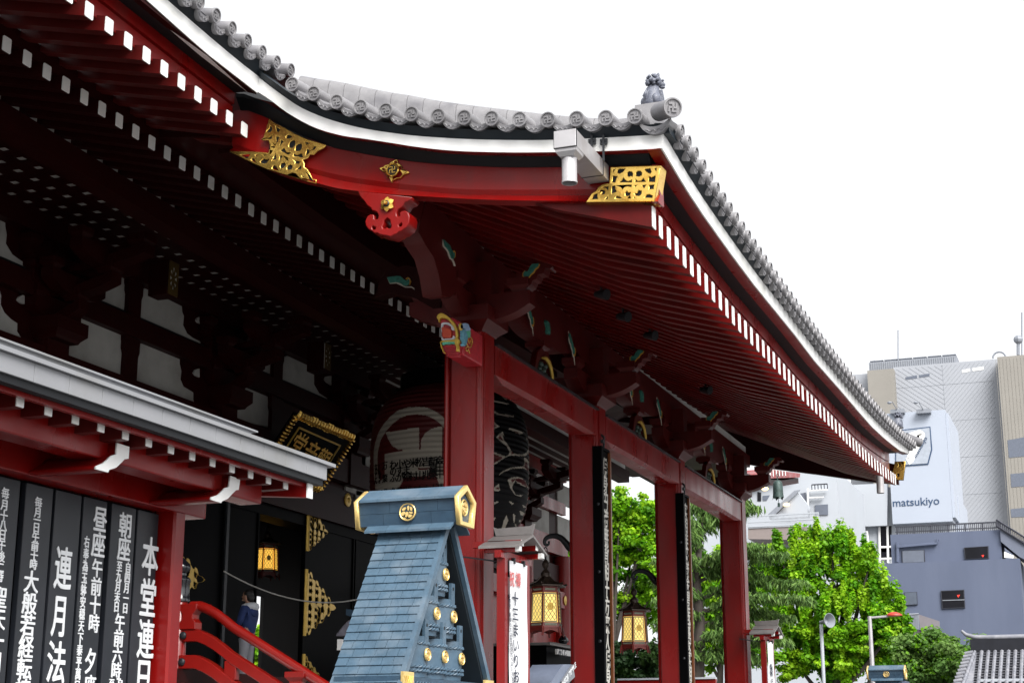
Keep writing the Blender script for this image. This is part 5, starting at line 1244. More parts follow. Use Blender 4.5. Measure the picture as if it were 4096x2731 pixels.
def water_tank(label, loc):
    """origin on the ground under the ridge; local X runs along the ridge, gable with buckets on +X"""
    t = thing('water_tank', label, 'shrine fixture', loc, 0, 'gabled fire-water bucket stands')
    O = Vector(loc); W4 = Matrix.Translation(O)
    # slope geometry (y half width 0 at z 3.60)
    def slope(v): return Vector((0, -.10-.96*v, 3.58-1.46*v))     # v = 0 top, 1 near z 2.12
    rows = 34; rr = random.Random(11)
    for sgn in (-1, 1):
        m = MB()
        for k in range(rows):
            v0, v1 = k*.052, (k+1)*.052
            xl, xr = -.32-.0*k, .335
            off = (k % 2)*.055+rr.uniform(-.01, .01)
            n = 6; xs = [xl]+[xl+(xr-xl)*(j+off*4)/n for j in range(1, n)]+[xr]
            for a, b in zip(xs, xs[1:]):
                p0, p1 = slope(v0-.006), slope(v1)
                g = .0018; th = .010+rr.uniform(-.002, .002)
                up = Vector((0, -.835, .55))
                q = [Vector((a+g, p0.y, p0.z))+up*.002, Vector((b-g, p0.y, p0.z))+up*.002, Vector((b-g, p1.y, p1.z))+up*(th+.004), Vector((a+g, p1.y, p1.z))+up*(th+.004)]
                q2 = [x-up*.03 for x in q]
                if sgn > 0: q = [Vector((x.x, -x.y, x.z)) for x in q]; q2 = [Vector((x.x, -x.y, x.z)) for x in q2]
                m.loft([[O+x for x in q2], [O+x for x in q]])
        m.build('shingle_roof', BLU, t)
    # verge boards along the gable edge, dark inner lining
    for sgn in (-1, 1):
        m = MB(); a, b = slope(-.03), slope(1.77); s2 = Vector((1, -sgn, 1))
        def S(p): return O+Vector((p.x, p.y*(-1 if sgn > 0 else 1), p.z))
        up = Vector((0, -.835, .55))
        m.loft([[S(a+Vector((dx,0,0))+up*d) for dx, d in ((.33,-.045),(.375,-.045),(.375,.016),(.33,.016))], [S(b+Vector((dx,0,0))+up*d) for dx, d in ((.33,-.045),(.375,-.045),(.375,.016),(.33,.016))]]); m.build('verge_board', BLU, t)
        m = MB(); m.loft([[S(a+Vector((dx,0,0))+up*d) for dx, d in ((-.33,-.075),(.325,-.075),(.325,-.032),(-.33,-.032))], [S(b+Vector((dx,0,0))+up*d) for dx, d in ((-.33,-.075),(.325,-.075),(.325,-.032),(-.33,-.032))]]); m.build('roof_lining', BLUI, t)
    # ridge saddle
    for sgn in (-1, 1):
        m = MB()
        for j in range(4):
            a, b = -.42+.22*j, -.42+.22*(j+1)-.003
            q = [Vector((a, -.07, 3.66)), Vector((b, -.07, 3.66)), Vector((b, -.235, 3.545)), Vector((a, -.235, 3.545))]
            q = [O+Vector((x.x, x.y*(-1 if sgn > 0 else 1), x.z)) for x in q]
            m.loft([q, [x+Vector((0,0,.022)) for x in q]])
        m.build('ridge_saddle', BLU, t)
    # ridge box: five sided prism with plates
    sec = [(-.155,3.62),(.155,3.62),(.20,3.845),(0,3.96),(-.20,3.845)]
    m = MB()
    for j in range(4):
        a, b = -.50+.245*j, -.50+.245*(j+1)-.003
        o_ = .06 if j % 2 else -.05
        m.prism([O+Vector((a, y, z)) for y, z in ((-.155,3.62),(.155,3.62),(.178,3.73),(-.178,3.73))], (b-a, 0, 0))
    for j in range(4):
        a, b = -.50+.245*j+(.0 if j == 0 else .07), -.50+.245*(j+1)+(.0 if j == 3 else .067)
        m.prism([O+Vector((a, y, z)) for y, z in ((-.177,3.733),(.177,3.733),(.196,3.84),(-.196,3.84))], (b-a, 0, 0))
    rb = m.build('ridge_box', BLUD, t)
    m = MB()
    for j in range(5):
        a, b = -.49+.196*j, -.49+.196*(j+1)-.002
        for sg in (-1, 1):
            m.prism([O+Vector((a, sg*y, z)) for y, z in ((.0,3.955),(.225,3.838),(.225,3.862),(0,3.985))], (b-a, 0, 0))
    m.build('ridge_cap', BLU, rb)
    for x0, x1 in ((-.545,-.50), (.485,.53)):
        big = [(-.17,3.595),(.17,3.595),(.225,3.85),(0,3.985),(-.225,3.85)]; sml = [(-.115,3.635),(.115,3.635),(.165,3.835),(0,3.93),(-.165,3.835)]
        sml2 = [(y*.99, z) for y, z in sml]
        Mx = Matrix.Translation(O) @ frame('X', x0)
        plate_uv('gilt_frame', big, [sml[::-1]], (x1-x0), GOLDL, rb, Mx, bevel=.006)
    m = MB(); m.prism([O+Vector((-.498, y, z)) for y, z in ((-.12,3.63),(.12,3.63),(.17,3.84),(0,3.935),(-.17,3.84))], (.985, 0, 0)); m.build('ridge_core', BLUD, rb)
    emblem(rb, O+Vector((.0, -.178, 3.735)), .085, 'Y'); emblem(rb, O+Vector((.488, 0, 3.775)), .078, 'X')
    # back wall of the gable, base
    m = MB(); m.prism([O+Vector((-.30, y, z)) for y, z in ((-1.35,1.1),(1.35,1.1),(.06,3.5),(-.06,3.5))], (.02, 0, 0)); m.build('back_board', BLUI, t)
    m = MB(); m.box(O+Vector((-.33,-1.55,0.004)), O+Vector((.33,1.55,1.05))); m.build('base', BLUD, t)
    # tray with pierced front and gilt corners
    m = MB(); m.box(O+Vector((-.28,-1.05,2.02)), O+Vector((.36,1.05,2.20))); tr = m.build('tray', BLUD, t)
    m = MB()
    for j in range(26):
        for r_ in range(2):
            c = O+Vector((.362, -.80+.064*j+(.032 if r_ else 0), 2.08+.055*r_))
            for q in (.028,.017):
                m.tube([c+Vector((0, q*math.cos(a), q*math.sin(a))) for a in [math.pi*i/6 for i in range(7)]], .004, 4)
    m.build('wave_fretwork', BLU, tr)
    for s in (-1, 1):
        m = MB(); y0, y1 = sorted((s*.84, s*1.06)); m.box(O+Vector((.36, y0, 2.0)), O+Vector((.385, y1, 2.235))); g_ = m.build('gilt_corner', GOLDL, tr)
        m = MB()
        for j in range(6): m.tube([O+Vector((.386, y0+.02+.035*j, 2.03)), O+Vector((.386, y0+.02+.035*((j+3) % 6), 2.2))], .004, 4)
        m.build('corner_engraving', GOLDP, g_)
    # six stacked buckets
    def bucket(y, z):
        b = MB(); c = O+Vector((.12, y, z)); r = .185
        b.lathe([(.001,0),(r*.93,0),(r*.97,.05),(r*.99,.2),(r*1.03,.355),(r*.97,.36),(r*.95,.31),(.001,.31)], 28, c=c)
        for a in (0.0, math.pi):
            M = Matrix.Translation(c) @ Matrix.Rotation(a, 4, 'Z')
            P = [(.168,-.045),(.195,-.045),(.195,.045),(.168,.045)]
            b.box((.160,-.040,.30), (.188,.040,.51), M=M)
        o = b.build('bucket', BLU, t, smooth=40)
        h = MB()
        for zz_, n in ((.30,2),(.06,2),(.095,2)):
            for ph in (0, math.pi):
                h.tube([c+Vector(((r*1.02+.008*math.cos(14*a+ph))*math.cos(a), (r*1.02+.008*math.cos(14*a+ph))*math.sin(a), zz_+.009*math.sin(14*a+ph))) for a in [2*math.pi*i/112 for i in range(113)]], .0085, 5)
        h.build('rope_hoop', BLU, o)
        emblem(o, c+Vector((r+.006, 0, .20)), .058, 'X')
        h = MB()
        for a in (0.0, math.pi):
            M = Matrix.Translation(c) @ Matrix.Rotation(a, 4, 'Z'); h.lathe([(.001,0),(.016,0),(.016,.003),(.001,.003)], 10, M=M @ Matrix.Translation((.1885,0,.46)) @ Matrix.Rotation(math.pi/2, 4, 'Y'))
        h.build('peg_hole', BLUI, o)
    for y in (-.40, 0, .40): bucket(y, 2.21)
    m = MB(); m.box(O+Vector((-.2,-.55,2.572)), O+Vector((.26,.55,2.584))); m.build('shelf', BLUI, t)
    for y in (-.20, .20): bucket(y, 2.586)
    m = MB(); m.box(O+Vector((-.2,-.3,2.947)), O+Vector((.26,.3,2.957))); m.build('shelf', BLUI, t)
    bucket(0, 2.96)
    return t
wt_ = water_tank('blue grey gabled fire-water stand with stacked buckets, large in front of the first column', (-6.08, 13.55, 0))
copy_tree(wt_, None, (-6.1, 46.2, -.12), None, 'distant blue grey gabled fire-water stand cut off by the bottom edge')
# ================================================================ BANNER STANDS
RGREY = mat('grey_stand_roof', (0.20, 0.185, 0.18), 0.6, var=0.15, scale=6)
CLOTH = mat('white_banner_cloth', (0.78, 0.79, 0.81), 0.8, var=0.03)
INKB = mat('blue_black_ink', (0.015, 0.022, 0.045), 0.6, var=0.1)
INKR = mat('faded_red_ink', (0.60, 0.14, 0.14), 0.6, var=0.15)
def banner_stand(label, loc, big, small, top):
    t = thing('banner_stand', label, 'banner stand', loc, 0, 'roofed banner stands in front of the porch')
    O = Vector(loc)+Vector((0,0,.14))
    def B(nm, m_, *bx, bevel=0, parent=t):
        m = MB()
        for lo, hi in bx: m.box(O+Vector(lo), O+Vector(hi))
        return m.build(nm, m_, parent, bevel=bevel)
    B('post', RED, ((-.06,-.50,-.136), (.06,-.39,4.02))); B('post', RED, ((-.06,.39,-.136), (.06,.50,4.02)))
    B('cross_beam', RED, ((-.05,-.62,4.02), (.05,.62,4.12))); 
    # roof: ridge along X, slopes to -Y and +Y, gable towards +X
    for s in (-1, 1):
        m = MB(); q = [O+Vector((x, s*y, z)) for x, y, z in ((-.30,.0,4.36),(.30,0,4.36),(.30,.60,4.15),(-.30,.60,4.15))]
        m.loft([q, [p+Vector((0,0,.035)) for p in q]]); m.build('roof_slope', RGREY, t)
        for x in (.0, .24):
            m = MB(); m.box(O+Vector((x-.5, s*.30-.045, 4.20)), O+Vector((x, s*.30+.045, 4.285))); r_ = m.build('rafter', RED, t)
            m = MB(); m.box(O+Vector((x+.001, s*.30-.043, 4.202)), O+Vector((x+.012, s*.30+.043, 4.283))); m.build('rafter_cap', WHITE, r_)
    m = MB(); m.prism([O+Vector((x, 0, z)) for x, z in ((-.27,4.40),(.27,4.40),(.31,4.55),(.25,4.52),(-.25,4.505),(-.31,4.53))], (0, .07, 0)); m.build('ridge_cap', RGREY, t)
    B('arm_beam', RED, ((-.22,-.52,4.10), (.22,-.42,4.17))); B('arm_beam', RED, ((-.22,.42,4.10), (.22,.52,4.17)))
    for s in (-1, 1):
        m = MB(); m.prism([O+Vector((x, s*.47-.05, z)) for x, z in ((.22,4.10),(.28,4.11),(.28,4.18),(.22,4.18))], (0, .1, 0)); m.build('arm_cap', WHITE, t)
    # the hanging banner, slightly wavy
    m = MB(); rows = []
    for k in range(25):
        z = 4.0-3.3*k/24
        rows.append([O+Vector((.075+.008*math.sin(k*.5+j*.3)+.004*math.sin(j*1.3), -.36+.72*j/10, z)) for j in range(11)])
    m.loft(rows, False, False); bn = m.build('banner', CLOTH, t, smooth=60)
    M = Matrix.Translation(Vector(loc)) @ frame('X', .098)
    g = glyphs('lettering', big, INKB, bn, M, .001, .0, bold=.014)
    if small: glyphs('lettering', small, INKB, bn, M, .001, .004)
    if top: glyphs('red_lettering', top, INKR, bn, M, .001, .0, bold=.012)
    m = MB(); m.tube([O+Vector((-.05,-.4,3.98)), O+Vector((-.55,-.6,4.05))], .012, 5); m.build('stay_rod', IRON, t)
    for s in (-.2, .2):
        m = MB(); m.box(O+Vector((.05, s-.02, 3.97)), O+Vector((.10, s+.02, 4.05))); m.build('clip', IRON, t)
    return t
def bput(l, x0, y0, dx, dy, s, w, h, Y0):
    out = []
    for k, c in enumerate(s):
        p = at(1900+(x0+dx*k)/1.887, 1900+(y0+dy*k)/1.887, X=-7.80); out.append((c, p.y-Y0, p.z, w, h))
    return out
Ys1 = at(2054, 2330, X=-7.9).y; Ys2 = at(3068, 2560, X=-7.9).y
big1 = bput([], 305, 930, 1.5, 117, '十三まいりお祝い', .26, .205, Ys1); small1 = bput([], 262, 905, 1.3, 37, 'お加持ご希望の方は堂内受付へおいで下さい', .085, .07, Ys1); top1 = bput([], 280, 780, 48, 8, '祝禱', .20, .22, Ys1)
banner_stand('red banner stand with grey roof, white banner topped by two red characters', (-7.9, Ys1, 0), big1, small1, top1)
banner_stand('red banner stand with grey roof past the last column, before green trees', (-7.9, Ys2, -.05), [('恒', -.10, 3.55, .3, .14), ('例', -.10, 3.40, .3, .14)]+[(c, .12, 2.95-.30*k, .34, .30) for k, c in enumerate('毎本尊御開帳')], [(c, -.05, 3.5-.14*k, .2, .12) for k, c in enumerate('御年詞')], None)
# ================================================================ STAIR RAILINGS
def railing(label, y, loc_x=-13.25):
    t = thing('stair_railing', label, 'railing', (loc_x, y, 2.75), 0, 'red stair railings with black finials')
    def P(u, h): # u distance outward from the deck edge; deck level then slope
        zz_ = 0 if u < .35 else -(u-.35)*.56*(1 if u > .9 else (u-.35)/.55*.5+.5)
        return Vector((loc_x+u, y, 2.75+zz_+h))
    us = [-.1+.15*k for k in range(44)]
    m = MB(); m.tube([P(u, .93) for u in us if u > .05], .075, 12); m.build('handrail', REDH, t, smooth=50)
    def rail(h0, h1, w, nm, u0=-.1):
        m = MB(); m.loft([[P(u, h0)+Vector((0,-w,0)), P(u, h0)+Vector((0,w,0)), P(u, h1)+Vector((0,w,0)), P(u, h1)+Vector((0,-w,0))] for u in us if u >= u0-.01]); m.build(nm, REDH, t, bevel=.01)
    rail(.40, .58, .07, 'middle_rail'); rail(.0, .20, .09, 'bottom_rail')
    for u in (.95, 2.05, 3.15, 4.25, 5.4):
        m = MB(); c = P(u, 0)
        m.box(c+Vector((-.10,-.06,.16)), c+Vector((.10,.06,.44))); m.build('baluster', REDH, t, bevel=.01)
        if u > 1:
            m = MB(); m.loft([[c+Vector((sx*a, sy*a*.7, z)) for sx, sy in ((-1,-1),(1,-1),(1,1),(-1,1))] for a, z in ((.15,.55),(.15,.64),(.10,.70),(.10,.74),(.16,.80),(.16,.88))]); o = m.build('rail_block', REDH, t, bevel=.008)
            m = MB(); m.ball(c+Vector((0,-.085,.49)), .055, 12, sq=(1,.5,1)); m.build('nail_head', IRON, o, smooth=60)
    # end post with onion finial
    c = Vector((loc_x, y, 2.75))
    m = MB(); m.lathe([(.12,-.5),(.12,1.02),(.10,1.05)], 20, c=c); m.build('post', REDH, t, smooth=40)
    m = MB(); m.lathe([(.001,1.0),(.14,1.0),(.145,1.04),(.135,1.06),(.135,1.28),(.145,1.31),(.145,1.34),(.11,1.37),(.075,1.40),(.075,1.43),(.12,1.47),(.135,1.52),(.12,1.57),(.07,1.62),(.02,1.67),(.001,1.68)], 24, c=c); f = m.build('finial', BLKG, t, smooth=40)
    for dx in (-.16, .2):
        m = MB()
        m.loft([[c+Vector((dx+sx*a, sy*.1, z)) for sx, sy in ((-1,-1),(1,-1),(1,1),(-1,1))] for a, z in ((.14,.58),(.14,.68),(.09,.74),(.09,.80),(.15,.88),(.15,.96))]); o = m.build('rail_block', REDH, t, bevel=.008)
        for hz_ in (.49, .10):
            m = MB(); m.ball(c+Vector((dx*.7,-.10,hz_)), .06, 12, sq=(1,.5,1)); m.build('nail_head', IRON, o, smooth=60)
    return t
railing('red stair railing sloping past the dark doors beside the notice board', 20.85)
railing('far red stair railing with black finial, seen left of the second column', 38.9)
# ================================================================ PERSON
SKIN = mat('skin', (0.42, 0.23, 0.16), 0.55, var=0.08, scale=8)
NAVY = mat('navy_jacket', (0.016, 0.035, 0.13), 0.8, var=0.2, scale=10, bump=0.3, bscale=12)
HOOD = mat('pale_hood_lining', (0.62, 0.64, 0.68), 0.85, var=0.05)
TROU = mat('grey_trousers', (0.33, 0.33, 0.36), 0.85, var=0.12, scale=8, bump=0.3, bscale=10)
HAIR = mat('black_hair', (0.012, 0.011, 0.011), 0.6, var=0.3, scale=20)
def skin_mesh(name, pts, edges, m, parent, sub=2):
    me = bpy.data.meshes.new(name); me.from_pydata([p[:3] for p in pts], edges, [])
    o = bpy.data.objects.new(name, me); COL.objects.link(o)
    md = o.modifiers.new('s', 'SKIN'); sd_ = me.skin_vertices[0].data if me.skin_vertices else None
    if sd_ is None:
        me.skin_vertices.new(name='skin') if hasattr(me.skin_vertices, 'new') else None
    bpy.context.view_layer.objects.active = o
    if not me.skin_vertices:
        with bpy.context.temp_override(object=o, active_object=o): bpy.ops.mesh.customdata_skin_add()
    for v, p in zip(me.skin_vertices[0].data, pts): v.radius = (p[3], p[4] if len(p) > 4 else p[3])
    me.skin_vertices[0].data[0].use_root = True
    sb = o.modifiers.new('sub', 'SUBSURF'); sb.levels = sub; sb.render_levels = sub
    dg = bpy.context.evaluated_depsgraph_get(); dg.update()
    nm = bpy.data.meshes.new_from_object(o.evaluated_get(dg)); nm.name = name
    bpy.data.objects.remove(o)
    nm.materials.clear(); nm.materials.append(m)
    for p in nm.polygons: p.use_smooth = True
    return link(name, nm, parent)
pp = thing('person', 'person in navy hooded jacket and grey trousers standing before the dark temple doors, looking up', 'person', (-15.4, 26.62, 2.75), math.radians(90))
# local: +Y forward, +X right; standing 1.76 m, forearms folded in front
body = [(0,0,.95,.14,.11),(0,-.01,1.15,.15,.11),(0,-.02,1.36,.17,.11),(0,.0,1.48,.06),(0,.015,1.56,.055),(0,.03,1.66,.085,.10),(0,.025,1.71,.06,.07),
 (.18,-.01,1.40,.06),(.25,.02,1.14,.045),(.08,.20,1.16,.036),(-.18,-.01,1.40,.06),(-.25,.02,1.14,.045),(-.10,.22,1.10,.036),
 (.10,0,.86,.095),(.11,.02,.48,.062),(.11,-.02,.08,.045),(.12,.13,.03,.035),(-.10,0,.86,.095),(-.11,.02,.48,.062),(-.11,-.02,.08,.045),(-.12,.13,.03,.035)]
be = [(0,1),(1,2),(2,3),(3,4),(4,5),(5,6),(2,7),(7,8),(8,9),(2,10),(10,11),(11,12),(0,13),(13,14),(14,15),(15,16),(0,17),(17,18),(18,19),(19,20)]
bo = skin_mesh('body', body, be, SKIN, pp)
m = MB(); m.ball((0,.03,1.655), .098, 16, sq=(.86,1.02,1.22)); m.ball((0,.135,1.645), .02, 8, sq=(.8,1.1,1.3)); m.ball((0,.115,1.585), .035, 10, sq=(1,.7,.6)); m.ball((.0,.115,1.60), .03, 8, sq=(1.1,.5,.4))
for s in (-1, 1):
    m.ball((s*.085,.025,1.645), .026, 8, sq=(.4,1,1.3))
m.build('head', SKIN, pp, smooth=70, world=False)
m = MB()
for s in (-1, 1): m.ball((s*.034,.118,1.668), .011, 8)
m.build('eyes', BLACK, pp, world=False)
m = MB(); m.ball((0,.005,1.685), .104, 16, sq=(.90,.98,1.02)); m.ball((0,-.03,1.63), .09, 12, sq=(.92,.85,1.05)); m.build('hair', HAIR, pp, smooth=70, world=False)
for s in (-1, 1):
    c = Vector((.08,.20,1.16)) if s > 0 else Vector((-.10,.22,1.10)); d = Vector((-s, .15, .0)).normalized()
    m = MB(); m.ball(c+d*.04, .042, 10, sq=(1.1,.5,.9))
    for k in range(4):
        q = c+d*.07+Vector((0,.012,.03-.02*k)); m.tube([q, q+d*.04+Vector((0,-.005,-.004)), q+d*(.065+.006*(k in (1,2)))+Vector((0,-.022,-.008))], [.009,.0085,.007], 6)
    m.tube([c+d*.03+Vector((0,0,.035)), c+d*.055+Vector((0,-.01,.065)), c+d*.08+Vector((0,-.018,.07))], [.011,.010,.008], 6)
    m.build('hand', SKIN, pp, smooth=60, world=False)
jk = [(0,0,.90,.185,.15),(0,-.01,1.12,.19,.145),(0,-.025,1.34,.20,.145),(0,-.02,1.47,.095),(.20,-.015,1.40,.085),(.275,.02,1.13,.068),(.13,.19,1.15,.055),(-.20,-.015,1.40,.085),(-.275,.02,1.13,.068),(-.15,.20,1.10,.055)]
skin_mesh('jacket', jk, [(0,1),(1,2),(2,3),(2,4),(4,5),(5,6),(2,7),(7,8),(8,9)], NAVY, pp)
tr = [(0,0,.93,.155,.13),(.095,0,.82,.115),(.11,.015,.48,.085),(.11,-.01,.10,.075),(-.095,0,.82,.115),(-.11,.015,.48,.085),(-.11,-.01,.10,.075)]
skin_mesh('trousers', tr, [(0,1),(1,2),(2,3),(0,4),(4,5),(5,6)], TROU, pp)
m = MB(); rings = []
for k in range(9):
    a = math.pi*(k/8)*1.5+math.pi*.75+math.pi*.0
    c = Vector((.115*math.cos(a+math.pi*.0), -.02+.12*math.sin(a), 1.455)); r_ = .045+.03*math.sin(math.pi*k/8)
    nrm = Vector((math.cos(a), math.sin(a), 0))
    rings.append([c+nrm*r_*math.cos(q)+Vector((0,0,1))*r_*1.1*math.sin(q) for q in [2*math.pi*j/8 for j in range(8)]])
m.loft(rings); m.build('hood_lining', HOOD, pp, smooth=60, world=False)
m = MB(); m.ball((0,-.125,1.36), .11, 12, sq=(1.25,.5,.95)); m.build('hood', NAVY, pp, smooth=60, world=False)
m = MB()
for s in (-1, 1): m.ball((s*.115,.06,.035), .06, 10, sq=(.8,2.1,.75))
m.build('shoes', HAIR, pp, smooth=60, world=False)
# ================================================================ smaller things on the deck
rp = thing('barrier_rope', 'thin white rope sagging across the dark doorway', 'rope', (-15.9, 27.3, 4.9))
a, b = at(896, 2284, X=-15.9), at(1560, 2352, X=-15.9); mid = at(1228, 2401, X=-15.9)
m = MB(); m.tube([a+(b-a)*t+Vector((0,0,-4*t*(1-t)*((a.z+b.z)/2-mid.z))) for t in [k/24 for k in range(25)]], .016, 6); m.build('rope', mat('rope_white', (.5,.49,.46), .8), rp, smooth=60)
m = MB(); m.lathe([(.08,-2.2),(.08,.12),(.10,.14),(.001,.16)], 10, c=(-15.9, b.y, b.z)); m.build('rope_post', IRON, rp)
lp = at(788, 630, X=-18.0); lp = at(650+788/1.887, 1900+630/1.887, X=-18.2)
lan2 = hex_lantern('hanging_lantern', 'small glowing yellow lattice lantern inside the dark doorway', lp+Vector((0,0,.05)), math.radians(10), .74, 'hexagonal bronze lanterns hanging beside the columns')
GLOW = mat('lit_lantern_pane', (0.8, 0.5, 0.08), 0.4, var=0.05, emit=((1.0, 0.55, 0.08), 0.28))
for ch in lan2.children:
    if ch.name.startswith('pane'): ch.data = ch.data.copy(); ch.data.materials[0] = GLOW
    elif ch.name.startswith('hanging_ring'): pass
m = MB(); m.tube([lp+Vector((0,0,.9)), Vector((lp.x, lp.y, 10.4))], .012, 5); m.build('chain', IRON, lan2)
# small roofed sign on the stairs
SLT = mat('purple_grey_tile', (0.16, 0.155, 0.19), 0.45, var=0.2, scale=8)
Ls = zm(650, 1900, 1.887); YS_ = 24.0
rs = thing('roofed_sign', 'small purple grey tiled roof on a post, half hidden behind the blue shingled stand', 'sign', (-12.0, YS_, 0))
pr_ = [at(*Ls(x, y), Y=YS_) for x, y in ((1308,1212),(1345,1165),(1390,1115),(1445,1085),(1500,1080),(1500,1110),(1460,1150),(1430,1205))]
m = MB(); m.prism(pr_, (0, .9, 0)); o = m.build('roof', SLT, rs)
m = MB()
for k in range(5): q = pr_[0].lerp(pr_[3], k/4)
for k in range(7):
    m.tube([p+Vector((0, .06+.13*k, .02)) for p in pr_[:5]], .025, 6)
m.build('roll_tiles', SLT, o, smooth=40)
m = MB(); c0 = at(*Ls(1385,1008), Y=YS_+.2); c1 = at(*Ls(1500,1060), Y=YS_+.2); m.prism([c0, c1+Vector((.0,0,-.02)), c1+Vector((0,0,.10)), c0+Vector((.12,0,-.03)) + Vector((0,0,.0))] if False else [c0, c0+Vector((0,0,-.10)), c1+Vector((0,0,-.06)), c1+Vector((0,0,.05)), c0+Vector((.15,0,-.02))], (0, .15, 0)); m.build('ridge_cap', BLUD, rs)
c0 = at(*Ls(1337,1240), Y=YS_); m = MB(); m.box(c0+Vector((-.045,0,-.17)), c0+Vector((.045,.05,.01))); m.build('rafter_cap', WHITE, rs)
m = MB(); m.box((pr_[5].x-.1, YS_+.35, .6), (pr_[5].x+.1, YS_+.55, pr_[5].z)); m.build('post', REDD, rs)
# fortune-slip booth and grey name board on the far side
Tq = zm(1900, 1900, 1.887)
bo_ = thing('fortune_slip_booth', 'dark booth with grey roof edge and white fortune-slip sign near the second column', 'booth', (-12.6, 36, 0))
p0 = at(*Tq(565,1272), X=-12.3); p1 = at(*Tq(400,1330), X=-13.6)
m = MB(); m.prism([Vector((-12.3,p0.y,p0.z)), Vector((-12.3,p0.y+2.6,p0.z)), Vector((-12.25,p0.y+2.6,p0.z+.05)), Vector((-12.25,p0.y,p0.z+.05))], (-.1,0,0)); m.box((-14.6, p0.y-.05, p0.z-.02), (-12.28, p0.y+2.6, p0.z+.04)); m.build('roof', RGREY, bo_)
m = MB(); m.box((-14.5, p0.y+.05, 2.76), (-12.4, p0.y+2.5, p0.z-.021)); m.build('cabinet', BLACK, bo_)
q0 = at(*Tq(622,1308), X=-12.2); q1 = at(*Tq(727,1384), X=-12.2)
m = MB(); m.box((-12.26, q0.y, q1.z+.06), (-12.2, q1.y, q0.z)); sg_ = m.build('sign', WHITE, bo_)
glyphs('lettering', [(c, q0.y+.16+.2*k, (q0.z+q1.z)/2+.03, .2, .2) for k, c in enumerate('みくじ')], INKB, sg_, frame('X', -12.195), .002, .01)
YN = at(*Tq(700,1500), X=-7.95).y
nbd = thing('name_board', 'slate blue slanted name board with white capital letters at the foot of the second column', 'sign', (-7.95, 22.6, 0))
SLB = mat('slate_blue_board', (0.16, 0.19, 0.26), 0.5, var=0.1, scale=5)
P = [at(*Tq(x, y), X=-7.95) for x, y in ((665,1425),(725,1425),(740,1520),(690,1600),(545,1600))]
plate_uv('board', [(p.y, p.z) for p in P], [], .5, SLB, nbd, frame('X', -8.45))
ft = [at(*Tq(x, y), X=-7.95) for x, y in ((724,1427),(739,1520),(655,1600),(640,1555))]
m = MB(); m.prism([p+Vector((.004,0,0)) for p in ft], (.03,0,0)); m.build('board_face', mat('board_face_grey', (.19,.20,.22), .5), nbd)
dv = (ft[0]-ft[3]); u = dv.normalized(); vv_ = (ft[0]-ft[1]).normalized()
Mt = Matrix(((u.x, vv_.x, 1, 0), (u.y, vv_.y, 0, 0), (u.z, vv_.z, 0, 0), (0,0,0,1)))
text_line('lettering', 'SENSOJI TEMPLE', .82, CHALK, nbd, Matrix.Translation((ft[0]+ft[2])/2+Vector((.036,0,0))) @ Mt, .002, .006)
m = MB(); m.box((-8.3, 22.9, .004), (-8.2, 23.0, P[3].z)); m.build('leg', IRON, nbd)
# ================================================================ BACKGROUND: trees
def leafmat(name, col, tr=.45):
    m = bpy.data.materials.new(name); m.use_nodes = True; nt = m.node_tree
    b = nt.nodes['Principled BSDF']; b.inputs['Roughness'].default_value = .55; b.inputs['Specular IOR Level'].default_value = .25
    tc = nt.nodes.new('ShaderNodeTexCoord'); nz = nt.nodes.new('ShaderNodeTexNoise'); nz.inputs['Scale'].default_value = 1.6; nz.inputs['Detail'].default_value = 6
    rp = nt.nodes.new('ShaderNodeValToRGB'); rp.color_ramp.elements[0].position = .3; rp.color_ramp.elements[1].position = .7
    rp.color_ramp.elements[0].color = [c*.65 for c in col]+[1]; rp.color_ramp.elements[1].color = [c*1.35 for c in col]+[1]
    nt.links.new(tc.outputs['Object'], nz.inputs['Vector']); nt.links.new(nz.outputs['Fac'], rp.inputs['Fac']); nt.links.new(rp.outputs['Color'], b.inputs['Base Color'])
    t = nt.nodes.new('ShaderNodeBsdfTranslucent'); nt.links.new(rp.outputs['Color'], t.inputs['Color'])
    mx = nt.nodes.new('ShaderNodeMixShader'); mx.inputs[0].default_value = tr
    nt.links.new(b.outputs['BSDF'], mx.inputs[1]); nt.links.new(t.outputs['BSDF'], mx.inputs[2]); nt.links.new(mx.outputs['Shader'], nt.nodes['Material Output'].inputs['Surface'])
    return m
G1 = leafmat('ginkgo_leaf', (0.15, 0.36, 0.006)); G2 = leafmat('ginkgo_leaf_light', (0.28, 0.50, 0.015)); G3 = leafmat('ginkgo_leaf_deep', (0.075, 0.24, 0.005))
CD1 = leafmat('cedar_needle', (0.085, 0.165, 0.04), .3); CD2 = leafmat('cedar_needle_light', (0.16, 0.27, 0.065), .35)
DK1 = leafmat('dark_shrub_leaf', (0.018, 0.05, 0.012), .3); DK2 = leafmat('dark_shrub_leaf_light', (0.045, 0.10, 0.02), .3)
PL1 = leafmat('pale_tree_leaf', (0.09, 0.19, 0.035)); PL2 = leafmat('pale_tree_leaf_light', (0.15, 0.26, 0.06))
BARK = mat('grey_bark', (0.055, 0.045, 0.038), 0.85, var=0.35, scale=4, bump=0.5, bscale=10, stretch=(1,1,.3))
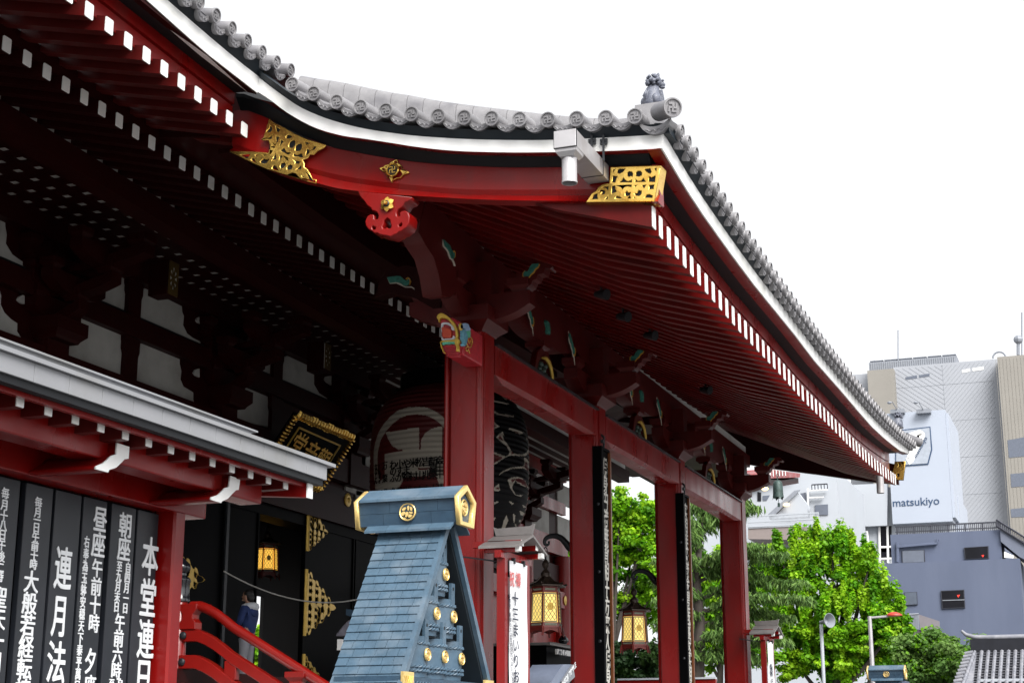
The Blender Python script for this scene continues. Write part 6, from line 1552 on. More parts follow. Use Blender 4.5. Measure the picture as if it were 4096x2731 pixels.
def leaves(mb, c, rad, n, size, rr, mi=None, shell=.55, up=.0):
    for _ in range(n):
        while True:
            d = Vector((rr.uniform(-1,1), rr.uniform(-1,1), rr.uniform(-1,1)))
            if .05 < d.length <= 1: break
        d = d.normalized()*(shell+(1-shell)*rr.random())*(1 if rr.random() < .8 else rr.random())
        p = c+Vector((d.x*rad[0], d.y*rad[1], d.z*rad[2]))
        nrm = (d.normalized()*.8+Vector((rr.uniform(-1,1), rr.uniform(-1,1), rr.uniform(-.4,1)+up))).normalized()
        a = nrm.orthogonal().normalized(); a.rotate(Matrix.Rotation(rr.uniform(0, 6.28), 3, nrm)); b = nrm.cross(a)
        s = size*rr.uniform(.6, 1.3)
        i = mb.vs([p-a*s*.5, p+b*s*.45+a*.1*s, p+a*s*.6, p-b*s*.45+a*.1*s])
        mb.face(i, rr.choice((0,0,1,2)) if mi is None else mi)
def tree(name, label, px, Y, crown, mats, n, size, seed, group=None, trunk_r=.22, spiky=False):
    """px: trunk foot column in the photo; crown: list of (px, py, rx, rz) blobs in photo pixels at depth Y"""
    rr = random.Random(seed)
    foot = at(px, 2700, Y=Y); foot = Vector((foot.x, Y, 0))
    t = thing(name, label, 'tree', foot, 0, group)
    k = 1/ (F/((Vector((foot.x, Y, 6))-CAM).dot(FW)))     # metres per photo pixel
    mb = MB(); cen = []
    for (bx, by, rx, rz) in crown:
        c = at(bx, by, Y=Y+rr.uniform(-1.2, 1.2)); cen.append(c)
        R_ = Vector((rx*k, rx*k*.9, rz*k)); vol = rx*rz
        # a blob is many small twigs
        nt_ = max(6, int(vol/240))
        for q in range(nt_):
            d = Vector((rr.gauss(0,1), rr.gauss(0,1), rr.gauss(0,1))).normalized()*(rr.random()**.45)
            cc = c+Vector((d.x*R_.x, d.y*R_.y, d.z*R_.z)); s = rr.uniform(.35, .8)
            if spiky and d.z > .1: rad = (s*.35, s*.35, s*1.1); cc.z += s*.3
            else: rad = (s*.8, s*.8, s*.5)
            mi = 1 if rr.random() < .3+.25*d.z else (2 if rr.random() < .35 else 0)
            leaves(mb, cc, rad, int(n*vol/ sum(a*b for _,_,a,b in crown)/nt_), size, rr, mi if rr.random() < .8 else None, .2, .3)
    mb.build('crown', mats, t)
    tb = MB(); top = sum(cen, Vector())/len(cen)
    mid = foot.lerp(Vector((top.x, Y, top.z)), .55)
    tb.tube([foot, foot+Vector((0.05,0,1)), mid, Vector((top.x, Y, top.z))], [trunk_r*1.3, trunk_r, trunk_r*.8, trunk_r*.35], 8)
    for c in cen:
        s = foot.lerp(Vector((top.x, Y, top.z)), rr.uniform(.35, .7)); tb.tube([s, s.lerp(c, .5)+Vector((0,0,-.2)), c], [trunk_r*.5, trunk_r*.35, trunk_r*.1], 6)
    tb.build('trunk', BARK, t, smooth=50)
    return t
gg = 'bright green ginkgo trees beyond the porch'
tree('ginkgo_tree', 'bright green ginkgo filling the gap between the second and third columns', 2430, 74, [(2480,2010,60,60),(2560,2040,80,70),(2400,2080,80,80),(2300,2250,100,150),(2440,2180,120,140),(2560,2160,100,120),(2380,2400,140,150),(2540,2370,120,150),(2650,2300,90,180),(2290,2450,80,140),(2250,2350,60,160),(2480,2060,80,70),(2600,2060,70,60)], [G1, G2, G3], 60000, .17, 21, gg)
tree('ginkgo_tree', 'bright green ginkgo behind the cedar and the last columns', 2850, 88, [(2760,2300,110,190),(2890,2380,120,200),(2800,2550,140,150),(2980,2500,120,180),(3060,2300,70,120)], [G1, G2, G3], 36000, .2, 22, gg)
tree('ginkgo_tree', 'largest bright green ginkgo, before the grey blue building', 3310, 80, [(3130,2350,80,150),(3240,2300,100,150),(3350,2280,90,160),(3450,2330,90,150),(3540,2440,80,150),(3230,2500,130,150),(3390,2480,130,150),(3500,2580,120,140),(3570,2620,80,130),(3320,2640,140,110),(3160,2620,110,120),(3200,2190,45,70),(3260,2170,35,60),(3330,2170,35,60),(3400,2200,35,60),(3110,2190,35,60),(3480,2250,35,60),(3600,2480,40,90)], [G1, G2, G3], 120000, .165, 23, gg, .3, True)
tree('broadleaf_tree', 'low pale green tree left of the tiled gate roof', 3740, 64, [(3660,2620,70,80),(3740,2600,90,90),(3830,2640,70,80),(3700,2700,110,70),(3880,2670,60,60),(3900,2600,50,40)], [PL1, PL2, G1], 30000, .14, 24, None, .12)
tree('dark_shrub', 'dark green shrubs at the foot of the ginkgo between the second and third columns', 2500, 60, [(2420,2650,110,90),(2560,2670,120,90),(2680,2640,90,110),(2290,2560,70,110),(2290,2690,90,60)], [DK1, DK2, DK1], 24000, .16, 25, None, .1)
tree('broadleaf_tree', 'small green tree glimpsed through the bright slit of the hall doorway', 1047, 66, [(1050,2560,60,70),(1040,2620,70,50)], [G1, G2, G1], 4000, .25, 26, None, .12)
def cedar():
    rr = random.Random(31); Y = 66
    foot = at(2790, 2700, Y=Y); foot = Vector((foot.x, Y, 0))
    t = thing('cedar_tree', 'tiered cedar with drooping blue green sprays and grey trunk behind the last column', 'tree', foot)
    tb = MB(); mb = MB()
    zt = at(2870, 1960, Y=Y).z
    tr = [foot]+[at(x, y, Y=Y) for x, y in ((2790,2690),(2800,2500),(2785,2330),(2795,2180),(2815,2080),(2850,1990))]
    tb.tube(tr, [.34,.30,.24,.20,.15,.10,.04], 8)
    brs = [((2790,2200),(2700,2140)),((2795,2180),(2700,2080)),((2800,2150),(2900,2070)),((2810,2100),(3010,2040)),((2790,2270),(3040,2190)),((2790,2260),(2660,2250)),((2785,2330),(3110,2215)),((2785,2330),(2650,2330)),((2790,2400),(3190,2330)),((2790,2390),(2660,2410)),((2795,2450),(3210,2400)),((2795,2480),(2650,2500)),((2795,2500),(3140,2470)),((2800,2560),(3060,2560)),((2800,2580),(2680,2600)),((2790,2640),(3040,2640)),((2810,2090),(2760,2020)),((2830,2050),(2960,2010)),((2790,2600),(2660,2690)),((2800,2300),(3010,2290)),((2800,2540),(3120,2560))]
    for a, b in brs:
        A = at(*a, Y=Y); Bp = at(*b, Y=Y+rr.uniform(-2.2, 1.5)); n = 9
        pts = [A.lerp(Bp, k/n)+Vector((0, 0, .5*math.sin(math.pi*k/n)*rr.uniform(.2,1)+rr.uniform(-.06,.06))) for k in range(n+1)]
        tb.tube(pts, [.09*(1-.85*k/n) for k in range(n+1)], 5)
        L = (Bp-A).length
        for k in range(2, n+1):
            for q in range(int(30+L*5)):
                p = pts[k]+Vector((rr.uniform(-.45,.45), rr.uniform(-.6,.6), rr.uniform(-.05,.18)))
                # drooping spray: three short hanging blades
                d = Vector((rr.uniform(-.6,.6), rr.uniform(-.6,.6), -rr.uniform(.05,.5))).normalized()
                ln = rr.uniform(.25,.55)
                for w in range(5):
                    e = (d+Vector((rr.uniform(-.6,.6), rr.uniform(-.6,.6), -rr.uniform(.2,1.2)))).normalized()*ln*rr.uniform(.5,1)
                    s = e.cross(Vector((rr.uniform(-1,1), rr.uniform(-1,1), 1))).normalized()*.017
                    i = mb.vs([p-s, p+s, p+e*.6+s*1.5, p+e, p+e*.6-s*1.5]); mb.face(i, 0 if rr.random() < .55 else 1)
    mb.build('crown', [CD1, CD2], t); tb.build('trunk', BARK, t, smooth=50)
cedar()
# ================================================================ BACKGROUND: buildings
PALE = mat('pale_blue_cladding', (0.30, 0.315, 0.345), 0.6, var=0.04, scale=.2)
JOINT = mat('cladding_joint', (0.235, 0.25, 0.275), 0.7, var=0.05)
BEIGE = mat('beige_cladding', (0.225, 0.212, 0.19), 0.7, var=0.05, scale=.3)
WHB = mat('white_wall', (0.37, 0.395, 0.43), 0.6, var=0.03, scale=.3)
WHB2 = mat('white_sign_panel', (0.34, 0.375, 0.44), 0.5, var=0.02, scale=.3)
GLS = mat('window_glass', (0.008, 0.008, 0.011), 0.25, var=0.3, scale=.8, spec=0.15)
GLSP = mat('pale_window_glass', (0.09, 0.105, 0.14), 0.15, var=0.1, spec=0.8)
BGREY = mat('blue_grey_render', (0.082, 0.10, 0.155), 0.8, var=0.09, scale=.5, bump=.1, dirt=(0.098, 0.116, 0.17), dscale=.25, stretch=(1,1,.25))
NAVYP = mat('navy_sign_paint', (0.02, 0.05, 0.11), 0.5, var=0.05)
LGREY = mat('light_grey_metal', (0.20, 0.215, 0.245), 0.5, metal=0, var=0.08)
DGREY = mat('dark_railing', (0.03, 0.032, 0.045), 0.5, var=0.1)
FRM = mat('window_frame', (0.018, 0.02, 0.03), 0.5)
def bp(x, y, Y): return at(x, y, Y=Y)
def slabY(nm, px, Y, depth, m, parent, holes=()): return plate(nm, px, 'Y', Y, depth, m, parent, holes)
# ---- department store with slanting cladding
DY = 240
dep = thing('department_store', 'pale blue and beige department store with chevron joints and rooftop louvres, far right', 'building', (bp(3800, 2000, DY).x, DY, 0))
zg = 0
def bigbox(nm, x0, x1, ytop, Y, depth, m, parent, xm=None):
    a, b = bp(x0, ytop, Y), bp(x1, ytop, Y)
    mb = MB(); mb.box((a.x, Y, 0), (b.x, Y+depth, (at((x0+x1)/2, ytop, Y=Y)).z)); return mb.build(nm, m, parent)
w0 = bigbox('wall', 3572, 3990, 1452, DY, 40, PALE, dep)
bigbox('side_wing', 3380, 3480, 1497, DY+6, 30, PALE, dep)
bigbox('beige_tower', 3468, 3574, 1478, DY-2, 34, BEIGE, dep)
tw = bigbox('beige_tower', 3987, 4300, 1415, DY-3, 40, BEIGE, dep)
jb = MB()
xa, xm_, xb = bp(3575, 1700, DY).x, bp(3785, 1700, DY).x, bp(3988, 1700, DY).x
ztop = bp(3780, 1460, DY).z; pitch = .74
def jline(x0, z0, x1, z1):
    d = Vector((x1-x0, 0, z1-z0)); n_ = Vector((-d.z, 0, d.x)).normalized()*.017
    jb.prism([Vector((x0, DY-.03, z0))+n_, Vector((x1, DY-.03, z1))+n_, Vector((x1, DY-.03, z1))-n_, Vector((x0, DY-.03, z0))-n_], (0, .029, 0))
for k in range(110):
    zt = ztop+14-pitch*k
    if zt < 20: break
    # left half: lines fall to the right, right half: lines rise to the right
    z0, z1 = zt, zt-(xm_-xa)*.78
    x0, x1 = xa, xm_
    if z0 > ztop: x0 += (z0-ztop)/.78; z0 = ztop
    if x0 < x1: jline(x0, z0, x1, z1)
    x0, x1 = xm_, xb; z0, z1 = zt-(xm_-xa)*.78+3, zt-(xm_-xa)*.78+3+(xb-xm_)*1.1
    if z1 > ztop: x1 -= (z1-ztop)/1.1; z1 = ztop
    if x1 > x0: jline(x0, z0, x1, z1)
for k in range(7): jline(xa, ztop-3-5.6*k, xb, ztop-3-5.6*k)
jline(xm_, ztop, xm_+.01, 15)
jb.build('panel_joints', JOINT, w0)
# louvres on the roof
a, b = bp(3470, 1490, DY), bp(3822, 1455, DY)
mb = MB(); mb.box((a.x, DY+2, ztop), (b.x, DY+10, bp(3780,1425,DY+2).z)); lv = mb.build('roof_louvre', LGREY, dep)
mb = MB()
n = 40
for k in range(n): mb.box((a.x+(b.x-a.x)*k/n, DY+1.9, ztop+.25), (a.x+(b.x-a.x)*(k+.35)/n, DY+1.99, bp(3780,1428,DY+2).z)); 
mb.build('louvre_slats', JOINT, lv)
for k in range(6):
    u = a.x+(b.x-a.x)*(k+.1)/6; z = bp(3780,1425,DY+2).z
    mb = MB(); mb.box((u, DY+3, z), (u+1.6, DY+8, z+.35)); mb.box((u-.15, DY+2.8, z+.35), (u+1.9, DY+8, z+.45)); mb.build('cooling_unit', LGREY, lv)
for px in ([(3622,1508),(3668,1500),(3668,1512),(3622,1518)], [(3676,1500),(3718,1493),(3718,1504),(3676,1510)]): slabY('window', px, DY-.05, .04, GLSP, dep)
for px in ([(3848,1480),(3880,1473),(3880,1485),(3848,1491)], [(3890,1472),(3935,1466),(3935,1478),(3890,1484)]): slabY('window', px, DY-.05, .04, WHITE, dep)
for px in ([(4030,1760),(4096,1748),(4200,1735),(4200,1815),(4035,1830)], [(4042,1895),(4200,1880),(4200,1935),(4045,1948)], [(4042,2035),(4200,2020),(4200,2062),(4045,2068)]): slabY('window', px, DY-3.05, .04, GLSP, dep)
mb = MB()
for k in range(60):
    x0 = bp(3987, 1500, DY-3).x+.5*k; mb.box((x0, DY-3.03, 30), (x0+.05, DY-3.001, bp(4050,1420,DY-3).z-.5))
mb.build('cladding_ribs', mat('beige_rib', (.20,.188,.168), .7), tw)
mb = MB()
for x, y0, y1, r in ((3592,1320,1440,.10),(3497,1440,1500,.08),(4087,1250,1420,.12)):
    mb = MB(); p, q = bp(x, y1, DY+5), bp(x, y0, DY+5); mb.tube([p, q], r, 5); mb.build('antenna', LGREY, dep)
mb = MB(); p, q = bp(4073,1420,DY), bp(4073,1358,DY); mb.tube([p, q], .25, 6); mb.ball(q, .7, 8); mb.build('beacon_mast', LGREY, dep)
mb = MB(); c = bp(3995, 1405, DY); mb.tube([c+Vector((.9*math.cos(x), 0, .9*math.sin(x)-1)) for x in [math.pi*k/8 for k in range(9)]], .15, 5); mb.build('roof_ladder_hoop', LGREY, dep)
# ---- drugstore block with sign panels
SY = 140
sh = thing('drugstore_building', 'white shop building with large sign panels lettered matsukiyo above the ginkgo', 'building', (bp(3600, 2000, SY).x, SY, 0))
b0 = bp(3560, 2300, SY); b1 = bp(3822, 2300, SY)
mb = MB(); mb.box((bp(3300,2000,SY).x, SY+.8, 0), (b1.x, SY+16, bp(3430,1935,SY).z-.3)); mb.build('wall', WHB, sh)
slabY('sign_panel', [(3310,1942),(3549,1932),(3549,2100),(3312,2111)], SY, .7, WHB, sh)
x0, x1 = bp(3549,1700,SY).x, bp(3785,1700,SY).x; zt = bp(3670,1648,SY).z; zl_ = bp(3670,2092,SY).z
mb = MB(); mb.box((x0, SY-.3, zl_), (x1, SY+9, zt)); sp_ = mb.build('sign_tower', WHB2, sh)
mb = MB(); mb.box((x1+.01, SY-.2, bp(3800,2070,SY).z), (x1+.25, SY+9, zt-.3)); mb.box((x1+.3, SY+3, 0), (b1.x, SY+12, bp(3800,1965,SY).z)); mb.build('side_panel', WHB2, sh)
M = Matrix.Translation((bp(3665,2010,SY).x, SY-.32, bp(3665,2009,SY).z)) @ frame('Y', 0).to_3x3().to_4x4()
text_line('lettering', 'matsukiyo', 172/F*SY*1.03, NAVYP, sp_, M, .02, .004)
Ds = lambda l: [(3150+x/3.92, 1600+y/3.92) for x, y in l]
lg = slabY('sign_logo', Ds([(1690,475),(2240,412),(2270,775),(2208,1008),(1690,1045)]), SY-.36, .05, NAVYP, sp_)
slabY('logo_field', Ds([(1705,490),(2225,430),(2248,772),(2192,990),(1705,1022)]), SY-.40, .035, mat('logo_grey', (.30,.33,.38), .5), lg)
mb = MB(); rings = []
path = crom([bp(*q, SY-.43) for q in Ds([(1880,960),(1925,930),(1940,880),(2030,700),(2080,590),(2095,545),(2070,525),(2030,535),(1950,560),(1880,590)])], 4, False)
for k, p in enumerate(path):
    t = (path[min(k+1, len(path)-1)]-path[max(k-1, 0)]).normalized(); s = Vector((-t.z, 0, t.x))*.32
    rings.append([p-s, p+s, p+s+Vector((0,.02,0)), p-s+Vector((0,.02,0))])
mb.loft(rings); mb.build('logo_stroke', WHITE, lg)
c0, c1 = bp(*Ds([(2000,880)])[0], SY-.43), bp(*Ds([(2165,590)])[0], SY-.43); d = (c1-c0); an = math.atan2(d.z, d.x)
text_line('lettering', 'matsukiyo', d.length*1.05, NAVYP, lg, Matrix.Translation((c0+c1)/2) @ frame('Y', 0).to_3x3().to_4x4() @ Matrix.Rotation(an, 4, 'Z'), .01)
for x in (3575, 3680):
    mb = MB(); p = bp(x, 1652, SY-1); mb.box(p+Vector((-.3,0,0)), p+Vector((.9,.8,.35))); mb.tube([p+Vector((.3,0,.3)), p+Vector((0,-.6,.9)), p+Vector((-.1,-.9,.8))], .04, 5); mb.ball(p+Vector((-.2,-1,.75)), .2, 8, sq=(1,1,.6)); mb.build('sign_lamp', LGREY, sh, smooth=50)
for px in ([(3517,2105),(3548,2103),(3551,2230),(3519,2232)], [(3552,2103),(3566,2102),(3567,2228),(3553,2230)], [(3520,2190),(3566,2188),(3567,2205),(3520,2207)]):
    slabY('window', px, SY+.7, .05, GLS, sh)
mb = MB()
for px in ((3517,2103,3519,2250),(3549,2102,3552,2250)): mb.tube([bp(px[0],px[1],SY+.6), bp(px[2],px[3],SY+.6)], .10, 5)
mb.tube([bp(3518,2188,SY+.6), bp(3566,2186,SY+.6)], .10, 5); mb.tube([bp(3518,2235,SY+.6), bp(3566,2233,SY+.6)], .10, 5); mb.build('window_frame', WHITE, sh)
mb = MB(); mb.tube([bp(x, y, SY+.5) for x, y in ((3408,2129),(3468,2125),(3474,2200))], .12, 6); mb.build('wall_pipe', WHITE, sh)
# ---- apartment block with balconies and outside stairs
AY = 118
ap = thing('apartment_block', 'white apartment block with outside stair and railed balcony, partly behind the wind bell', 'building', (bp(3150, 2200, AY).x, AY, 0))
mb = MB(); mb.box((bp(2560,2000,AY).x, AY+4, 0), (bp(3318,2000,AY).x, AY+18, bp(3150,1850,AY).z)); mb.build('wall', WHB, ap)
U = lambda l: [(2600+x/1.887, 1900+y/1.887) for x, y in l]
slabY('stair_wall', U([(900,290),(1060,180),(1110,120),(1190,225),(1190,310),(900,330)]), AY+1.5, 1.0, WHB, ap)
slabY('stair_soffit', U([(890,295),(1090,115),(1130,110),(940,300)]), AY+1.2, .25, LGREY, ap)
slabY('opening', U([(810,125),(838,130),(838,195),(810,195)]), AY+3.95, .04, GLS, ap); slabY('opening', U([(850,155),(905,150),(880,190),(850,190)]), AY+3.95, .04, GLSP, ap)
slabY('shaded_bay', U([(1060,150),(1175,130),(1180,300),(1100,220),(1065,225)]), AY+3.9, .05, mat('shaded_bay_grey', (.11,.12,.15), .8, var=.05), ap)
slabY('window', U([(1245,225),(1342,218),(1344,298),(1246,298)]), AY+3.9, .05, GLSP, ap)
slabY('upper_ledge', U([(740,0),(1100,0),(900,60),(745,110)]), AY+3.5, .4, LGREY, ap)
slabY('balcony', U([(740,385),(1275,392),(1275,490),(740,480)]), AY, 3.6, mat('pink_beige_wall', (.21,.175,.165), .7, var=.05), ap)
mb = MB()
p0, p1 = bp(*U([(740,385)])[0], AY-.05), bp(*U([(1272,280)])[0], AY-.05)
zr0 = bp(*U([(1000,390)])[0], AY-.05).z; zr1 = bp(*U([(1000,296)])[0], AY-.05).z
n = 60
for k in range(n+1):
    x = p0.x+(p1.x-p0.x)*k/n; mb.box((x-.025, AY-.08, zr0), (x+.025, AY-.03, zr1))
for z in (zr0+.1, zr1-.05, zr1-.5): mb.box((p0.x, AY-.1, z), (p1.x, AY-.02, z+.09))
mb.build('balcony_railing', WHB, ap)
for px in ([(1200,110),(1340,105),(1340,112),(1200,118)], [(1200,165),(1310,160),(1310,168),(1200,172)], [(1185,100),(1195,100),(1198,290),(1188,290)]): slabY('wall_pipe', U(px), AY+3.6, .2, WHITE, ap)
mb = MB(); q0, q1 = bp(*U([(1222,110)])[0], AY+2), bp(*U([(1338,65)])[0], AY+2)
for k in range(6):
    x = q0.x+(q1.x-q0.x)*k/5; mb.tube([Vector((x, AY+2, q0.z)), Vector((x, AY+2, q1.z))], .035, 4)
mb.tube([Vector((q0.x, AY+2, q1.z)), Vector((q1.x, AY+2, q1.z))], .05, 4); mb.build('roof_railing', DGREY, ap)
for x, y in ((868,103),(1030,222)):
    mb = MB(); mb.ball(bp(*U([(x,y)])[0], AY+1.0), .22, 8, sq=(1.2,.6,.7)); mb.build('wall_lamp', mat('warm_wall_lamp', (.8,.6,.3), .4, emit=((1,.7,.3),.6)), ap, smooth=50)
# ---- blue grey building
BY = 95
V = lambda l: [(3246+x/1.887, 1900+y/1.887) for x, y in l]
bb = thing('blue_grey_building', 'plain blue grey rendered building with three dark windows and roof stair railing', 'building', (bp(3850, 2300, BY).x, BY, 0))
zl0 = bp(*V([(1080,645)])[0], BY).z; zu0 = bp(*V([(1000,430)])[0], BY+1.2).z
xl, xr = bp(*V([(430,700)])[0], BY).x, bp(*V([(1590,900)])[0], BY).x
mb = MB(); mb.box((xl, BY, 0), (xr, BY+14, zl0)); mb.build('lower_wall', BGREY, bb)
xu0, xu1 = bp(*V([(595,455)])[0], BY+1.2).x, bp(*V([(1422,400)])[0], BY+1.2).x
mb = MB(); mb.box((xu0, BY+1.2, zl0), (xu1, BY+13, zu0)); mb.build('upper_wall', BGREY, bb)
def window(px, Y, red=None, mull=True):
    f = slabY('window', V(px), Y-.10, .09, FRM, bb)
    c = [sum(p[i] for p in px)/len(px) for i in (0,1)]
    inn = [(c[0]+(x-c[0])*.93, c[1]+(y-c[1])*.93) for x, y in px]
    slabY('pane', V(inn), Y-.105, .004, GLSP if red is None else GLS, f)
    if red:
        slabY('red_sticker', V(red), Y-.112, .004, mat('red_sticker', (.7,.02,.01), .5, emit=((1,.04,.02),.25)), f)  # sticker gets a faint added glow, it is no lamp
    return f
window([(680,568),(852,562),(856,655),(684,662)], BY+1.2)
window([(1150,545),(1335,533),(1338,625),(1157,633)], BY+1.2, [(1283,602),(1303,600),(1293,618)])
window([(700,882),(795,878),(800,975),(705,980)], BY)
f = window([(975,870),(1152,862),(1160,998),(985,1006)], BY, [(1098,903),(1120,900),(1108,922)])
slabY('transom', V([(988,940),(1155,935),(1155,941),(988,946)]), BY-.13, .02, LGREY, f)
mb = MB(); mb.tube([bp(*q, BY+1.05) for q in V([(650,655),(650,550),(665,540),(945,515),(950,485)])], .09, 6); mb.tube([bp(*q, BY+1.05) for q in V([(648,550),(646,505)])], .09, 6); mb.build('wall_pipe', BGREY, bb, smooth=50)
mb = MB(); z0, z1 = zu0, bp(*V([(1000,365)])[0], BY+1.2).z
n = 54
for k in range(n+1):
    x = xu0+.4+(xu1-xu0-.4)*k/n; r_ = .05 if k % 9 == 0 else .022
    mb.box((x-r_, BY+1.28, z0), (x+r_, BY+1.33, z1))
mb.box((xu0+.3, BY+1.26, z1-.08), (xu1, BY+1.35, z1)); mb.box((xu0+.3, BY+1.26, z0+.12), (xu1, BY+1.35, z0+.18)); mb.build('roof_railing', DGREY, bb)
# sloping stair wall and railing at the right
q = [bp(*p, BY+1.0) for p in V([(1422,405),(1720,560),(1720,690),(1570,615),(1430,500)])]
mb = MB(); mb.prism(q, (0, 3, 0)); mb.build('stair_wall', mat('pale_blue_render', (.12,.135,.18), .8, var=.06), bb)
mb = MB(); a0, a1 = bp(*V([(1395,335)])[0], BY+.9), bp(*V([(1720,540)])[0], BY+.9); hgt = bp(*V([(1395,395)])[0], BY+.9).z-a0.z
for k in range(22):
    p = a0.lerp(a1, k/21); mb.box(p+Vector((-.03,0,hgt)), p+Vector((.03,.05,0)))
mb.tube([a0, a1], .06, 5); mb.tube([a0+Vector((0,0,hgt+.1)), a1+Vector((0,0,hgt+.1))], .05, 5); mb.build('stair_railing', DGREY, bb)
slabY('stair_opening', V([(1455,575),(1525,605),(1525,625),(1455,620)]), BY+.9, .05, WHITE, bb)
# roof terrace bits in front: grey balcony and plum wall
tr_ = thing('roof_terrace', 'small grey fenced terrace on a plum wall beside the large ginkgo', 'terrace', (bp(3700, 2500, 90).x, 90, 0))
slabY('plum_wall', V([(740,1165),(820,1165),(985,1205),(985,1330),(740,1330)]), 90, 2, mat('plum_wall', (.10,.075,.10), .8, var=.1), tr_)
slabY('fence_panel', V([(808,1048),(965,1100),(968,1205),(820,1165)]), 89.9, .08, mat('taupe_fence', (.17,.155,.17), .7, var=.08), tr_)
mb = MB()
for k in range(9):
    p = bp(*V([(735+9*k,1160)])[0], 89.9); q = bp(*V([(735+9*k,1050)])[0], 89.9); mb.tube([p, q], .03, 4)
mb.tube([bp(*V([(730,1050)])[0], 89.9), bp(*V([(810,1046)])[0], 89.9)], .05, 4); mb.build('fence_railing', LGREY, tr_)
# ---- tiled gate roof at the right edge
RY = 62
tg = thing('tiled_roof_house', 'dark grey tiled roof with pale roll tiles at the lower right corner', 'building', (bp(4000, 2650, RY).x, RY+3, 0))
KT = mat('weathered_roof_tile', (0.17, 0.175, 0.20), 0.55, var=0.25, scale=5, dirt=(0.26,0.26,0.28), dscale=3)
KD = mat('dark_ridge_tile', (0.014, 0.015, 0.02), 0.6, var=0.2, spec=.2)
xl, xr = bp(*V([(1215,1310)])[0], RY).x, bp(*V([(1215,1310)])[0], RY).x+9
zt, zb2 = bp(*V([(1400,1320)])[0], RY).z, bp(*V([(1400,1640)])[0], RY-3.2).z
mb = MB(); i = mb.vs([(xl-.35, RY-3.4, zb2), (xr, RY-3.4, zb2), (xr, RY, zt), (xl, RY, zt)]); mb.face(i)
i = mb.vs([(xl-.35, RY+3.4, zb2), (xr, RY+3.4, zb2), (xr, RY, zt), (xl, RY, zt)]); mb.face(i)
for k in range(40):
    x = xl+.1+.24*k
    if x > xr: break
    n = 12
    for j in range(n):
        f0, f1 = j/n, (j+1)/n
        a, b = Vector((x-.35*(1-f0)*(k < 1), RY-3.4*(1-f0), zb2+(zt-zb2)*f0+.03)), Vector((x-.35*(1-f1)*(k < 1), RY-3.4*(1-f1), zb2+(zt-zb2)*f1+.03))
        mb.tube([a, b], [.075, .066], 6)
for k in range(34):
    for j in range(16):
        f = (j+.5)/16; x = xl+.22+.24*k
        if x < xr: mb.box((x-.05, RY-3.4*(1-f)-.08, zb2+(zt-zb2)*f-.02), (x+.05, RY-3.4*(1-f)+.05, zb2+(zt-zb2)*f+.045), 1)
mb.build('roof_tiles', [KT, KD], tg, smooth=50)
mb = MB(); mb.box((xl-.05, RY-.18, zt), (xr, RY+.18, zt+.42)); mb.build('ridge', KD, tg)
mb = MB(); mb.tube([(xl-.35, RY, zt+.75), (xl-.2, RY, zt+.60), (xl+.1, RY, zt+.50), (xl+.6, RY, zt+.47), (xr, RY, zt+.47)], [.05,.07,.09,.10,.10], 8); mb.build('ridge_roll', KT, tg, smooth=50)
mb = MB()
for k in range(12):
    f = k/12; p = Vector((xl-.05-.38*(1-f), RY-3.4*(1-f), zb2+(zt-zb2)*f+.02)); mb.tube([p+Vector((-.18,0,0)), p+Vector((.12,0,.05))], .075, 8)
mb.build('verge_tiles', KT, tg, smooth=50)
mb = MB(); mb.box((xl+.4, RY-2.6, 0), (xr, RY+2.6, zb2+.5)); mb.build('wall', WHB, tg)
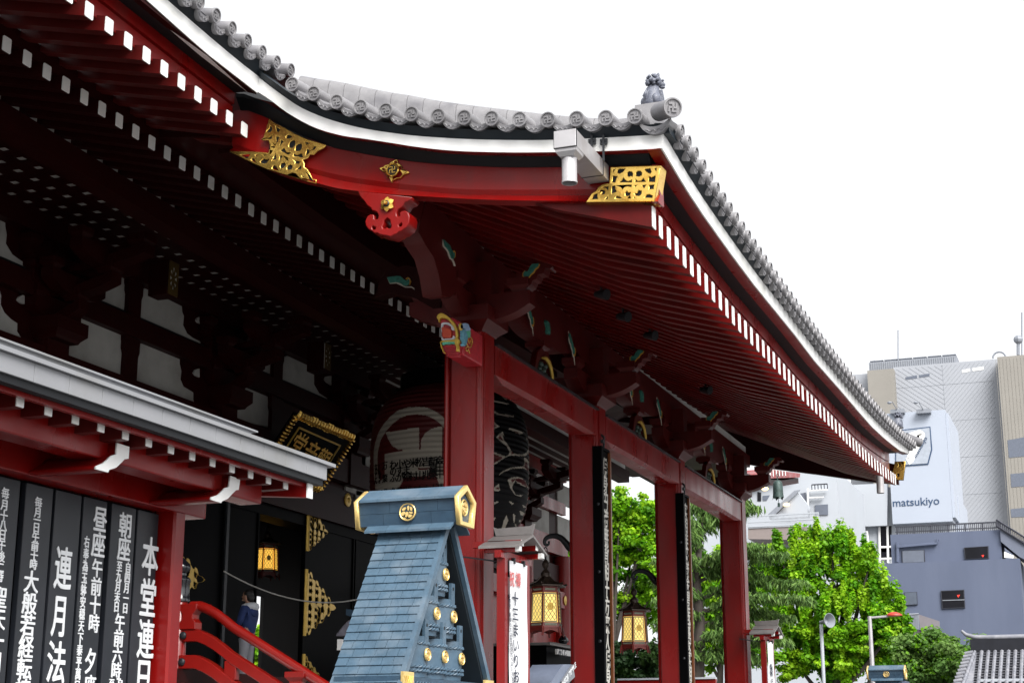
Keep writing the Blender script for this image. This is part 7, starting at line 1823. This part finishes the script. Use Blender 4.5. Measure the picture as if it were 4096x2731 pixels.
# ---- street lamps, loudspeaker, white pole
def street_lamp(label, x, z, Y, L):
    t = thing('street_lamp', label, 'street lamp', (x, Y, 0), 0, 'street lamps with red heads')
    mb = MB(); mb.tube([(x, Y, 0), (x, Y, z*.5), (x, Y, z)], [.085,.075,.06], 8); mb.build('pole', GREY, t, smooth=50)
    mb = MB(); mb.tube([(x, Y, z-.05), (x+L*.62, Y, z-.02)], .035, 6); mb.build('arm', GREY, t)
    mb = MB(); rings = []
    for k in range(9):
        u = k/8; r_ = .02+.15*math.sin(math.pi*(.1+.88*u))**.8
        rings.append([Vector((x+L*.6+u*L*.5, Y+r_*math.cos(a), z+(.10 if math.sin(a) > 0 else .03)*math.sin(a)*r_/.15)) for a in [2*math.pi*j/10 for j in range(10)]])
    mb.loft(rings); mb.build('lamp_head', mat('lamp_head_red', (.42,.035,.02), .4, var=.1), t, smooth=60)
    return t
a, b = bp(3478, 2463, 50), bp(3597, 2467, 50)
street_lamp('street lamp with red head, taller in view, before the large ginkgo', a.x, a.z, 50, b.x-a.x)
a2 = bp(3801, 2630, 76); b2 = bp(3890, 2630, 76)
street_lamp('street lamp with red head, lower and farther, beside the tiled roof', a2.x, a2.z, 76, b2.x-a2.x)
sk = thing('loudspeaker_pole', 'slim pale pole with a horn loudspeaker inside the ginkgo foliage', 'loudspeaker', (bp(3288, 2600, 66).x, 66, 0))
p = bp(3284, 2495, 66)
mb = MB(); mb.tube([(p.x, 66, 0), (p.x, 66, p.z)], .075, 8); mb.build('pole', WHB, sk, smooth=50)
mb = MB(); mb.lathe([(.05,-.3),(.06,-.1),(.12,.08),(.28,.3),(.30,.3),(.13,.05),(.001,.0)], 18, M=Matrix.Translation((p.x+.2, 65.8, p.z+.1)) @ Vector((.75,-.6,.05)).to_track_quat('Z', 'Y').to_matrix().to_4x4()); mb.build('horn', LGREY, sk, smooth=50)
# low red fence seen below the trees
lf = thing('low_fence', 'low red fence with pale coping under the trees between the columns', 'fence', (bp(2560, 2715, 52).x, 52, 0))
a, b = bp(2470, 2712, 52), bp(2720, 2726, 52)
mb = MB(); mb.box((a.x, 52, 0), (b.x+1.2, 52.2, a.z-.06)); mb.build('panel', RED, lf); mb = MB(); mb.box((a.x, 51.95, a.z-.059), (b.x+1.2, 52.25, a.z)); mb.build('coping', WHB, lf)
